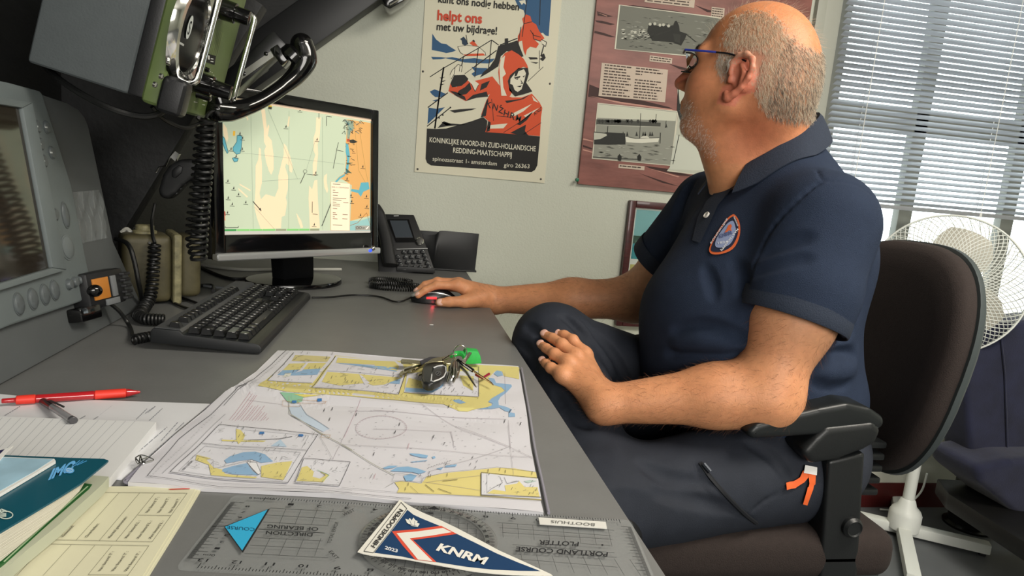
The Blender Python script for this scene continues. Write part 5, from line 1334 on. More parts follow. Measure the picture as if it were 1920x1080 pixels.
for i, (dx, dy, _) in enumerate(offs):
    z1 = 0.0026-i*0.00048
    P = G((500+dx, 290+dy*0.4), (1700+dx, 290+dy*0.5), (1722+dx, 292+dy*0.5), (1728+dx, 305+dy), (1560+dx, 590+dy), (1225+dx, 1130+dy), (60, 1130), (300, 800))
    ob = flat('report_form', P, z1-0.0004, z1, cream)
    c = at(*g47(1200, 700), Z=DZ); me = ob.data
    me.transform(Matrix.Translation(-c)); ob.location = c; WM[ob] = Matrix.Translation(c)
    if i == 0: form = ob; tag(ob, 'topmost cream printed form of the pile left of the plotter', 'form', 'cream report forms in the pile')
    else: tag(ob, 'cream form sheet lying beneath the topmost form of the pile', 'form', 'cream report forms in the pile')
pr = Print(onto(Z=DZ+0.0026), UPZ)
for L in ([(700, 345), (1648, 355), (1340, 783), (440, 765)], [(300, 800), (1312, 818), (1105, 1110), (60, 1090)]): pr.line(G(*L), 0.55, '6d6b5c', 2, True)
for L in ([(860, 345), (455, 765)], [(1048, 352), (670, 770)], [(1230, 353), (873, 775)], [(1365, 355), (1022, 777)], [(1215, 548), (1503, 552)], [(400, 803), (150, 1080)], [(628, 810), (380, 1080)], [(835, 815), (605, 1080)], [(985, 818), (775, 1075)], [(775, 1073), (1125, 1076)]): pr.line(G(*L), 0.55, '6d6b5c', 2)
TX = [('Van boord T :', (1300, 532), (1405, 393)), ('Van boord T :', (1405, 532), (1500, 393)), ('Van boord T :', (1505, 532), (1592, 398)), ('Aan boord L :', (1115, 757), (1240, 600)), ('Aan boord L :', (1222, 759), (1340, 602)), ('Aan boord L :', (1328, 760), (1445, 602)), ('Aantal personen', (968, 755), (1122, 568)), ('Overleden:', (768, 748), (877, 626)), ('Gewond:', (560, 742), (656, 643)), ('Van boord T :', (885, 1047), (1005, 872)), ('Van boord T :', (1000, 1047), (1132, 872)), ('Van boord T :', (1112, 1049), (1242, 874))]
for t, p0, p1 in TX: pr.text(t, g47(*p0), g47(*p1), (-5.4, -0.6), '5c5a4e', 3, 0.012)
pr.poly(G((1478, 318), (1670, 309), (1672, 319), (1500, 324)), 'c9483a', 2)
pr.build('form_lettering', form)

# ---- course plotter
q0, q1 = at(437, 929, Z=DZ+0.002), at(1183, 976, Z=DZ+0.002)
pa = (q1-q0).normalized(); pbv = Vector((pa.y, -pa.x, 0)); PL, PWd = (q1-q0).length, 0.117
PM_ = axes(pa, pbv, Vector((0, 0, -1)), q0)
pt_ = thing('course_plotter', 'clear plastic course plotter with compass dial in front of the chart', 'plotter', q0+pa*PL/2+pbv*PWd/2)
def rrect(L, W, r, n=5):
    out = []
    for cx, cy, a0 in ((L-r, r, -90), (L-r, W-r, 0), (r, W-r, 90), (r, r, 180)):
        for k in range(n+1):
            t = math.radians(a0+90*k/n); out.append((cx+r*math.cos(t), cy+r*math.sin(t)))
    return out
pz = 0.0026
mb = MB(); mb.prism([PM_ @ Vector((x, y, 0.0015)) for x, y in rrect(PL, PWd, 0.006)], (0, 0, pz-0.0005), bevel=0.0005)
clear = mat('clear_acrylic', 'dfe6e6', 0.06, alpha=0.07, spec=0.9)
plate = mb.build('plate', clear, pt_)
TOPZ = DZ+0.002-0.0015+pz-0.0004
pr = Print(onto(Z=TOPZ), UPZ, 0.00012)
h7 = lambda *L: [(340+x/5.333, 910+y/5.333) for x, y in L]
h8 = lambda *L: [(660+x/3.254, 910+y/3.254) for x, y in L]
INK = '26272a'
# edge scales
pv_ = lambda x, y: PM_ @ Vector((x, y, 0))
prs = Print(lambda a, b: Vector((*(pv_(a, b)).xy, TOPZ)), UPZ, 0.00012)
for k in range(0, 131):
    x = 0.030+k*0.0254/10; l_ = 0.007 if k % 10 == 0 else (0.005 if k % 5 == 0 else 0.003)
    if x < PL-0.01: prs.line([(x, 0.001), (x, 0.001+l_)], 0.0006, INK)
for k in range(0, 131):
    x = 0.016+k*0.0254/10; l_ = 0.007 if k % 10 == 0 else (0.005 if k % 5 == 0 else 0.003)
    if x < PL-0.008: prs.line([(x, PWd-0.001), (x, PWd-0.001-l_)], 0.0006, INK)
for k in range(0, 91):
    y = 0.014+k*0.001; l_ = 0.012 if k % 10 == 0 else (0.007 if k % 5 == 0 else 0.004)
    prs.line([(0.003, y), (0.003+l_, y)], 0.0005, INK); prs.line([(PL-0.003, y), (PL-0.003-l_*0.8, y)], 0.0005, INK)
for k in range(1, 13):
    t = str(k); prs.text(t, (0.030+k*0.0254+0.003, 0.0095), (0.030+k*0.0254-0.002*len(t), 0.0095), (0, 0.004), INK, 2, 0.01)
    t = str(14-k); prs.text(t, (0.016+(k-1)*0.0254+0.0035, PWd-0.0135), (0.016+(k-1)*0.0254-0.002*len(t), PWd-0.0135), (0, 0.004), INK, 2, 0.01)
for k in range(9):
    t = str(8-k) if k < 8 else '0cm'; yy = 0.020+k*0.0098
    prs.text(t, (0.022, yy-0.0015), (0.018 if k < 8 else 0.013, yy-0.0015), (0, 0.003), INK, 2, 0.01)
prs.build('scale_markings', plate)
# grids and lettering
for L in ([(890, 228), (1640, 268)], [(850, 297), (1550, 338)], [(820, 368), (1470, 404)], [(770, 438), (1435, 478)], [(730, 524), (1415, 557)], [(690, 600), (1425, 640)], [(630, 682), (1470, 726)]): pr.line(h7(*L), 0.6 if L[0][1] != 438 else 1.0, INK, 1)
for x0, x1 in ((1045, 975), (1200, 1135), (1362, 1300), (1520, 1465)): pr.line(h7((x0, 236), (x1, 395)), 0.6, INK, 1)
for x0, x1 in ((885, 800), (1055, 975), (1225, 1152), (1395, 1332)): pr.line(h7((x0, 532), (x1, 705)), 0.6, INK, 1)
pr.poly(h7((425, 415), (888, 232), (615, 678)), INK, 2); pr.poly(h7((436, 418), (862, 246), (608, 655)), '35a9d4', 3)
pr.line(h7((310, 412), (425, 416)), 0.8, INK, 2)
pr.text('COURSE', h7((735, 432))[0], h7((458, 410))[0], (-0.6, 6.2), '1c4a66', 5)
pr.text('OF BEARING', h7((1372, 428))[0], h7((862, 398))[0], (-1.2, 6.6), INK, 5, 0.015)
pr.text('DIRECTION', h7((1315, 484))[0], h7((850, 462))[0], (-1.2, 6.6), INK, 5, 0.015)
pr.text('WEST', h7((1625, 315))[0], h7((1735, 262))[0], (-3, -5), INK, 5)
pr.text('TOTAL ERROR', h7((1492, 588))[0], h7((1575, 372))[0], (-7, -1), INK, 5)
pr.text('EAST', h7((1470, 672))[0], h7((1545, 750))[0], (7, -3), INK, 5)
pr.text('0 inch/units', h7((680, 122))[0], h7((940, 140))[0], (-0.4, 3.4), INK, 5, 0.02)
for L in ([(885, 228), (1600, 275)], [(900, 258), (1580, 268 + 40)], [(915, 288), (1590, 330)], [(980, 362), (1600, 412)], [(1000, 405), (1615, 440)], [(1010, 450), (1620, 500)]): pr.line(h8(*L), 0.5, INK, 1)
for k in range(8): pr.line(h8((918+k*92, 232+k*5), (922+k*95, 318+k*8)), 0.5, INK, 1); pr.line(h8((1030+k*95, 418+k*5), (1050+k*102, 520+k*5)), 0.5, INK, 1)
pr.text('PLOTTER', h8((1385, 350))[0], h8((1142, 338))[0], (-1.5, 8.2), INK, 5, 0.02)
pr.text('PORTLAND COURSE', h8((1562, 412))[0], h8((1002, 378))[0], (-1.5, 8.4), INK, 5, 0.02)
pr.line(h8((1400, 357), (1578, 370)), 0.9, '5f605f', 3); pr.circle(h8((1527, 367))[0], 2.2, INK, 4, 12, 1.6)
pr.build('plotter_markings', plate)
# label
mb = MB(); LB = [at(x, y, Z=TOPZ+0.0007) for x, y in h8((1138, 195), (1548, 222), (1556, 263), (1145, 236))]
mb.prism(LB, (0, 0, -0.0006)); lb = mb.build('label_tape', mat('tape_white2', 'd9d8d2', 0.5), pt_, smooth=0)
pr = Print(onto(Z=TOPZ+0.0007), UPZ); pr.text('BOOTHUIS', h8((1482, 235))[0], h8((1215, 215))[0], (-0.8, 5.2), '6c6c6a', 2); pr.build('label_lettering', lb)
# turning dial
dc = at(806, 1003, Z=TOPZ); s_ = (dc-q0).dot(pa); dc = q0+pa*s_+pbv*(PWd/2); dc.z = TOPZ+0.0006
DM2 = axes(pa, -pbv, Vector((0, 0, 1)), dc)
mb = MB(); mb.lathe(DM2, [(0.0475, 0.0), (0.0475, 0.0018), (0.056, 0.0018), (0.0585, 0.0008), (0.0585, 0.0)], 72, capped=False)
ring = mb.build('dial', mat('dial_smoke', '6f716f', 0.1, alpha=0.5, spec=0.8), pt_)
pr = Print(lambda a, b: DM2 @ Vector((a, b, 0.0019)), UPZ, 0.0001)
for k in range(72):
    a = math.radians(k*5); r0_, r1_ = 0.0560, (0.0535 if k % 2 else 0.0520)
    pr.line([(r0_*math.cos(a), r0_*math.sin(a)), (r1_*math.cos(a), r1_*math.sin(a))], 0.0005, INK)
for k in range(36):
    a = math.radians(90-k*10); t = str(k*10) if k else 'N'
    c = np.array([math.cos(a), math.sin(a)])*0.0485; tx = np.array([math.sin(a), -math.cos(a)]); hw = 0.0011*len(t)
    pr.text(t, c-tx*hw, c+tx*hw, np.array([math.cos(a), math.sin(a)])*0.0032, INK, 2, 0.02)
pr.poly([(0, 0.0565), (-0.006, 0.050), (0.006, 0.050)], INK, 1)
pr.build('dial_markings', ring)
pr = Print(lambda a, b: Vector((*(DM2 @ Vector((a, b, 0))).xy, TOPZ)), UPZ, 0.0001)
for k in range(-5, 6):
    x = k*0.008; l_ = math.sqrt(0.0465**2-x*x); pr.line([(x, -l_), (x, l_)], 0.0004, '3f4041'); pr.line([(-l_, x), (l_, x)], 0.0004, '3f4041')
pr.poly([(0.003, 0.034), (-0.005, 0.022), (0.012, 0.020)], INK, 2); pr.poly([(0.003, 0.032), (-0.0035, 0.0228), (0.0105, 0.0212)], '35a9d4', 3)
pr.build('dial_grid_lines', plate)

# ---- pennant sticker
pn_ = thing('pennant_sticker', 'navy and white triangular pennant sticker lying on the plotter dial', 'sticker', at(800, 1010, Z=DZ))
SZ = TOPZ+0.0034-DZ
E8 = h8((293, 85), (330, 112), (380, 140), (430, 165), (540, 212), (640, 260), (770, 328), (900, 398), (1060, 470), (1215, 542), (1226, 553), (1100, 549), (980, 545), (860, 537), (740, 524), (640, 507), (480, 478), (330, 450), (220, 438), (130, 428), (70, 417), (34, 405), (120, 300), (220, 180))
ss = flat('sticker', E8, SZ-0.0006, SZ, mat('sticker_white', 'e8e6dc', 0.4), pn_)
pr = Print(onto(Z=DZ+SZ), UPZ, 0.00012)
NV, OR, WH = '1d3f66', 'dd5540', 'e8e6dc'
pr.poly(h8((338, 150), (375, 180), (430, 205), (545, 252), (650, 302), (770, 360), (880, 415), (1010, 470), (1150, 524), (1020, 522), (860, 515), (700, 498), (520, 470), (400, 456), (300, 434), (135, 412), (240, 280)), NV, 1)
pr.poly(h8((243, 282), (400, 268), (543, 248), (640, 298), (500, 318), (372, 334), (515, 470), (385, 455), (310, 370)), OR, 2)
pr.poly(h8((272, 294), (400, 283), (555, 262), (608, 288), (490, 308), (352, 326), (492, 466), (402, 455)), WH, 3)
pr.line(h8((300, 106), (335, 144), (240, 275), (130, 414), (72, 404), (180, 262)), 1.0, '3a3a3c', 3, True)
pr.text('HINDELOOPEN', h8((138, 386))[0], h8((314, 158))[0], (-7.5, -4.2), '2b2b2d', 5, 0.02)
pr.text('2023', h8((198, 392))[0], h8((276, 414))[0], (1.6, -6), 'dfe2e6', 5, 0.03)
pr.text('KNRM', h8((512, 398))[0], h8((806, 486))[0], (9, -12.5), 'eceae2', 5, 0.04)
pr.poly(h8((335, 232), (325, 208), (345, 214), (352, 202), (364, 218), (374, 200), (386, 216), (400, 222), (396, 232), (413, 238), (400, 258), (366, 252)), 'e8e6dc', 5)
pr.line(h8((340, 240), (396, 254)), 0.7, NV, 6); pr.line(h8((352, 218), (362, 245)), 0.5, NV, 6); pr.line(h8((382, 222), (382, 250)), 0.5, NV, 6)
pr.build('sticker_lettering', ss)

# ---- bunch of keys on the chart
k8 = lambda x, y: (720+x/8, 640+y/8)
kr = thing('key_ring', 'bunch of keys with a black car fob and green tag on the chart', 'keys', at(850, 700, Z=DZ))
CZ = 0.010
def kat(x, y, h): return at(*k8(x, y), Z=DZ+CZ+h)
fp = [(575, 400), (600, 345), (640, 320), (760, 300), (880, 305), (940, 340), (955, 400), (935, 490), (850, 575), (740, 625), (660, 630), (590, 600), (562, 540)]
mb = MB(); mb.prism([kat(x, y, 0.014) for x, y in fp], (0, 0, -0.012), bevel=0.004, seg=3); fob = mb.build('car_fob', mat('fob_black', '222426', 0.35), kr, smooth=0.9)
mb = MB(); mb.tube([kat(x, y, 0.0148) for x, y in ((738, 400), (800, 372), (880, 362), (925, 385), (930, 460), (895, 530), (830, 570), (745, 600), (705, 590), (715, 500))], 0.0010, 6, closed=True); mb.build('silver_outline', mat('fob_silver', 'd4d6d6', 0.3), fob)
pr = Print(lambda a, b: kat(a, b, 0.0146), UPZ); pr.ring((815, 482), 38, 7, '6f7274', 1, 20, 30); pr.line([(800, 495), (828, 466)], 9, '6f7274', 1); pr.build('fob_logo', fob)
brass, steel = mat('key_nickel', 'a9a284', 0.25, metal=1), mat('key_steel', 'b9b8b2', 0.2, metal=1)
def key(blade, bow, h, m, t=0.0022, name='key'):
    mb = MB(); mb.prism([kat(x, y, h) for x, y in blade], (0, 0, -t), bevel=0.0004, seg=1)
    k = mb.build(name, m, kr)
    if bow:
        mb = MB(); mb.prism([kat(x, y, h+0.0006) for x, y in bow], (0, 0, -t-0.001), bevel=0.0006, seg=1); mb.build('key_bow', mat('key_bow_dark', '2b2c3a', 0.4) if m is brass else m, k)
key([(248, 285), (265, 265), (400, 272), (540, 288), (548, 335), (400, 328), (260, 318)], [(535, 290), (690, 228), (850, 235), (870, 270), (640, 300), (560, 335)], 0.008, brass)
key([(230, 475), (250, 450), (560, 318), (585, 340), (560, 372), (470, 420), (440, 412), (410, 445), (370, 440), (330, 475), (290, 480), (270, 520), (235, 510)], None, 0.004, brass)
key([(270, 405), (560, 318), (572, 330), (300, 418)], None, 0.006, steel)
key([(500, 480), (600, 440), (610, 470), (520, 505)], None, 0.003, brass)
for i, (pts, h0, h1) in enumerate((([(1040, 290), (1000, 380), (985, 480), (940, 625)], 0.020, 0.002), ([(1060, 300), (1040, 420), (1035, 520), (1000, 590)], 0.019, 0.002), ([(1075, 320), (1075, 430), (1070, 520), (1035, 620)], 0.018, 0.002), ([(1100, 330), (1110, 440), (1090, 560)], 0.017, 0.002))):
    n_ = len(pts); P = spline([kat(x, y, h0+(h1-h0)*j/(n_-1)) for j, (x, y) in enumerate(pts)], 6)
    mb = MB(); mb.tube(P, list(np.interp(range(len(P)), [0, len(P)*0.35, len(P)-1], [0.0030, 0.0034, 0.0014])), 8); mb.build('key', steel, kr)
key([(600, 330), (740, 250), (980, 215), (1000, 240), (900, 300), (760, 300)], None, 0.017, brass)
key([(900, 290), (1060, 230), (1090, 270), (1000, 330), (930, 330)], None, 0.019, brass)
def rod(pts, r, m, name):
    mb = MB(); P = [kat(*p) for p in pts]; mb.tube(P, r, 10); mb.build(name, m, kr)
rod([(1105, 285, 0.018), (1335, 440, 0.010)], 0.0032, gloss_m, 'pocket_tool'); rod([(1335, 440, 0.010), (1610, 625, 0.003), (1640, 655, 0.0025)], [0.0016, 0.0014, 0.0008], mat('tool_brass', 'c2a67c', 0.25, metal=1), 'tool_rod')
rod([(1120, 350, 0.014), (1240, 470, 0.007), (1350, 640, 0.003), (1385, 690, 0.002)], [0.0024, 0.0022, 0.0014, 0.0006], steel, 'tweezers')
rod([(1380, 500, 0.003), (1480, 550, 0.003), (1575, 490, 0.003)], 0.0022, mat('red_clip', '8c1f30', 0.3), 'red_clip')
gc = kat(1325, 270, 0.006)
gm_ = mat('green_felt', '2fae4e', 0.6, var=0.1, vscale=200)
mb = MB()
fr_ = [kat(1235, 355, -0.004), kat(1470, 345, -0.004), kat(1438, 205, 0.010), kat(1300, 205, 0.010)]
mb.prism([at(*k8(x, y), Y=gc.y-0.008) for x, y in ((1235, 350), (1470, 340), (1448, 220), (1410, 150), (1225, 135), (1195, 190), (1190, 300))], (0, 0.020, 0), bevel=0.003)
mb.build('green_tag', gm_, kr)['label'] = 'bright green tag'
mb = MB(); mb.tube(spline([kat(1000, 240, 0.012), kat(1080, 185, 0.014), kat(1180, 190, 0.015), kat(1220, 250, 0.010)], 6), 0.0045, 8); mb.build('green_strap', gm_, kr)
key([(1180, 300), (1275, 155), (1320, 170), (1215, 325)], None, 0.022, steel)
rc = at(*k8(1142, 180), Y=gc.y-0.02)
mb = MB(); mb.tube([rc+Vector((math.cos(t)*0.0105, 0.003*math.sin(t), math.sin(t)*0.0125)) for t in np.linspace(0, 2*math.pi, 28, endpoint=False)], 0.0011, 8, closed=True); mb.build('ring', chrome_m, kr)
mb = MB(); mb.tube(spline([kat(880, 270, 0.018), kat(1000, 200, 0.02), kat(1090, 190, 0.02)], 5), 0.001, 6); mb.build('ring_link', chrome_m, kr)
# ================================================================== the man: smooth implicit bodies turned into meshes
class Field:
    def __init__(s): s.ops = []; s.disp = None
    def cap(s, a, b, r1, r2=None, k=0.02, op='u'):
        a = np.array(a, float); b = np.array(b, float)
        r2 = r1 if r2 is None else r2
        ba = b-a; L2 = max(float(ba@ba), 1e-12)
        def f(p):
            t = np.clip((p-a)@ba/L2, 0, 1)
            return np.linalg.norm(p-a-t[:, None]*ba, axis=1)-(r1+(r2-r1)*t)
        s.ops.append((op, f, k)); return s
    def chain(s, P, R, k=0.02, op='u'):
        for i in range(len(P)-1): s.cap(P[i], P[i+1], R[i], R[i+1], k if i == 0 else min(k, 0.012), op)
        return s
    def ell(s, c, r, A=None, k=0.02, op='u'):
        c = np.array(c, float); r = np.array(r, float)
        A = np.eye(3) if A is None else np.array(A, float)
        def f(p):
            q = (p-c)@A.T
            k0 = np.linalg.norm(q/r, axis=1); k1 = np.linalg.norm(q/(r*r), axis=1)
            return np.where(k1 < 1e-9, -r.min(), k0*(k0-1)/np.maximum(k1, 1e-9))
        s.ops.append((op, f, k)); return s
    def half(s, c, n, k=0.003):
        """cut away everything on the +n side of the plane"""
        c = np.array(c, float); n = np.array(n, float); n = n/np.linalg.norm(n)
        s.ops.append(('i', lambda p: (p-c)@n, k)); return s
    def field(s, F, k=0.02, op='u', off=0.0):
        s.ops.append((op, lambda p: F(p)+off, k)); return s
    def __call__(s, p):
        D = np.full(len(p), 9.0)
        for op, f, k in s.ops:
            d = f(p)
            D = s.comb(D, d, op, k)
        if s.disp is not None: D = D+s.disp(p)
        return D
    @staticmethod
    def comb(D, d, op, k):
        if op == 'u':
            h = np.maximum(k-np.abs(D-d), 0)/k
            return np.minimum(D, d)-h*h*k*0.25
        d = -d if op == 's' else d
        h = np.maximum(k-np.abs(D-d), 0)/k
        return np.maximum(D, d)+h*h*k*0.25
    def blocks(s, C, rad, offs):
        """field at every corner of the blocks, leaving out the shapes that are far from a block"""
        n, m = len(C), len(offs)
        D = np.full((n, m), 9.0)
        for op, f, k in s.ops:
            near = (f(C) < rad*1.7+k*1.5) if op != 'i' else np.ones(n, bool)
            ix = np.nonzero(near)[0]
            for q in range(0, len(ix), 400):
                j = ix[q:q+400]
                p = (C[j][:, None, :]+offs[None]).reshape(-1, 3)
                D[j] = s.comb(D[j], f(p).reshape(len(j), m), op, k)
        if s.disp is not None:
            for q in range(0, n, 400):
                p = (C[q:q+400][:, None, :]+offs[None]).reshape(-1, 3)
                D[q:q+400] += s.disp(p).reshape(-1, m)
        return D
    def mesh(s, lo, hi, h, B=8):
        """surface nets on the blocks that the surface passes"""
        lo = np.array(lo, float); hi = np.array(hi, float)
        H = h*B
        N = np.ceil((hi-lo)/H).astype(int)
        I = np.stack(np.meshgrid(*[np.arange(k) for k in N], indexing='ij'), -1).reshape(-1, 3)
        C = lo+(I+0.5)*H
        D = np.concatenate([s(C[q:q+20000]) for q in range(0, len(C), 20000)])
        rad = H*0.867
        keep = np.abs(D) < rad*1.8+0.01
        I, C = I[keep], C[keep]
        g = np.arange(B+1)
        gi = np.stack(np.meshgrid(g, g, g, indexing='ij'), -1).reshape(-1, 3)
        V = s.blocks(C, rad, (gi*h-H/2)).reshape(-1, B+1, B+1, B+1)
        neg = V < 0
        cnt = np.zeros((len(I), B, B, B), int)
        for dx in (0, 1):
            for dy in (0, 1):
                for dz in (0, 1): cnt += neg[:, dx:B+dx, dy:B+dy, dz:B+dz]
        act = (cnt > 0) & (cnt < 8)
        b, x, y, z = np.nonzero(act)
        acc = np.zeros((len(b), 3)); num = np.zeros(len(b))
        cor = [(i, j, k) for i in (0, 1) for j in (0, 1) for k in (0, 1)]
        for p in cor:
            for ax in range(3):
                if p[ax]: continue
                q = list(p); q[ax] = 1
                a = V[b, x+p[0], y+p[1], z+p[2]]; c = V[b, x+q[0], y+q[1], z+q[2]]
                m = (a < 0) != (c < 0)
                t = np.where(m, a/np.where(m, a-c, 1), 0)
                e = np.zeros((len(b), 3)); e[:] = p; e[:, ax] += t
                acc += e*m[:, None]; num += m
        G = I[b]*B+np.stack((x, y, z), 1)
        verts = lo+(G+acc/num[:, None])*h
        M = N*B+2
        key = lambda g: ((g[:, 0]+1)*M[1]+(g[:, 1]+1))*M[2]+g[:, 2]+1
        K = key(G); o = np.argsort(K); Ks = K[o]
        def find(g):
            k = key(g); j = np.searchsorted(Ks, k); j = np.minimum(j, len(Ks)-1)
            return np.where(Ks[j] == k, o[j], -1)
        faces = []
        for ax in range(3):
            sl = [slice(0, B)]*3; s2 = list(sl); s2[ax] = slice(1, B+1)
            A = neg[:, sl[0], sl[1], sl[2]]; Bn = neg[:, s2[0], s2[1], s2[2]]
            b2, x2, y2, z2 = np.nonzero(A != Bn)
            g0 = I[b2]*B+np.stack((x2, y2, z2), 1)
            u, v = (ax+1) % 3, (ax+2) % 3
            eu = np.eye(3, dtype=int)[u]; ev = np.eye(3, dtype=int)[v]
            q = np.stack((find(g0-eu-ev), find(g0-ev), find(g0), find(g0-eu)), 1)
            fl = ~A[b2, x2, y2, z2]
            q[fl] = q[fl][:, ::-1]
            faces.append(q[(q >= 0).all(1)])
        return verts, np.concatenate(faces)
    def normal(s, p, e=0.0015):
        g = np.stack([s(p+e*np.eye(3)[i])-s(p-e*np.eye(3)[i]) for i in range(3)], 1)
        return g/np.maximum(np.linalg.norm(g, axis=1, keepdims=True), 1e-9)
    def trace(s, pix, t0=0.35, lift=0.0):
        """points of the surface along sight lines"""
        pix = np.array(pix, float).reshape(-1, 2)
        R = np.array([ray(a, b) for a, b in pix]); R = R/np.linalg.norm(R, axis=1, keepdims=True)
        t = np.full(len(R), t0)
        for _ in range(90):
            d = s(CAM+R*t[:, None])
            t = np.minimum(t+np.clip(d, -0.05, 0.05)*0.8, 4)
        P = CAM+R*t[:, None]
        return P+lift*s.normal(P) if lift else P
def noise3(p, s, seed=0):
    """cheap smooth noise from a few sine waves"""
    r = np.random.default_rng(seed); out = 0
    for _ in range(5):
        d = r.normal(size=3); d /= np.linalg.norm(d)
        out = out+np.sin(p@d*s*r.uniform(0.7, 1.6)+r.uniform(0, 6.3)+np.sin(p@r.normal(size=3)*s*0.4))
    return out/5
def raw_mesh(name, verts, faces, mats, parent, col=None, smooth=True):
    me = bpy.data.meshes.new(name)
    faces = np.asarray(faces)
    me.vertices.add(len(verts)); me.vertices.foreach_set('co', np.asarray(verts, np.float32).ravel())
    n, k = faces.shape
    me.loops.add(n*k); me.loops.foreach_set('vertex_index', faces.astype(np.int32).ravel())
    me.polygons.add(n); me.polygons.foreach_set('loop_start', np.arange(0, n*k, k, dtype=np.int32))
    me.polygons.foreach_set('loop_total', np.full(n, k, np.int32))
    me.update(calc_edges=True)
    if col is not None:
        a = me.color_attributes.new('tint', 'FLOAT_COLOR', 'POINT')
        a.data.foreach_set('color', np.concatenate((col, np.ones((len(col), 1))), 1).astype(np.float32).ravel())
    me.polygons.foreach_set('use_smooth', [smooth]*n)
    return link(name, me, parent, None, mats)
V3 = lambda *a: np.array(a, float)
def px(x, y, Y): return np.array(at(x, y, Y=Y))

# ---- skeleton (metres, in the room)
person = thing('person', 'seated man in a navy polo shirt and glasses, right hand on the mouse', 'person', (0.70, 1.12, 0.0))
Lsh, Rsh = V3(0.678, 0.975, 1.108), V3(0.665, 1.37, 1.105)
Lel = px(1432, 741, 0.935); Lwr = px(1133, 758, 1.0)
Rel = px(1195, 560, 1.50); Rwr = px(926, 562, 1.60)
Lhip, Rhip = V3(0.72, 1.00, 0.71), V3(0.72, 1.24, 0.72)
Rkn = px(1032, 645, 1.24); Ran = px(1126, 948, 0.93)
Lkn = V3(0.30, 0.93, 0.638); Lan = V3(0.26, 0.95, 0.13)
# head axes
_f = V3(-0.72, 0.694, 0.14); _f /= np.linalg.norm(_f)
_l = np.cross(V3(0, 0, 1), _f); _l /= np.linalg.norm(_l)
_u = np.cross(_f, _l)
HA = np.stack((_f, _l, _u))
HO = np.array(at(1381, 143, Y=1.105))-_l*0.078
def hd(f, l, u): return HO+_f*f+_l*l+_u*u

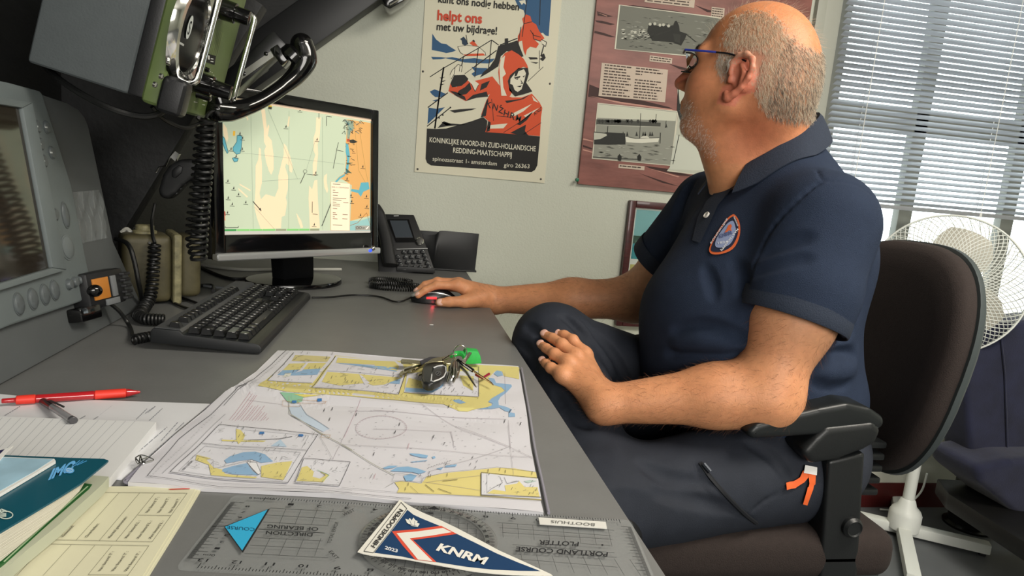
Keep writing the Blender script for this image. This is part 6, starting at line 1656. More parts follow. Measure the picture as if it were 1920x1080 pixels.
def build_skin():
    F = Field()
    # torso core and legs (under the clothes)
    F.cap((0.70, 1.12, 0.76), (0.69, 1.15, 1.06), 0.13, 0.12, k=0.05)
    F.cap(Lsh, Rsh, 0.052, 0.052, k=0.05)
    F.cap(Lhip, Rhip, 0.08, 0.08, k=0.05)
    F.cap(Lhip+V3(0, 0, -0.04), Lkn+V3(0, 0, -0.02), 0.062, 0.045, k=0.03); F.cap(Lkn+V3(0, 0, -0.02), Lan, 0.05, 0.035, k=0.02)
    F.cap(Rhip, Rkn, 0.075, 0.05, k=0.03); F.cap(Rkn, Ran, 0.05, 0.035, k=0.02)
    # neck
    F.cap(hd(-0.035, 0, -0.01), V3(0.692, 1.165, 1.20), 0.064, 0.066, k=0.03)
    F.cap(hd(0.03, 0, -0.085), V3(0.625, 1.185, 1.18), 0.048, 0.058, k=0.045)
    F.cap(V3(0.68, 1.16, 1.16), V3(0.68, 1.05, 1.10), 0.05, 0.045, k=0.05)
    # skull and face
    F.ell(hd(-0.003, 0, 0.042), (0.101, 0.080, 0.097), HA, k=0.03)
    F.ell(hd(-0.045, 0, 0.005), (0.066, 0.070, 0.070), HA, k=0.04)
    F.ell(hd(0.048, 0, -0.022), (0.056, 0.064, 0.078), HA, k=0.03)
    for s in (1, -1):
        F.cap(hd(0.01, s*0.056, -0.045), hd(0.068, s*0.024, -0.090), 0.026, 0.022, k=0.03)
        F.ell(hd(0.058, s*0.040, -0.022), (0.036, 0.028, 0.034), HA, k=0.025)
        F.cap(hd(0.094, s*0.012, 0.040), hd(0.080, s*0.050, 0.038), 0.011, 0.009, k=0.018)
        F.ell(hd(0.099, s*0.031, 0.018), (0.018, 0.017, 0.013), HA, k=0.012, op='s')
        F.ell(hd(0.085, s*0.031, 0.017), (0.012, 0.0125, 0.012), HA, k=0.004)
    F.ell(hd(0.082, 0, -0.090), (0.020, 0.024, 0.018), HA, k=0.02)
    F.ell(hd(0.088, 0, -0.050), (0.020, 0.028, 0.022), HA, k=0.02)
    F.cap(hd(0.100, 0, 0.026), hd(0.126, 0, -0.016), 0.008, 0.0125, k=0.014)
    for s in (1, -1): F.ell(hd(0.112, s*0.013, -0.022), (0.013, 0.008, 0.009), HA, k=0.008)
    F.cap(hd(0.104, -0.017, -0.053), hd(0.104, 0.017, -0.053), 0.0055, k=0.008)
    F.cap(hd(0.102, -0.014, -0.064), hd(0.102, 0.014, -0.064), 0.006, k=0.008)
    F.cap(hd(0.111, -0.02, -0.0585), hd(0.111, 0.02, -0.0585), 0.0022, k=0.004, op='s')
    # ears
    for s in (1, -1):
        E = lambda f, u, l=0.0: hd(f-0.002, s*(0.079+l-0.30*f), u-0.004)
        F.ell(E(-0.010, 0.006, 0.0), (0.019, 0.007, 0.028), np.stack((_f*0.94-_u*0.34, _l, _u*0.94+_f*0.34)), k=0.008)
        rim = [(0.012, 0.008), (0.013, 0.024), (0.004, 0.036), (-0.010, 0.039), (-0.022, 0.032), (-0.026, 0.018), (-0.024, 0.002), (-0.016, -0.014), (-0.006, -0.026), (0.004, -0.033), (0.009, -0.026)]
        P = [E(a, b, 0.010) for a, b in rim]
        R = [0.0038, 0.0045, 0.0048, 0.0050, 0.0050, 0.0050, 0.0048, 0.0050, 0.0060, 0.0072, 0.005]
        F.chain(P, R, k=0.004)
        F.ell(E(-0.003, 0.000, 0.012), (0.009, 0.008, 0.012), HA, k=0.006, op='s')
        F.cap(E(0.0, 0.026, 0.013), E(-0.016, 0.018, 0.013), 0.0035, k=0.005, op='s')
        F.chain([E(-0.004, 0.022, 0.009), E(-0.014, 0.010, 0.011), E(-0.012, -0.008, 0.010)], [0.003, 0.0036, 0.003], k=0.004)
        F.ell(E(0.009, -0.003, 0.008), (0.005, 0.005, 0.007), HA, k=0.004)
    # arms, each smooth in itself
    A = Field()
    A.cap(Lsh, Lsh+(Lel-Lsh)*0.55, 0.058, 0.060, k=0.04)
    A.cap(Lsh+(Lel-Lsh)*0.5, Lel, 0.061, 0.047, k=0.04)
    m1 = Lel+(Lwr-Lel)*0.30
    A.cap(Lel, m1+V3(0, 0, 0.004), 0.044, 0.0465, k=0.045)
    A.cap(m1+V3(0, 0, 0.004), Lwr, 0.0465, 0.030, k=0.03)
    A.ell(Lel+V3(0.012, 0.0, -0.010), (0.032, 0.031, 0.031), k=0.045)
    F.field(A, k=0.012)
    B = Field()
    B.cap(Rsh, Rel, 0.054, 0.052, k=0.03)
    B.cap(Rel, Rel+(Rwr-Rel)*0.45, 0.050, 0.046, k=0.04)
    B.cap(Rel+(Rwr-Rel)*0.45, Rwr, 0.046, 0.030, k=0.03)
    F.field(B, k=0.012)
    hands(F)
    return F
NAILS = []
def hands(F):
    # --- left hand lying on the knee, back of the hand up
    W = Lwr
    F.cap(W, px(1118, 738, 1.022), 0.029, 0.026, k=0.02)
    mcp = {'i': px(1096, 664, 1.118), 'm': px(1080, 668, 1.094), 'r': px(1066, 680, 1.072), 'p': px(1054, 703, 1.052)}
    pip = {'i': px(1074, 638, 1.140), 'm': px(1054, 646, 1.120), 'r': px(1040, 664, 1.098), 'p': px(1033, 690, 1.076)}
    dip = {'i': px(1058, 628, 1.158), 'm': px(1036, 634, 1.146), 'r': px(1024, 653, 1.124), 'p': px(1024, 682, 1.094)}
    tip = {'i': px(1045, 626, 1.172), 'm': px(1021, 627, 1.166), 'r': px(1014, 646, 1.144), 'p': px(1017, 676, 1.108)}
    up = V3(-0.35, -0.62, 0.70)
    for k, r in (('i', 0.0096), ('m', 0.0100), ('r', 0.0096), ('p', 0.0086)):
        base = W+(mcp[k]-W)*0.18
        F.cap(base, mcp[k]-up*0.006, 0.020, 0.0130 if k != 'p' else 0.0105, k=0.014)
        F.cap(mcp[k]-up*0.002, pip[k], r*1.18, r*1.02, k=0.008)
        F.cap(pip[k], dip[k], r*1.0, r*0.92, k=0.003)
        F.cap(dip[k], tip[k], r*0.92, r*0.78, k=0.003)
        F.ell(pip[k]+up*0.001, (r*1.03,)*3, k=0.005)
        F.ell(mcp[k]+up*0.001, (0.009, 0.009, 0.009), k=0.016)
        d = tip[k]-dip[k]; d /= np.linalg.norm(d)
        n = up-d*(up@d); n /= np.linalg.norm(n)
        NAILS.append((tip[k]+d*0.000+n*r*0.55, d, n, r*0.78))
    # thumb lies under and beyond the palm edge
    a, b, c = W+V3(0.0, 0.03, 0.004), px(1106, 706, 1.125), px(1085, 674, 1.155)
    F.cap(a, b, 0.018, 0.014, k=0.015); F.cap(b, c, 0.0125, 0.010, k=0.005)
    # --- right hand over the mouse
    W = Rwr
    im, mm = px(857, 535, 1.582), px(860, 531, 1.604)
    rm, pm = px(868, 534, 1.626), px(876, 542, 1.646)
    fing = [(im, px(818, 535, 1.578), px(797, 544, 1.574), px(784, 554, 1.572), 0.0094),
            (mm, px(820, 528, 1.606), px(797, 534, 1.608), px(782, 546, 1.610), 0.0098),
            (rm, px(828, 533, 1.634), px(808, 540, 1.640), px(796, 548, 1.644), 0.0094),
            (pm, px(842, 540, 1.650), px(828, 545, 1.655), px(818, 552, 1.655), 0.0084)]
    up = V3(0, -0.15, 0.98)
    for m_, p_, d_, t_, r in fing:
        F.cap(W+(m_-W)*0.2, m_, 0.023, 0.0145, k=0.014)
        F.cap(m_, p_, r*1.2, r*1.03, k=0.008)
        F.cap(p_, d_, r, r*0.93, k=0.003)
        F.cap(d_, t_, r*0.93, r*0.80, k=0.003)
        F.ell(p_+V3(0, 0, 0.001), (r*1.05,)*3, k=0.004)
        d = t_-d_; d /= np.linalg.norm(d)
        n = up-d*(up@d); n /= np.linalg.norm(n)
        NAILS.append((t_+n*r*0.55, d, n, r*0.78))
    # heel of the hand rests on the desk
    F.cap(W+V3(0, 0, -0.004), px(890, 557, 1.590), 0.030, 0.020, k=0.02)
    tm, ti, tt = px(872, 565, 1.550), px(842, 566, 1.535), px(824, 567, 1.532)
    F.cap(px(903, 559, 1.575), tm, 0.022, 0.0160, k=0.015)
    F.cap(tm, ti, 0.0135, 0.0118, k=0.006); F.cap(ti, tt, 0.0115, 0.0095, k=0.004)
    d = tt-ti; d /= np.linalg.norm(d)
    n = V3(-0.2, -0.95, 0.25); n = n-d*(n@d); n /= np.linalg.norm(n)
    NAILS.append((tt+n*0.006, d, n, 0.0085))


def crease(F, pix, r=0.006, depth=0.004, ridge=False, k=None):
    """a fold pressed into (or raised from) the cloth along a line seen on its surface"""
    P = F.trace(pix); N = F.normal(P)
    ok = np.linalg.norm(P-CAM, axis=1) < 2.5
    P, N = P[ok], N[ok]
    C = P+N*(r-depth)*(-1 if ridge else 1)
    P2 = [np.array(q) for q in spline(C, 4)]
    out = []
    n = len(P2)-1
    for i in range(n):
        e0 = r*(0.35+0.65*math.sin(math.pi*i/n)); e1 = r*(0.35+0.65*math.sin(math.pi*(i+1)/n))
        out.append((P2[i], P2[i+1], e0, e1))
    return [(a, b, c, d, k or r*1.6, 'u' if ridge else 's') for a, b, c, d in out]
def apply_creases(F, L):
    todo = []
    for kw in L: todo += crease(F, **kw)
    for a, b, c, d, k, op in todo: F.cap(a, b, c, d, k=k, op=op)

def build_shirt():
    F = Field()
    F.ell((0.648, 1.125, 0.905), (0.192, 0.198, 0.165), k=0.05)
    F.ell((0.69, 1.160, 1.035), (0.148, 0.198, 0.150), k=0.07)
    F.ell((0.678, 1.120, 0.785), (0.200, 0.192, 0.118), k=0.07)
    F.ell((0.735, 1.160, 1.045), (0.118, 0.172, 0.130), k=0.06)
    F.cap(V3(0.695, 1.165, 1.185), Lsh+V3(0, 0.02, -0.012), 0.066, 0.074, k=0.05)
    F.cap(V3(0.69, 1.165, 1.180), Rsh+V3(0, -0.02, -0.01), 0.066, 0.074, k=0.05)
    F.cap(V3(0.73, 1.16, 1.14), V3(0.69, 1.17, 1.205), 0.085, 0.060, k=0.05)
    # sleeves, open at the hem
    d = Lel-Lsh; n = d/np.linalg.norm(d)
    A = Field()
    A.cap(Lsh+V3(0, 0.01, -0.005), Lsh+d*0.40, 0.083, 0.084, k=0.05)
    A.cap(Lsh+d*0.40, Lsh+d*0.70, 0.083, 0.082, k=0.02)
    A.half(Lsh+d*0.575, n)
    A.cap(Lsh+d*0.50, Lsh+d*0.8, 0.073, 0.073, k=0.006, op='s')
    F.field(A, k=0.028)
    d = Rel-Rsh; n = d/np.linalg.norm(d)
    B = Field()
    B.cap(Rsh, Rsh+d*0.7, 0.078, 0.078, k=0.05)
    B.half(Rsh+d*0.60, n)
    B.cap(Rsh+d*0.5, Rsh+d*0.8, 0.069, 0.069, k=0.006, op='s')
    F.field(B, k=0.028)
    # room for the neck
    F.cap(V3(0.665, 1.17, 1.19), hd(-0.01, 0, -0.05), 0.071, 0.075, k=0.012, op='s')
    return F
SHIRT_FOLDS = [
    dict(pix=[(1262, 619), (1300, 612), (1345, 615), (1395, 630)], r=0.008, depth=0.0045),
    dict(pix=[(1270, 634), (1320, 630), (1390, 640)], r=0.006, depth=0.003),
    dict(pix=[(1252, 664), (1300, 656), (1350, 657), (1392, 668)], r=0.008, depth=0.005),
    dict(pix=[(1262, 646), (1310, 642), (1370, 648)], r=0.010, depth=0.0025, ridge=True),
    dict(pix=[(1640, 592), (1600, 615), (1560, 640)], r=0.010, depth=0.006),
    dict(pix=[(1648, 640), (1600, 668), (1545, 680)], r=0.012, depth=0.007),
    dict(pix=[(1640, 690), (1590, 712), (1525, 715)], r=0.010, depth=0.006),
    dict(pix=[(1645, 665), (1600, 690), (1540, 700)], r=0.014, depth=0.004, ridge=True),
    dict(pix=[(1410, 515), (1460, 495), (1520, 485)], r=0.008, depth=0.002),
    dict(pix=[(1425, 480), (1470, 458), (1520, 445)], r=0.009, depth=0.0018),
    dict(pix=[(1322, 500), (1334, 530), (1340, 560)], r=0.008, depth=0.002),
    dict(pix=[(1375, 490), (1395, 520), (1388, 550)], r=0.009, depth=0.002),
    dict(pix=[(1300, 340), (1270, 400), (1255, 440)], r=0.010, depth=0.004),
    # seams
    dict(pix=[(1508, 288), (1530, 318), (1545, 338), (1600, 345), (1640, 372)], r=0.0022, depth=0.0012, k=0.002),
    dict(pix=[(1545, 338), (1490, 380), (1440, 440), (1412, 500), (1400, 540)], r=0.004, depth=0.003, k=0.004),
]
def build_trousers():
    F = Field()
    F.ell((0.715, 1.12, 0.70), (0.178, 0.195, 0.105), k=0.05)
    F.cap(Rhip+V3(0, 0, -0.03), Rkn+V3(0.02, 0, -0.004), 0.086, 0.070, k=0.05)
    F.cap((0.70, 1.19, 0.655), Rkn+V3(0.08, 0.0, -0.085), 0.085, 0.055, k=0.05)
    F.ell(Rkn+V3(0.004, 0, 0.002), (0.070, 0.072, 0.072), k=0.03)
    G = Field()
    d = Ran-Rkn; n = d/np.linalg.norm(d)
    G.cap(Rkn, Rkn+d*0.35+V3(0.012, 0.0, -0.008), 0.070, 0.072, k=0.03)
    G.cap(Rkn+d*0.35+V3(0.012, 0.0, -0.008), Ran+d*0.2, 0.072, 0.064, k=0.03)
    G.half(Ran+d*0.02, n)
    G.cap(Ran-d*0.06, Ran+d*0.3, 0.056, 0.056, k=0.004, op='s')
    F.field(G, k=0.03)
    F.cap(Lhip+V3(0, 0, -0.022), Lkn, 0.096, 0.074, k=0.05)
    H = Field()
    H.cap(Lkn, Lan, 0.073, 0.060, k=0.03)
    H.half(Lan+V3(0, 0, -0.02), (0, 0, -1))
    F.field(H, k=0.03)
    F.disp = lambda p: 0.0016*noise3(p, 34, 3)+0.0008*noise3(p, 90, 4)
    return F
TROUSER_FOLDS = [
    dict(pix=[(985, 612), (1005, 620), (1012, 640)], r=0.006, depth=0.004),
    dict(pix=[(968, 640), (990, 655), (1005, 690)], r=0.006, depth=0.003),
    dict(pix=[(1052, 592), (1090, 625), (1118, 680), (1140, 720)], r=0.007, depth=0.004),
    dict(pix=[(1075, 595), (1120, 640), (1150, 700)], r=0.008, depth=0.004, ridge=True),
    dict(pix=[(1090, 600), (1140, 650), (1170, 710)], r=0.006, depth=0.004),
    dict(pix=[(1110, 625), (1150, 665), (1180, 715)], r=0.006, depth=0.003),
    dict(pix=[(1040, 740), (1070, 780), (1105, 800)], r=0.007, depth=0.004),
    dict(pix=[(1200, 870), (1260, 900), (1330, 905)], r=0.009, depth=0.004),
    dict(pix=[(1230, 925), (1300, 938), (1370, 955)], r=0.008, depth=0.004),
    dict(pix=[(1300, 860), (1330, 930), (1410, 975)], r=0.003, depth=0.002, k=0.003),
    dict(pix=[(1410, 960), (1450, 930), (1540, 905)], r=0.003, depth=0.002, k=0.003),
    dict(pix=[(1400, 830), (1440, 850), (1480, 900)], r=0.008, depth=0.004),
]
skin_f = build_skin()

shirt_f = build_shirt()
apply_creases(shirt_f, SHIRT_FOLDS)
shirt_f.disp = lambda p: 0.0012*noise3(p, 26, 1)+0.0005*noise3(p, 75, 2)
trous_f = build_trousers()
apply_creases(trous_f, TROUSER_FOLDS)

# --- skin
HZ = lambda L: [(1240+a/3.175, b/3.175) for a, b in L]
HAIR_POLY = HZ([(440, 100), (400, 170), (370, 250), (400, 310), (340, 345), (320, 400), (335, 440), (370, 420), (440, 380), (470, 335), (545, 350), (560, 450), (560, 520), (590, 620), (650, 690), (740, 720), (860, 730), (990, 640), (990, 320), (900, 295), (830, 270), (770, 230), (730, 170), (690, 110), (620, 70), (530, 60)])
BEARD_POLY = HZ([(150, 600), (90, 690), (100, 790), (200, 850), (330, 960), (330, 870), (260, 780), (215, 700), (185, 620)])
def mirror(P):
    q = P-HO
    l = q@_l
    return np.where((l < 0)[:, None], P-2*l[:, None]*_l, P)
def headmask(P, poly, jit=0.01):
    return inside(poly, pixels(mirror(P))+np.random.default_rng(2).normal(0, jit, (len(P), 2))) & (P[:, 2] > 1.18)
V, Fc = skin_f.mesh((-0.02, 0.80, 0.06), (0.95, 1.74, 1.56), 0.0026)
loc = (V-HO)@HA.T
isH = V[:, 2] > 1.19
tan = V3(*srgb('cf9268')); col = np.tile(tan, (len(V), 1))
def blend(m, c, a=1.0):
    m = np.asarray(m, float)*a
    col[:] = col*(1-m[:, None])+np.array(srgb(c))*m[:, None]
bump3 = lambda c, r: np.exp(-((V-c)**2).sum(1)/(r*r))
mott = 0.5+0.5*noise3(V, 120, 7)
blend(mott, 'c98660', 0.5)
blend(isH, 'd08a62', 0.7)
for c, r, h, a in ((hd(0.122, 0, -0.015), 0.022, 'b8584a', 0.8), (hd(0.07, 0.05, -0.02), 0.03, 'c87a5c', 0.6), (hd(0.07, -0.05, -0.02), 0.03, 'c87a5c', 0.6), (hd(0.104, 0, -0.058), 0.012, 'a85a50', 0.8), (hd(-0.05, 0.05, -0.09), 0.05, 'c0684c', 0.6)):
    blend(bump3(c, r), h, a)
ear = isH & (np.abs(loc[:, 1]) > 0.077) & (loc[:, 0] < 0.02) & (loc[:, 0] > -0.05) & (np.abs(loc[:, 2]) < 0.05)
blend(ear, 'd07a64', 0.75)
crown = isH & (loc[:, 2] > 0.06)
blend(crown, 'c87e50', 0.5)
hm = headmask(V, HAIR_POLY, 3.5)
blend(headmask(V, HAIR_POLY, 5.0), 'b3947c', 0.6)
blend(headmask(V, BEARD_POLY, 6.0), 'b08c78', 0.35)
# paler skin inside the sleeves, reddish knuckles
for c in (Lsh, Rsh): blend(bump3(c+(V3(0, 0, -0.12)), 0.10), 'e2b494', 0.7)
blend(bump3((Rsh+Rel)/2+(0, 0, -0.05), 0.11), 'e2b494', 0.7)
skin_m = mat('skin', 'd0976f', 0.48, var=0.10, vscale=90, bump=0.25, bscale=420, attr='tint', sss=0.12, spec=0.4)
body = raw_mesh('body', V, Fc, [skin_m], person, col)
# --- nails
nail_m = mat('fingernail', 'e2b3a2', 0.3, sss=0.1)
for p, d, n, r in NAILS:
    s = np.cross(n, d)
    mb = MB()
    c = p-d*r*0.2
    mb.sphere(axes(s*r*0.95, d*r*1.15, n*r*0.42, c), 1, 14, 8)
    mb.build('fingernail', nail_m, person)
# --- eyes
for s in (1, -1):
    mb = MB()
    mb.sphere(axes(_f, _l, _u, hd(0.0858, s*0.031, 0.017)), 0.0115, 20, 14, 0)
    mb.sphere(axes(_f, _l, _u, hd(0.0905, s*0.031, 0.017)), 0.0075, 16, 10, 1)
    mb.build('eye', [mat('eye_white', 'e8e2da', 0.25), mat('iris', '4a4034', 0.2)], person)
# --- brows, hair, stubble, arm hair as fine strands
def strands(name, P, D, L, r0, m, parent, droop=0.0, segs=4):
    n = len(P)
    h = bpy.data.hair_curves.new(name)
    h.add_curves([segs]*n)
    t = np.linspace(0, 1, segs)
    X = P[:, None, :]+D[:, None, :]*(L[:, None]*t[None])[:, :, None]
    X[:, :, 2] -= droop*(t**2)[None]*L[:, None]
    X = X-np.array(WM[parent].translation)
    h.attributes['position'].data.foreach_set('vector', X.reshape(-1, 3).astype(np.float32).ravel())
    R = (r0*(1-0.7*t))[None].repeat(n, 0)
    ra = h.attributes.get('radius') or h.attributes.new('radius', 'FLOAT', 'POINT')
    ra.data.foreach_set('value', R.astype(np.float32).ravel())
    o = bpy.data.objects.new(name, h)
    COL.objects.link(o)
    h.materials.append(m)
    o.parent = parent; WM[o] = WM[parent]
    return o
VN = skin_f.normal(V[hm | isH]) if False else None
def pick(mask, n):
    ix = np.nonzero(mask)[0]
    ix = RNG.choice(ix, n)
    P = V[ix]+RNG.normal(0, 0.0012, (n, 3))
    N = skin_f.normal(P)
    P = P-N*skin_f(P)[:, None]
    return P, N
def tang(N, d):
    d = np.broadcast_to(np.array(d, float), N.shape)
    t = d-N*(d*N).sum(1, keepdims=True)
    return t/np.maximum(np.linalg.norm(t, axis=1, keepdims=True), 1e-6)
hm &= ~((np.abs(loc[:, 1]) > 0.0775) & (loc[:, 0] < 0.016) & (loc[:, 0] > -0.036) & (loc[:, 2] < 0.044) & (loc[:, 2] > -0.05))
P, N = pick(hm, 17000)
D = tang(N, -_u*0.9-_f*0.55)+N*RNG.uniform(0.15, 0.5, (len(P), 1))+RNG.normal(0, 0.22, P.shape)
D /= np.linalg.norm(D, axis=1, keepdims=True)
gr = RNG.uniform(size=len(P))
dk = (((P-HO)@HA.T)[:, 0] < -0.06) & (gr < 0.55)
strands('hair', P[~dk], D[~dk], RNG.uniform(0.006, 0.011, (~dk).sum()), 0.00018, mat('grey_hair', 'd8c8b0', 0.45), person)
strands('hair', P[dk], D[dk], RNG.uniform(0.006, 0.011, dk.sum()), 0.00016, mat('dark_grey_hair', '6e665c', 0.45), person)
sb = isH & (np.abs(loc[:, 1]) > 0.055) & (loc[:, 0] > 0.014) & (loc[:, 0] < 0.045) & (loc[:, 2] > -0.008) & (loc[:, 2] < 0.038) & (loc[:, 0]-0.014 < 0.012+(loc[:, 2]+0.008)*0.55)
P, N = pick(sb, 650)
D = tang(N, -_u*0.9-_f*0.2)+N*0.35+RNG.normal(0, 0.2, P.shape)
D /= np.linalg.norm(D, axis=1, keepdims=True)
strands('sideburn', P, D, RNG.uniform(0.005, 0.010, len(P)), 0.00017, mat('white_hair', 'dcd6cc', 0.5), person)
top = isH & (loc[:, 2] > 0.075) & ~hm
P, N = pick(top, 420)
D = tang(N, -_f)*0.6+N*RNG.uniform(0.3, 0.9, (len(P), 1))+RNG.normal(0, 0.3, P.shape)
D /= np.linalg.norm(D, axis=1, keepdims=True)
strands('thin_crown_hair', P, D, RNG.uniform(0.01, 0.018, len(P)), 0.0001, MATS['grey_hair'], person)
P, N = pick(headmask(V, BEARD_POLY, 6.0), 1700)
D = tang(N, -_u)+N*0.7+RNG.normal(0, 0.2, P.shape)
D /= np.linalg.norm(D, axis=1, keepdims=True)
strands('beard_stubble', P, D, RNG.uniform(0.002, 0.004, len(P)), 0.00013, mat('white_hair', 'dcd6cc', 0.5), person)
bm_ = isH & (loc[:, 0] > 0.07) & (np.abs(loc[:, 2]-0.044) < 0.006) & (np.abs(np.abs(loc[:, 1])-0.034) < 0.022)
P, N = pick(bm_, 260)
D = tang(N, np.sign((P-HO)@_l)[:, None]*_l+_u*0.3)+N*0.4
D /= np.linalg.norm(D, axis=1, keepdims=True)
strands('eyebrow', P, D, RNG.uniform(0.006, 0.01, len(P)), 0.0002, mat('brow_hair', '3a322c', 0.5), person)
seg = lambda a, b, r: (np.linalg.norm(V-(a+np.clip(((V-a)@(b-a))/((b-a)@(b-a)), 0, 1)[:, None]*(b-a)), axis=1) < r)
arms = (seg(Lsh+(Lel-Lsh)*0.6, Lel, 0.075) | seg(Lel, Lwr, 0.07) | seg(Rel, Rwr, 0.07)) & (V[:, 2] < 1.0)
P, N = pick(arms, 4200)
out_ = np.where((P[:, 1] < 1.25)[:, None], (Lwr-Lel)[None], (Rwr-Rel)[None])
D = tang(N, out_)*0.8+N*RNG.uniform(0.15, 0.55, (len(P), 1))+RNG.normal(0, 0.3, P.shape)
D /= np.linalg.norm(D, axis=1, keepdims=True)
strands('arm_hair', P, D, RNG.uniform(0.007, 0.015, len(P)), 0.00011, mat('arm_hair', '6b452a', 0.5), person, 0.15)

# --- polo shirt
V2, F2 = shirt_f.mesh((0.36, 0.84, 0.64), (0.96, 1.58, 1.32), 0.0034)
shirt_m = mat('navy_pique', '273144', 0.85, var=0.07, vscale=40, bump=0.45, bscale=900, spec=0.2, tex='voronoi')
shirt = raw_mesh('polo_shirt', V2, F2, [shirt_m], person)
# sleeve bands and collar
def ringband(c, axis, ref, r, h, t, name, rr=None):
    M = frame(axis, ref, c)
    mb = MB()
    mb.lathe(M, [(r+t, -h), (r+t*1.6, -h*0.5), (r+t*1.6, -0.002), (r+t, 0.001), (r, 0.001), (r, -h)], 56, capped=False)
    return mb.build(name, mat('navy_rib', '222b3b', 0.85, var=0.1, vscale=300, stretch=(1, 1, 1), bump=0.5, bscale=500), shirt)
d = Lel-Lsh
ringband(Lsh+d*0.578, d/np.linalg.norm(d), (0, 1, 0), 0.0838, 0.032, 0.0020, 'sleeve_band')
d = Rel-Rsh
ringband(Rsh+d*0.603, d/np.linalg.norm(d), (0, 1, 0), 0.0785, 0.032, 0.0020, 'sleeve_band')
def collar():
    ctr = V3(0.668, 1.168, 0)
    mb = MB()
    n = 60
    rows = []
    for i in range(n):
        a = math.radians(35+303*i/(n-1))          # from the front opening round the nape
        dv = V3(-math.cos(a), -math.sin(a), 0)
        back = (1-math.cos(a))/2
        rt = 0.071+0.006*back
        zt = 1.180+0.118*back**0.9
        tipf = math.exp(-((min(i, n-1-i))/5.0)**2)
        fl = 0.046-0.004*back+0.008*tipf
        prof = [(rt-0.003, zt-0.030), (rt-0.002, zt-0.004), (rt+0.002, zt+0.001), (rt+0.008, zt-0.004), (rt+0.018+0.010*(1-back), zt-fl*0.5), (rt+0.028+0.016*(1-back), zt-fl)]
        row = []
        for r_, z_ in prof:
            p = ctr+dv*r_*V3(1, 1.0, 0)+V3(0, 0, z_)
            row.append(p)
        rows.append(row)
    R = np.array(rows)
    for j in (3, 4, 5):                              # keep the flap outside the shirt
        for _ in range(12):
            q = R[:, j]; s_ = shirt_f(q)
            need = np.maximum(0.0035-s_, 0)
            R[:, j] = q+shirt_f.normal(q)*need[:, None]
    outer = [[mb.bm.verts.new(Vector(p)) for p in row] for row in R]
    th = 0.0022
    inner = []
    for i in range(n):
        rr = []
        for j in range(6):
            t1 = R[min(i+1, n-1), j]-R[max(i-1, 0), j]; t2 = R[i, min(j+1, 5)]-R[i, max(j-1, 0)]
            nn = np.cross(t1, t2); nn /= np.linalg.norm(nn)
            rr.append(mb.bm.verts.new(Vector(R[i, j]+nn*th)))
        inner.append(rr)
    for i in range(n-1):
        for j in range(5):
            mb.bm.faces.new((outer[i][j], outer[i+1][j], outer[i+1][j+1], outer[i][j+1]))
            mb.bm.faces.new((inner[i][j+1], inner[i+1][j+1], inner[i+1][j], inner[i][j]))
        for j, s_ in ((0, 0), (5, 1)):
            q = (outer[i][j], inner[i][j], inner[i+1][j], outer[i+1][j])
            mb.bm.faces.new(q if s_ == 0 else q[::-1])
    for i in (0, n-1):
        for j in range(5):
            q = (outer[i][j], outer[i][j+1], inner[i][j+1], inner[i][j])
            mb.bm.faces.new(q if i == 0 else q[::-1])
    return mb.build('collar', MATS['navy_rib'], shirt, smooth=1.2, fix=True)
collar()
def patch(F, poly, h, name, parent, m, lift=0.0012, n=1):
    """a cloth patch that follows the garment: traced outline filled on the surface"""
    b = bmesh.new()
    f = b.faces.new([b.verts.new((p[0], p[1], 0)) for p in poly]); f.normal_update()
    bmesh.ops.triangulate(b, faces=[f])
    for _ in range(4):
        E = [e for e in b.edges if e.calc_length() > h]
        if not E: break
        bmesh.ops.subdivide_edges(b, edges=E, cuts=1)
        bmesh.ops.triangulate(b, faces=b.faces[:])
    vs = [v.co.copy() for v in b.verts]
    Q = F.trace([(v.x, v.y) for v in vs], lift=lift)
    for v, q in zip(b.verts, Q): v.co = Vector(q)
    b.normal_update()
    sm = sum((f.normal*f.calc_area() for f in b.faces), Vector())
    c = sum((v.co for v in b.verts), Vector())/len(b.verts)
    if sm.dot(Vector(CAM)-c) < 0: bmesh.ops.reverse_faces(b, faces=b.faces[:])
    mb = MB(); mb.merge(b, 0)
    return mb.build(name, m, parent, smooth=1.0)
shirt_lo = Field(); shirt_lo.ops = shirt_f.ops; shirt_lo.disp = shirt_f.disp
# placket with two buttons
PK = [(1384, 344), (1360, 344), (1326, 378), (1310, 408), (1299, 452), (1314, 457), (1332, 420), (1348, 385)]
patch(shirt_lo, PK, 8, 'placket', shirt, MATS['navy_rib'], 0.0022)
for bx, by in ((1327, 405),):
    p = shirt_lo.trace([(bx, by)])[0]; nn = shirt_lo.normal(p[None])[0]
    mb = MB(); M = frame(nn, (0, 0, 1), p+nn*0.0028)
    mb.lathe(M, [(0.0005, 0.0012), (0.0035, 0.0012), (0.0050, 0.0026), (0.0062, 0.002), (0.0062, -0.001)], 20)
    mb.build('button', mat('pearl_button', 'd8d4cc', 0.25), shirt)
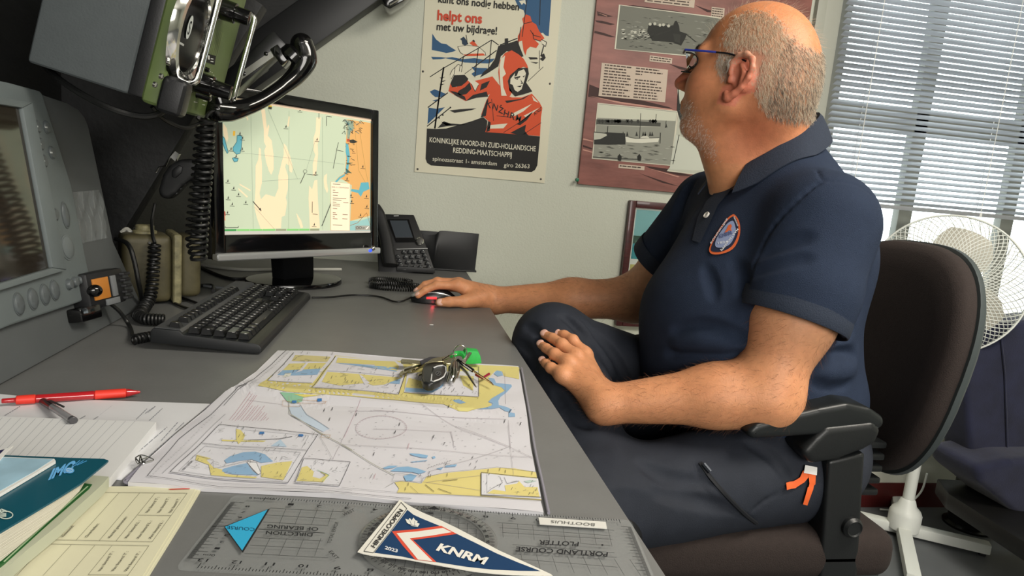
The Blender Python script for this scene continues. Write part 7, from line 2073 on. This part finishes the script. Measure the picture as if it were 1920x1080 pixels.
# breast badge: orange border, navy field, pale blue centre
def rtri(pts, k=10):
    return [(p.x, p.y) for p in spline([(a, b, 0) for a, b in pts], k, True)]
BZ = lambda L: [(1280+a/3, 360+b/3) for a, b in L]
b_out = BZ([(296, 132), (320, 165), (328, 215), (318, 270), (285, 325), (225, 352), (170, 354), (153, 330), (170, 280), (205, 220), (245, 165), (275, 137)])
b_mid = BZ([(296, 144), (312, 172), (318, 215), (308, 262), (278, 312), (225, 340), (178, 342), (164, 326), (180, 282), (213, 226), (252, 172), (278, 148)])
b_in = BZ([(290, 170), (300, 195), (304, 225), (294, 262), (270, 300), (232, 318), (198, 318), (188, 300), (200, 262), (226, 222), (256, 185), (275, 172)])
badge = patch(shirt_lo, rtri(b_out, 3), 9, 'badge', shirt, mat('badge_orange', 'dd6a3a', 0.7), 0.0026)
patch(shirt_lo, rtri(b_mid, 3), 9, 'badge_field', shirt, mat('badge_navy', '1f2740', 0.8), 0.0031)
patch(shirt_lo, rtri(b_in, 3), 9, 'badge_centre', shirt, mat('badge_blue', '8f9cc0', 0.8), 0.0036)
class OnCloth(Print):
    pass
def cloth_text(F, items, name, parent, lift):
    """embroidered lettering; items: text, baseline start, baseline end, up, colour"""
    pr = Print(lambda a, b: (0, 0, 0), (0, 0, 1))
    pts = []; jobs = []
    for t, p0, p1, up, hexc in items:
        v, f = text2d(t, 0.02)
        xs = [a for a, _ in v]; x0, x1 = min(xs), max(xs)
        p0, p1, up = np.array(p0, float), np.array(p1, float), np.array(up, float)
        q = [p0+(p1-p0)*((a-x0)/(x1-x0))+up*(b/0.72) for a, b in v]
        jobs.append((len(pts), f, hexc)); pts += q
    Q = F.trace(pts, lift=lift)
    for off, f, hexc in jobs:
        k = pr.mi(hexc)
        for g in f:
            vs = [Vector(Q[off+i]) for i in g]
            try: q = pr.mb.bm.faces.new([pr.mb.bm.verts.new(v) for v in vs])
            except ValueError: continue
            q.material_index = k
            q.normal_update()
            if q.normal.dot(Vector(CAM)-vs[0]) < 0: q.normal_flip()
    return pr.mb.build(name, pr.mats, parent, smooth=0)
cb = lambda a, b: (1280+a/3, 360+b/3)
cloth_text(shirt_lo, [('KNRM', cb(214, 268), cb(284, 244), (-2, -7), '5a6690'), ('1824', cb(206, 300), cb(262, 292), (-1, -4), 'dfe4ee'),
    ('REDDING', cb(292, 148), cb(314, 200), (2.2, -1), 'e8e8ea'), ('MAATSCHAPPIJ', cb(313, 212), cb(218, 334), (3, 2), 'e8e8ea'), ('KONINKLIJKE', cb(168, 300), cb(262, 160), (-2.4, -2), 'e8e8ea')], 'badge_lettering', shirt, 0.0042)
patch(shirt_lo, BZ([(262, 196), (276, 188), (284, 200), (276, 214), (284, 228), (268, 222), (252, 236), (240, 240), (254, 216)]), 6, 'badge_emblem', shirt, mat('badge_orange', 'dd6a3a'), 0.0041)

# --- trousers, zip, orange pocket tab, shoes
V4, F4 = trous_f.mesh((0.10, 0.80, 0.08), (0.96, 1.42, 0.95), 0.0038)
trou_m = mat('navy_cotton', '262a33', 0.75, var=0.12, vscale=30, bump=0.3, bscale=700, spec=0.3)
trousers = raw_mesh('trousers', V4, F4, [trou_m], person)
zp = trous_f.trace([(1312, 868), (1330, 893), (1360, 928), (1395, 962), (1418, 980)], lift=0.001)
mb = MB(); mb.tube(spline(zp, 6), 0.0035, 6); zo = mb.build('zip', mat('zip_black', '15171c', 0.5), trousers)
zq = trous_f.trace([(1316, 873), (1328, 886)], lift=0.006)
mb = MB(); mb.tube(spline(list(zq), 4), 0.004, 8); mb.build('zip_puller', mat('zip_metal', '30343a', 0.35, 0.7), zo)
patch(trous_f, [(1506, 872), (1528, 876), (1527, 890), (1503, 886)], 9, 'tab_white', trousers, mat('tape_white', 'e6e4e0', 0.7), 0.006)
tb = patch(trous_f, [(1503, 882), (1518, 888), (1505, 903), (1488, 913), (1472, 916), (1470, 906), (1486, 902), (1497, 894)], 9, 'pocket_tab', trousers, mat('tape_orange', 'e4632a', 0.7), 0.0045)
tb['label'] = 'orange fabric tab'
patch(trous_f, [(1512, 886), (1526, 888), (1525, 905), (1517, 925), (1510, 944), (1502, 942), (1508, 922), (1514, 905)], 9, 'pocket_tab', trousers, MATS['tape_orange'], 0.005)
def shoe(heel, toe, up):
    F = Field()
    heel, toe, up = map(lambda a: np.array(a, float), (heel, toe, up))
    d = toe-heel
    F.cap(heel, toe-d*0.15, 0.040, 0.038, k=0.02)
    F.cap(heel, heel+up*0.05, 0.042, 0.042, k=0.03)
    F.half(heel-up*0.028, -up, 0.01)
    a = np.minimum(heel, toe)-0.09; b = np.maximum(heel, toe)+0.12
    v, f = F.mesh(a, b, 0.005)
    raw_mesh('shoe', v, f, [mat('shoe_leather', '17181a', 0.4)], person)
shoe(Lan+V3(0.0, 0, -0.088), Lan+V3(-0.2, -0.02, -0.092), (0, 0, 1))
_a = (Ran-Rkn)/np.linalg.norm(Ran-Rkn)
shoe(Ran+_a*0.05, Ran+_a*0.05+V3(-0.17, -0.02, -0.06), -_a)

# --- glasses
g = MB()
def gp(f, l, u): return Vector(hd(f, l, u))
gl_m = mat('glasses_black', '15151a', 0.3); gb_m = mat('glasses_blue', '2c3a9c', 0.3, coat=0.5)
for s in (1, -1):
    rim = [gp(0.118-0.10*abs(y)*0.35, s*(0.032+y*0.022*1.1), 0.018+z*0.017) for y, z in [(math.cos(t), math.sin(t)) for t in np.linspace(0, 2*math.pi, 28, endpoint=False)]]
    g.tube(rim, 0.0011, 6, closed=True, mi=0)
    g.tube([gp(0.112, s*0.058, 0.030), gp(0.104, s*0.073, 0.033)], 0.002, 6, mi=0)
    g.tube(spline([gp(0.104, s*0.073, 0.033), gp(0.07, s*0.0785, 0.0335), gp(0.045, s*0.080, 0.034)], 4), 0.0020, 6, mi=1)
    g.tube(spline([gp(0.045, s*0.080, 0.034), gp(0.015, s*0.083, 0.033), (gp(-0.012, s*0.086, 0.024))], 4), 0.0017, 6, mi=0)
g.tube(spline([gp(0.119, 0.011, 0.021), gp(0.125, 0, 0.024), gp(0.119, -0.011, 0.021)], 4), 0.0013, 6, mi=0)
glo = g.build('glasses', [gl_m, gb_m], person)
for s in (1, -1):
    mb = MB()
    pts = [gp(0.1175-0.10*abs(y)*0.35, s*(0.032+y*0.0235), 0.018+z*0.0165) for y, z in [(math.cos(t), math.sin(t)) for t in np.linspace(0, 2*math.pi, 28, endpoint=False)]]
    mb.prism(pts, Vector(_f)*0.0012)
    mb.build('lens', mat('lens_glass', 'f4f8f6', 0.02, trans=1, ior=1.2), glo, smooth=0)
# ================================================================== chair, fan, sofa, blind
chm = mat('chair_fabric', '2a211e', 0.9, var=0.12, vscale=120, bump=0.6, bscale=650)
shl = mat('chair_shell', '3d4445', 0.45)
blk = mat('chair_black', '191b1c', 0.4, bump=0.1, bscale=400)
CY = 1.14
oc = thing('office_chair', 'dark brown and black office chair with armrests that the man sits on', 'chair', (0.66, CY, 0))
# seat cushion
def soft(M, size, bevel, seg=5): b = MB(); b.box(M, size, bevel, seg); return b
soft(T(0.60, CY, 0.570), (0.50, 0.50, 0.085), 0.04, 6).build('seat', chm, oc, smooth=1)
soft(T(0.60, CY, 0.522), (0.47, 0.47, 0.03), 0.012, 3).build('seat_pan', shl, oc)
# backrest: rounded slab leaning back
bl, bt = Vector((0.885, CY, 0.655)), Vector((0.965, CY, 1.085))
bu = (bt-bl).normalized(); bn = Vector((-bu.z, 0, bu.x))          # bn faces the man
BH = (bt-bl).length
def backshape(inset, depth):
    """rounded outline, wider at the middle; returns ring points at the given depth"""
    out = []
    for k in range(64):
        a = 2*math.pi*k/64
        c, s = math.cos(a), math.sin(a)
        e = 2/(2.7 if s > 0 else 3.4)
        y = math.copysign(abs(c)**e, c)*(0.226-inset); v = math.copysign(abs(s)**e, s)*(BH/2-inset)
        y *= 1-0.10*(v/(BH/2))**2 if v > 0 else 1-0.14*(v/(BH/2))**2
        curve = 0.045*(abs(y)/0.23)**2
        out.append(bl+bu*(BH/2+v)+Vector((0, y, 0))+bn*(curve-depth))
    return out
def rings_mesh(R, name, m):
    mb = MB(); V = [[mb.bm.verts.new(p) for p in r] for r in R]
    for A, B in zip(V, V[1:]):
        for k in range(len(A)): mb.bm.faces.new((A[k], A[(k+1) % len(A)], B[(k+1) % len(A)], B[k]))
    mb.bm.faces.new(V[0][::-1]); mb.bm.faces.new(V[-1])
    return mb.build(name, m, oc, smooth=1.0, fix=True)
rings_mesh([backshape(0.14, -0.006), backshape(0.06, -0.004), backshape(0.025, 0.002), backshape(0.008, 0.012), backshape(0.002, 0.028), backshape(0.004, 0.038)], 'backrest', chm)
rings_mesh([backshape(0.004, 0.038), backshape(-0.002, 0.040), backshape(-0.003, 0.050), backshape(0.010, 0.062), backshape(0.06, 0.070), backshape(0.14, 0.072)], 'back_shell', shl)
# bellows and back post
mb = MB()
for k in range(5): mb.box(T(0.835, CY-0.11+0.0, 0.64+k*0.022), (0.07, 0.09, 0.012), 0.004)
mb.build('bellows', blk, oc)
mb = MB(); mb.boxc((0.78, CY-0.035, 0.50), (0.86, CY+0.035, 0.56), 0.01); mb.tube([Vector((0.84, CY, 0.53)), Vector((0.93, CY, 0.56)), Vector((0.965, CY, 0.66)), Vector((0.985, CY, 0.80))], 0.022, 10); mb.build('back_post', blk, oc)
# armrests
for s, nm in ((-1, 'near'), (1, 'far')):
    yy = CY+s*0.228
    arm = MB()
    prof = [(0.475, 0.770), (0.49, 0.784), (0.54, 0.796), (0.62, 0.812), (0.68, 0.822), (0.735, 0.815), (0.770, 0.800), (0.772, 0.785), (0.755, 0.778), (0.65, 0.770), (0.55, 0.764), (0.49, 0.760)]
    arm.prism([Vector((x if s > 0 else 0.772-(0.772-x)*0.78, yy-0.034+(0.008 if s < 0 else 0), z+0.014)) for x, z in prof], (0, 0.068, 0), bevel=0.010, seg=4)
    pad = arm.build('arm_pad', mat('arm_pad_black', '1b1e1f', 0.38), oc, smooth=1)
    mb = MB()
    mb.prism([Vector((x+0.008, yy-0.030, z+0.036)) for x, z in ((0.625, 0.720), (0.645, 0.745), (0.66, 0.762), (0.74, 0.772), (0.758, 0.762), (0.752, 0.735), (0.73, 0.725), (0.69, 0.708), (0.645, 0.700))], (0, 0.06, 0), bevel=0.012, seg=4); mb.build('arm_bracket', blk, oc, smooth=1)
    mb = MB(); mb.prism([Vector((x, yy-0.022, z)) for x, z in ((0.688, 0.74), (0.750, 0.755), (0.783, 0.50), (0.715, 0.49))], (0, 0.044, 0), bevel=0.007, seg=3); mb.build('arm_post', blk, oc, smooth=0.8)
    mb = MB(); mb.prism([Vector((x, yy-0.018, z)) for x, z in ((0.718, 0.52), (0.780, 0.52), (0.788, 0.42), (0.728, 0.41))], (0, 0.036, 0), bevel=0.006); mb.boxc((0.66, min(yy, CY+s*0.10), 0.455), (0.76, max(yy, CY+s*0.10), 0.49), 0.006); mb.build('arm_sleeve', blk, oc)
    mb = MB(); mb.lathe(frame((0, s, 0), loc=(0.747, yy+s*0.022, 0.63)), [(0.017, -0.002), (0.017, 0.006), (0.013, 0.011), (0.011, 0.009), (0.002, 0.009)], 24); mb.build('height_button', blk, oc)
mb = MB(); mb.lathe(T(0.66, CY, 0), [(0.028, 0.10), (0.028, 0.34), (0.018, 0.345), (0.018, 0.50), (0.09, 0.505), (0.09, 0.515)], 24); mb.build('gas_column', blk, oc)
for k in range(5):
    a = 2*math.pi*k/5+0.3; d = Vector((math.cos(a), math.sin(a), 0)); c = Vector((0.66, CY, 0))
    mb = MB(); mb.tube([c+Vector((0, 0, 0.125)), c+d*0.15+Vector((0, 0, 0.11)), c+d*0.30+Vector((0, 0, 0.085))], [0.032, 0.026, 0.018], 10); leg = mb.build('base_arm', blk, oc)
    mb = MB()
    pv2 = Vector((-d.y, d.x, 0))
    for s in (-1, 1): mb.lathe(frame(pv2, loc=c+d*0.30+Vector((0, 0, 0.03))+pv2*s*0.012), [(0.005, -0.008), (0.03, -0.008), (0.03, 0.008), (0.005, 0.008)], 18)
    mb.lathe(T(c+d*0.30), [(0.008, 0.03), (0.008, 0.09)], 8); mb.build('caster', blk, leg)

# ---- pedestal fan
wf = mat('fan_white', 'd9dcd6', 0.4)
FC = at(1772, 533, Y=1.90); hub0 = at(1690, 1003, Z=0.0)
fan = thing('pedestal_fan', 'white pedestal fan with a wire cage behind the office chair', 'fan', hub0)
vd = Vector((-0.62, -0.78, 0.10)).normalized()
FM = frame(vd, (0, 0, 1), FC)
R_ = 0.224
cg = MB()
for z_, r_ in ((0.0, R_), (0.012, R_)): cg.tube([FM @ Vector((r_*math.cos(t), r_*math.sin(t), z_)) for t in np.linspace(0, 2*math.pi, 64, endpoint=False)], 0.0030, 6, closed=True)
cage_rim = cg.build('cage_rim', wf, fan)
def dome(r): return 0.075*math.sqrt(max(0, 1-(r/R_)**2.6))
cg = MB()
for k in range(80):
    a = 2*math.pi*k/80
    for side in (1, -1):
        rr_ = np.linspace(0.05, R_, 9)
        cg.tube([FM @ Vector((r*math.cos(a+side*(r/R_)*0.9), r*math.sin(a+side*(r/R_)*0.9), 0.006+dome(r))) for r in rr_], 0.0014, 4, caps=False)
cg.build('front_cage', wf, cage_rim)
cg = MB()
for k in range(48):
    a = 2*math.pi*k/48
    rr_ = np.linspace(0.05, R_, 7)
    cg.tube([FM @ Vector((r*math.cos(a+(r/R_)*0.9), r*math.sin(a+(r/R_)*0.9), -0.004-dome(r)*0.9)) for r in rr_], 0.0014, 4, caps=False)
cg.build('rear_cage', wf, cage_rim)
mb = MB(); mb.lathe(FM, [(0.002, 0.082), (0.045, 0.080), (0.05, 0.074), (0.045, 0.070), (0.002, 0.072)], 32); mb.build('cage_badge', wf, cage_rim)
for k in range(3):
    a0 = math.radians(75+120*k)
    mb = MB()
    def blade(u, v, off=0.0):
        r = 0.035+u*0.150; w_ = 0.95*(0.35+0.65*math.sin(math.pi*min(1, u*0.75+0.22)))
        a = a0+(v-0.5)*w_*1.75
        return FM @ Vector((r*math.cos(a), r*math.sin(a), 0.005+(v-0.5)*0.045+off))
    mb.grid(12, 12, lambda u, v: blade(u, v)); mb.grid(12, 12, lambda u, v: blade(u, v, 0.002)); mb.build('blade', mat('fan_blade', 'cfcabd', 0.35), fan, smooth=1)
mb = MB(); mb.lathe(FM, [(0.002, 0.03), (0.03, 0.025), (0.035, 0.0), (0.035, -0.01)], 28); mb.build('hub', wf, fan)
mb = MB(); mb.lathe(FM, [(0.002, -0.17), (0.045, -0.16), (0.058, -0.12), (0.058, -0.075), (0.03, -0.07)], 28); mb.build('motor', wf, fan)
mt_top = FM @ Vector((0, 0, -0.12))
ptop = Vector((hub0.x, hub0.y, 0.78))
mb = MB(); mb.tube([hub0+Vector((0, 0, 0.10)), ptop], 0.019, 16); mb.tube([ptop, Vector((mt_top.x, mt_top.y, mt_top.z-0.03))], 0.022, 12); mb.build('pole', wf, fan)
mb = MB(); mb.lathe(T(hub0), [(0.052, 0.03), (0.052, 0.085), (0.045, 0.10), (0.03, 0.115), (0.024, 0.135), (0.019, 0.14)], 28); mb.build('base_hub', wf, fan)
for tx, ty in ((1855, 1032), (1712, 1092), (1560, 1000), (1660, 950)):
    e = at(tx, ty, Z=0.02)
    if (tx, ty) == (1560, 1000): e = hub0-(at(1855, 1032, Z=0.02)-hub0)
    if (tx, ty) == (1660, 950): e = hub0-(at(1712, 1092, Z=0.02)-hub0)
    e.z = 0.0; d = (e-hub0).normalized(); L = (e-hub0).length
    mb = MB(); mb.box(axes(d, Vector((-d.y, d.x, 0)), UPZ, hub0+d*L/2+Vector((0, 0, 0.028))), (L, 0.042, 0.036), 0.006); lg = mb.build('foot_bar', wf, fan)
    mb = MB(); mb.box(axes(d, Vector((-d.y, d.x, 0)), UPZ, hub0+d*(L-0.02)+Vector((0, 0, 0.006))), (0.02, 0.03, 0.012), 0.002); mb.build('rubber_foot', black_m, lg)
mb = MB(); mb.tube(spline([at(1738, 888, Y=2.0), at(1728, 920, Y=2.02), at(1706, 944, Y=2.03), at(1690, 957, Z=0.008), at(1650, 955, Z=0.006)], 8), 0.0035, 8); mb.build('cord', wf, fan)

# ---- navy upholstered seat on a black plinth at the right edge
sf = thing('navy_seat', 'navy velvet upholstered seat on a black plinth at the right edge', 'upholstered seat', at(1880, 1000, Z=0.0))
nv = mat('navy_velvet', '1c1f36', 0.95, var=0.35, vscale=14, sheen=0.15, bump=0.3, bscale=300)
sy = 1.80
mb = MB(); mb.prism([at(x, y, Y=sy) for x, y in ((1806, 645), (1822, 612), (1990, 596), (2010, 900), (1838, 882), (1822, 868), (1812, 760))], (0, 0.12, 0), bevel=0.022, seg=4); bs = mb.build('back_cushion', nv, sf, smooth=1)
mb = MB(); mb.tube([at(x, y, Y=sy-0.004) for x, y in ((1874, 606), (1884, 700), (1890, 880))], 0.003, 6); mb.build('seam', nv, bs)
mb = MB(); mb.prism([at(x, y, Y=sy-0.10) for x, y in ((1830, 876), (1900, 862), (2060, 860), (2080, 1010), (1930, 985), (1868, 932), (1836, 908))], (0, 0.20, 0), bevel=0.03, seg=4); mb.build('seat_cushion', nv, sf, smooth=1)
pk = mat('plinth_black', '121212', 0.45, bump=0.2, bscale=80)
mb = MB(); mb.prism([at(x, y, Z=0.22) for x, y in ((1757, 897), (1840, 902), (2080, 930), (2200, 1130), (1990, 1060), (1778, 925))], (0, 0, -0.055), bevel=0.006); mb.build('plinth', pk, sf)
cc = at(1815, 985, Z=0.0)
mb = MB(); mb.lathe(T(cc), [(0.085, 0.0), (0.085, 0.008), (0.070, 0.015), (0.066, 0.17)], 32); mb.build('round_foot', mat('foot_gloss', '0c0c0c', 0.2), sf)

# ---- venetian blind
vb = thing('venetian_blind', 'half lowered grey metal venetian blind in the window', 'blind', (2.15, WY-0.05, 1.15))
VY = WY-0.045
sx0, sx1 = WX0-0.005, WX1-0.02
zb_ = at(1650, 386, Y=VY).z
pitch = 0.0208
slat_m = mat('blind_slat', 'a9acb2', 0.4, metal=0.1)
nS = int((2.12-zb_-0.02)/pitch)
base = None
for k in range(nS):
    z = zb_+0.018+k*pitch
    if base is None:
        mb = MB()
        th = math.radians(-27)
        def slat(u, v):
            q = (v-0.5)*0.025; bow = 0.0018*(1-(2*v-1)**2)
            return Vector((sx0+(sx1-sx0)*u, VY+q*math.cos(th)+bow*math.sin(th)*-1, z+q*math.sin(th)+bow*math.cos(th)))
        mb.grid(2, 7, slat); mb.grid(2, 7, lambda u, v: slat(u, v)+Vector((0, 0, 0.0003)))
        base = mb.build('slat', slat_m, vb, smooth=2)
    else:
        o = base.copy(); COL.objects.link(o); o.parent = vb; o.location = Vector((0, 0, k*pitch)); WM[o] = WM[vb]
mb = MB(); mb.boxc((sx0, VY-0.013, zb_-0.008), (sx1, VY+0.013, zb_+0.007), 0.003); mb.build('bottom_rail', mat('blind_rail', '8f9296', 0.4), vb)
mb = MB(); mb.boxc((sx0, VY-0.018, 2.115), (sx1, VY+0.018, 2.145), 0.003); mb.build('head_rail', MATS['blind_rail'], vb)
for x in (at(1645, 60, Y=VY).x, at(1890, 120, Y=VY).x, sx1-0.2):
    for dy in (-0.011, 0.011):
        mb = MB(); mb.tube([Vector((x, VY+dy, zb_)), Vector((x, VY+dy, 2.12))], 0.0014, 5); mb.build('ladder_cord_hole_light', mat('cord_white', 'e8e8e4', 0.6), vb)  # cords kept thick and white, standing in for light through the slat holes
    mb = MB(); mb.boxc((x-0.005, VY-0.0135, zb_-0.009), (x+0.005, VY-0.0125, zb_+0.008)); mb.build('cord_clip', MATS['cord_white'], vb)
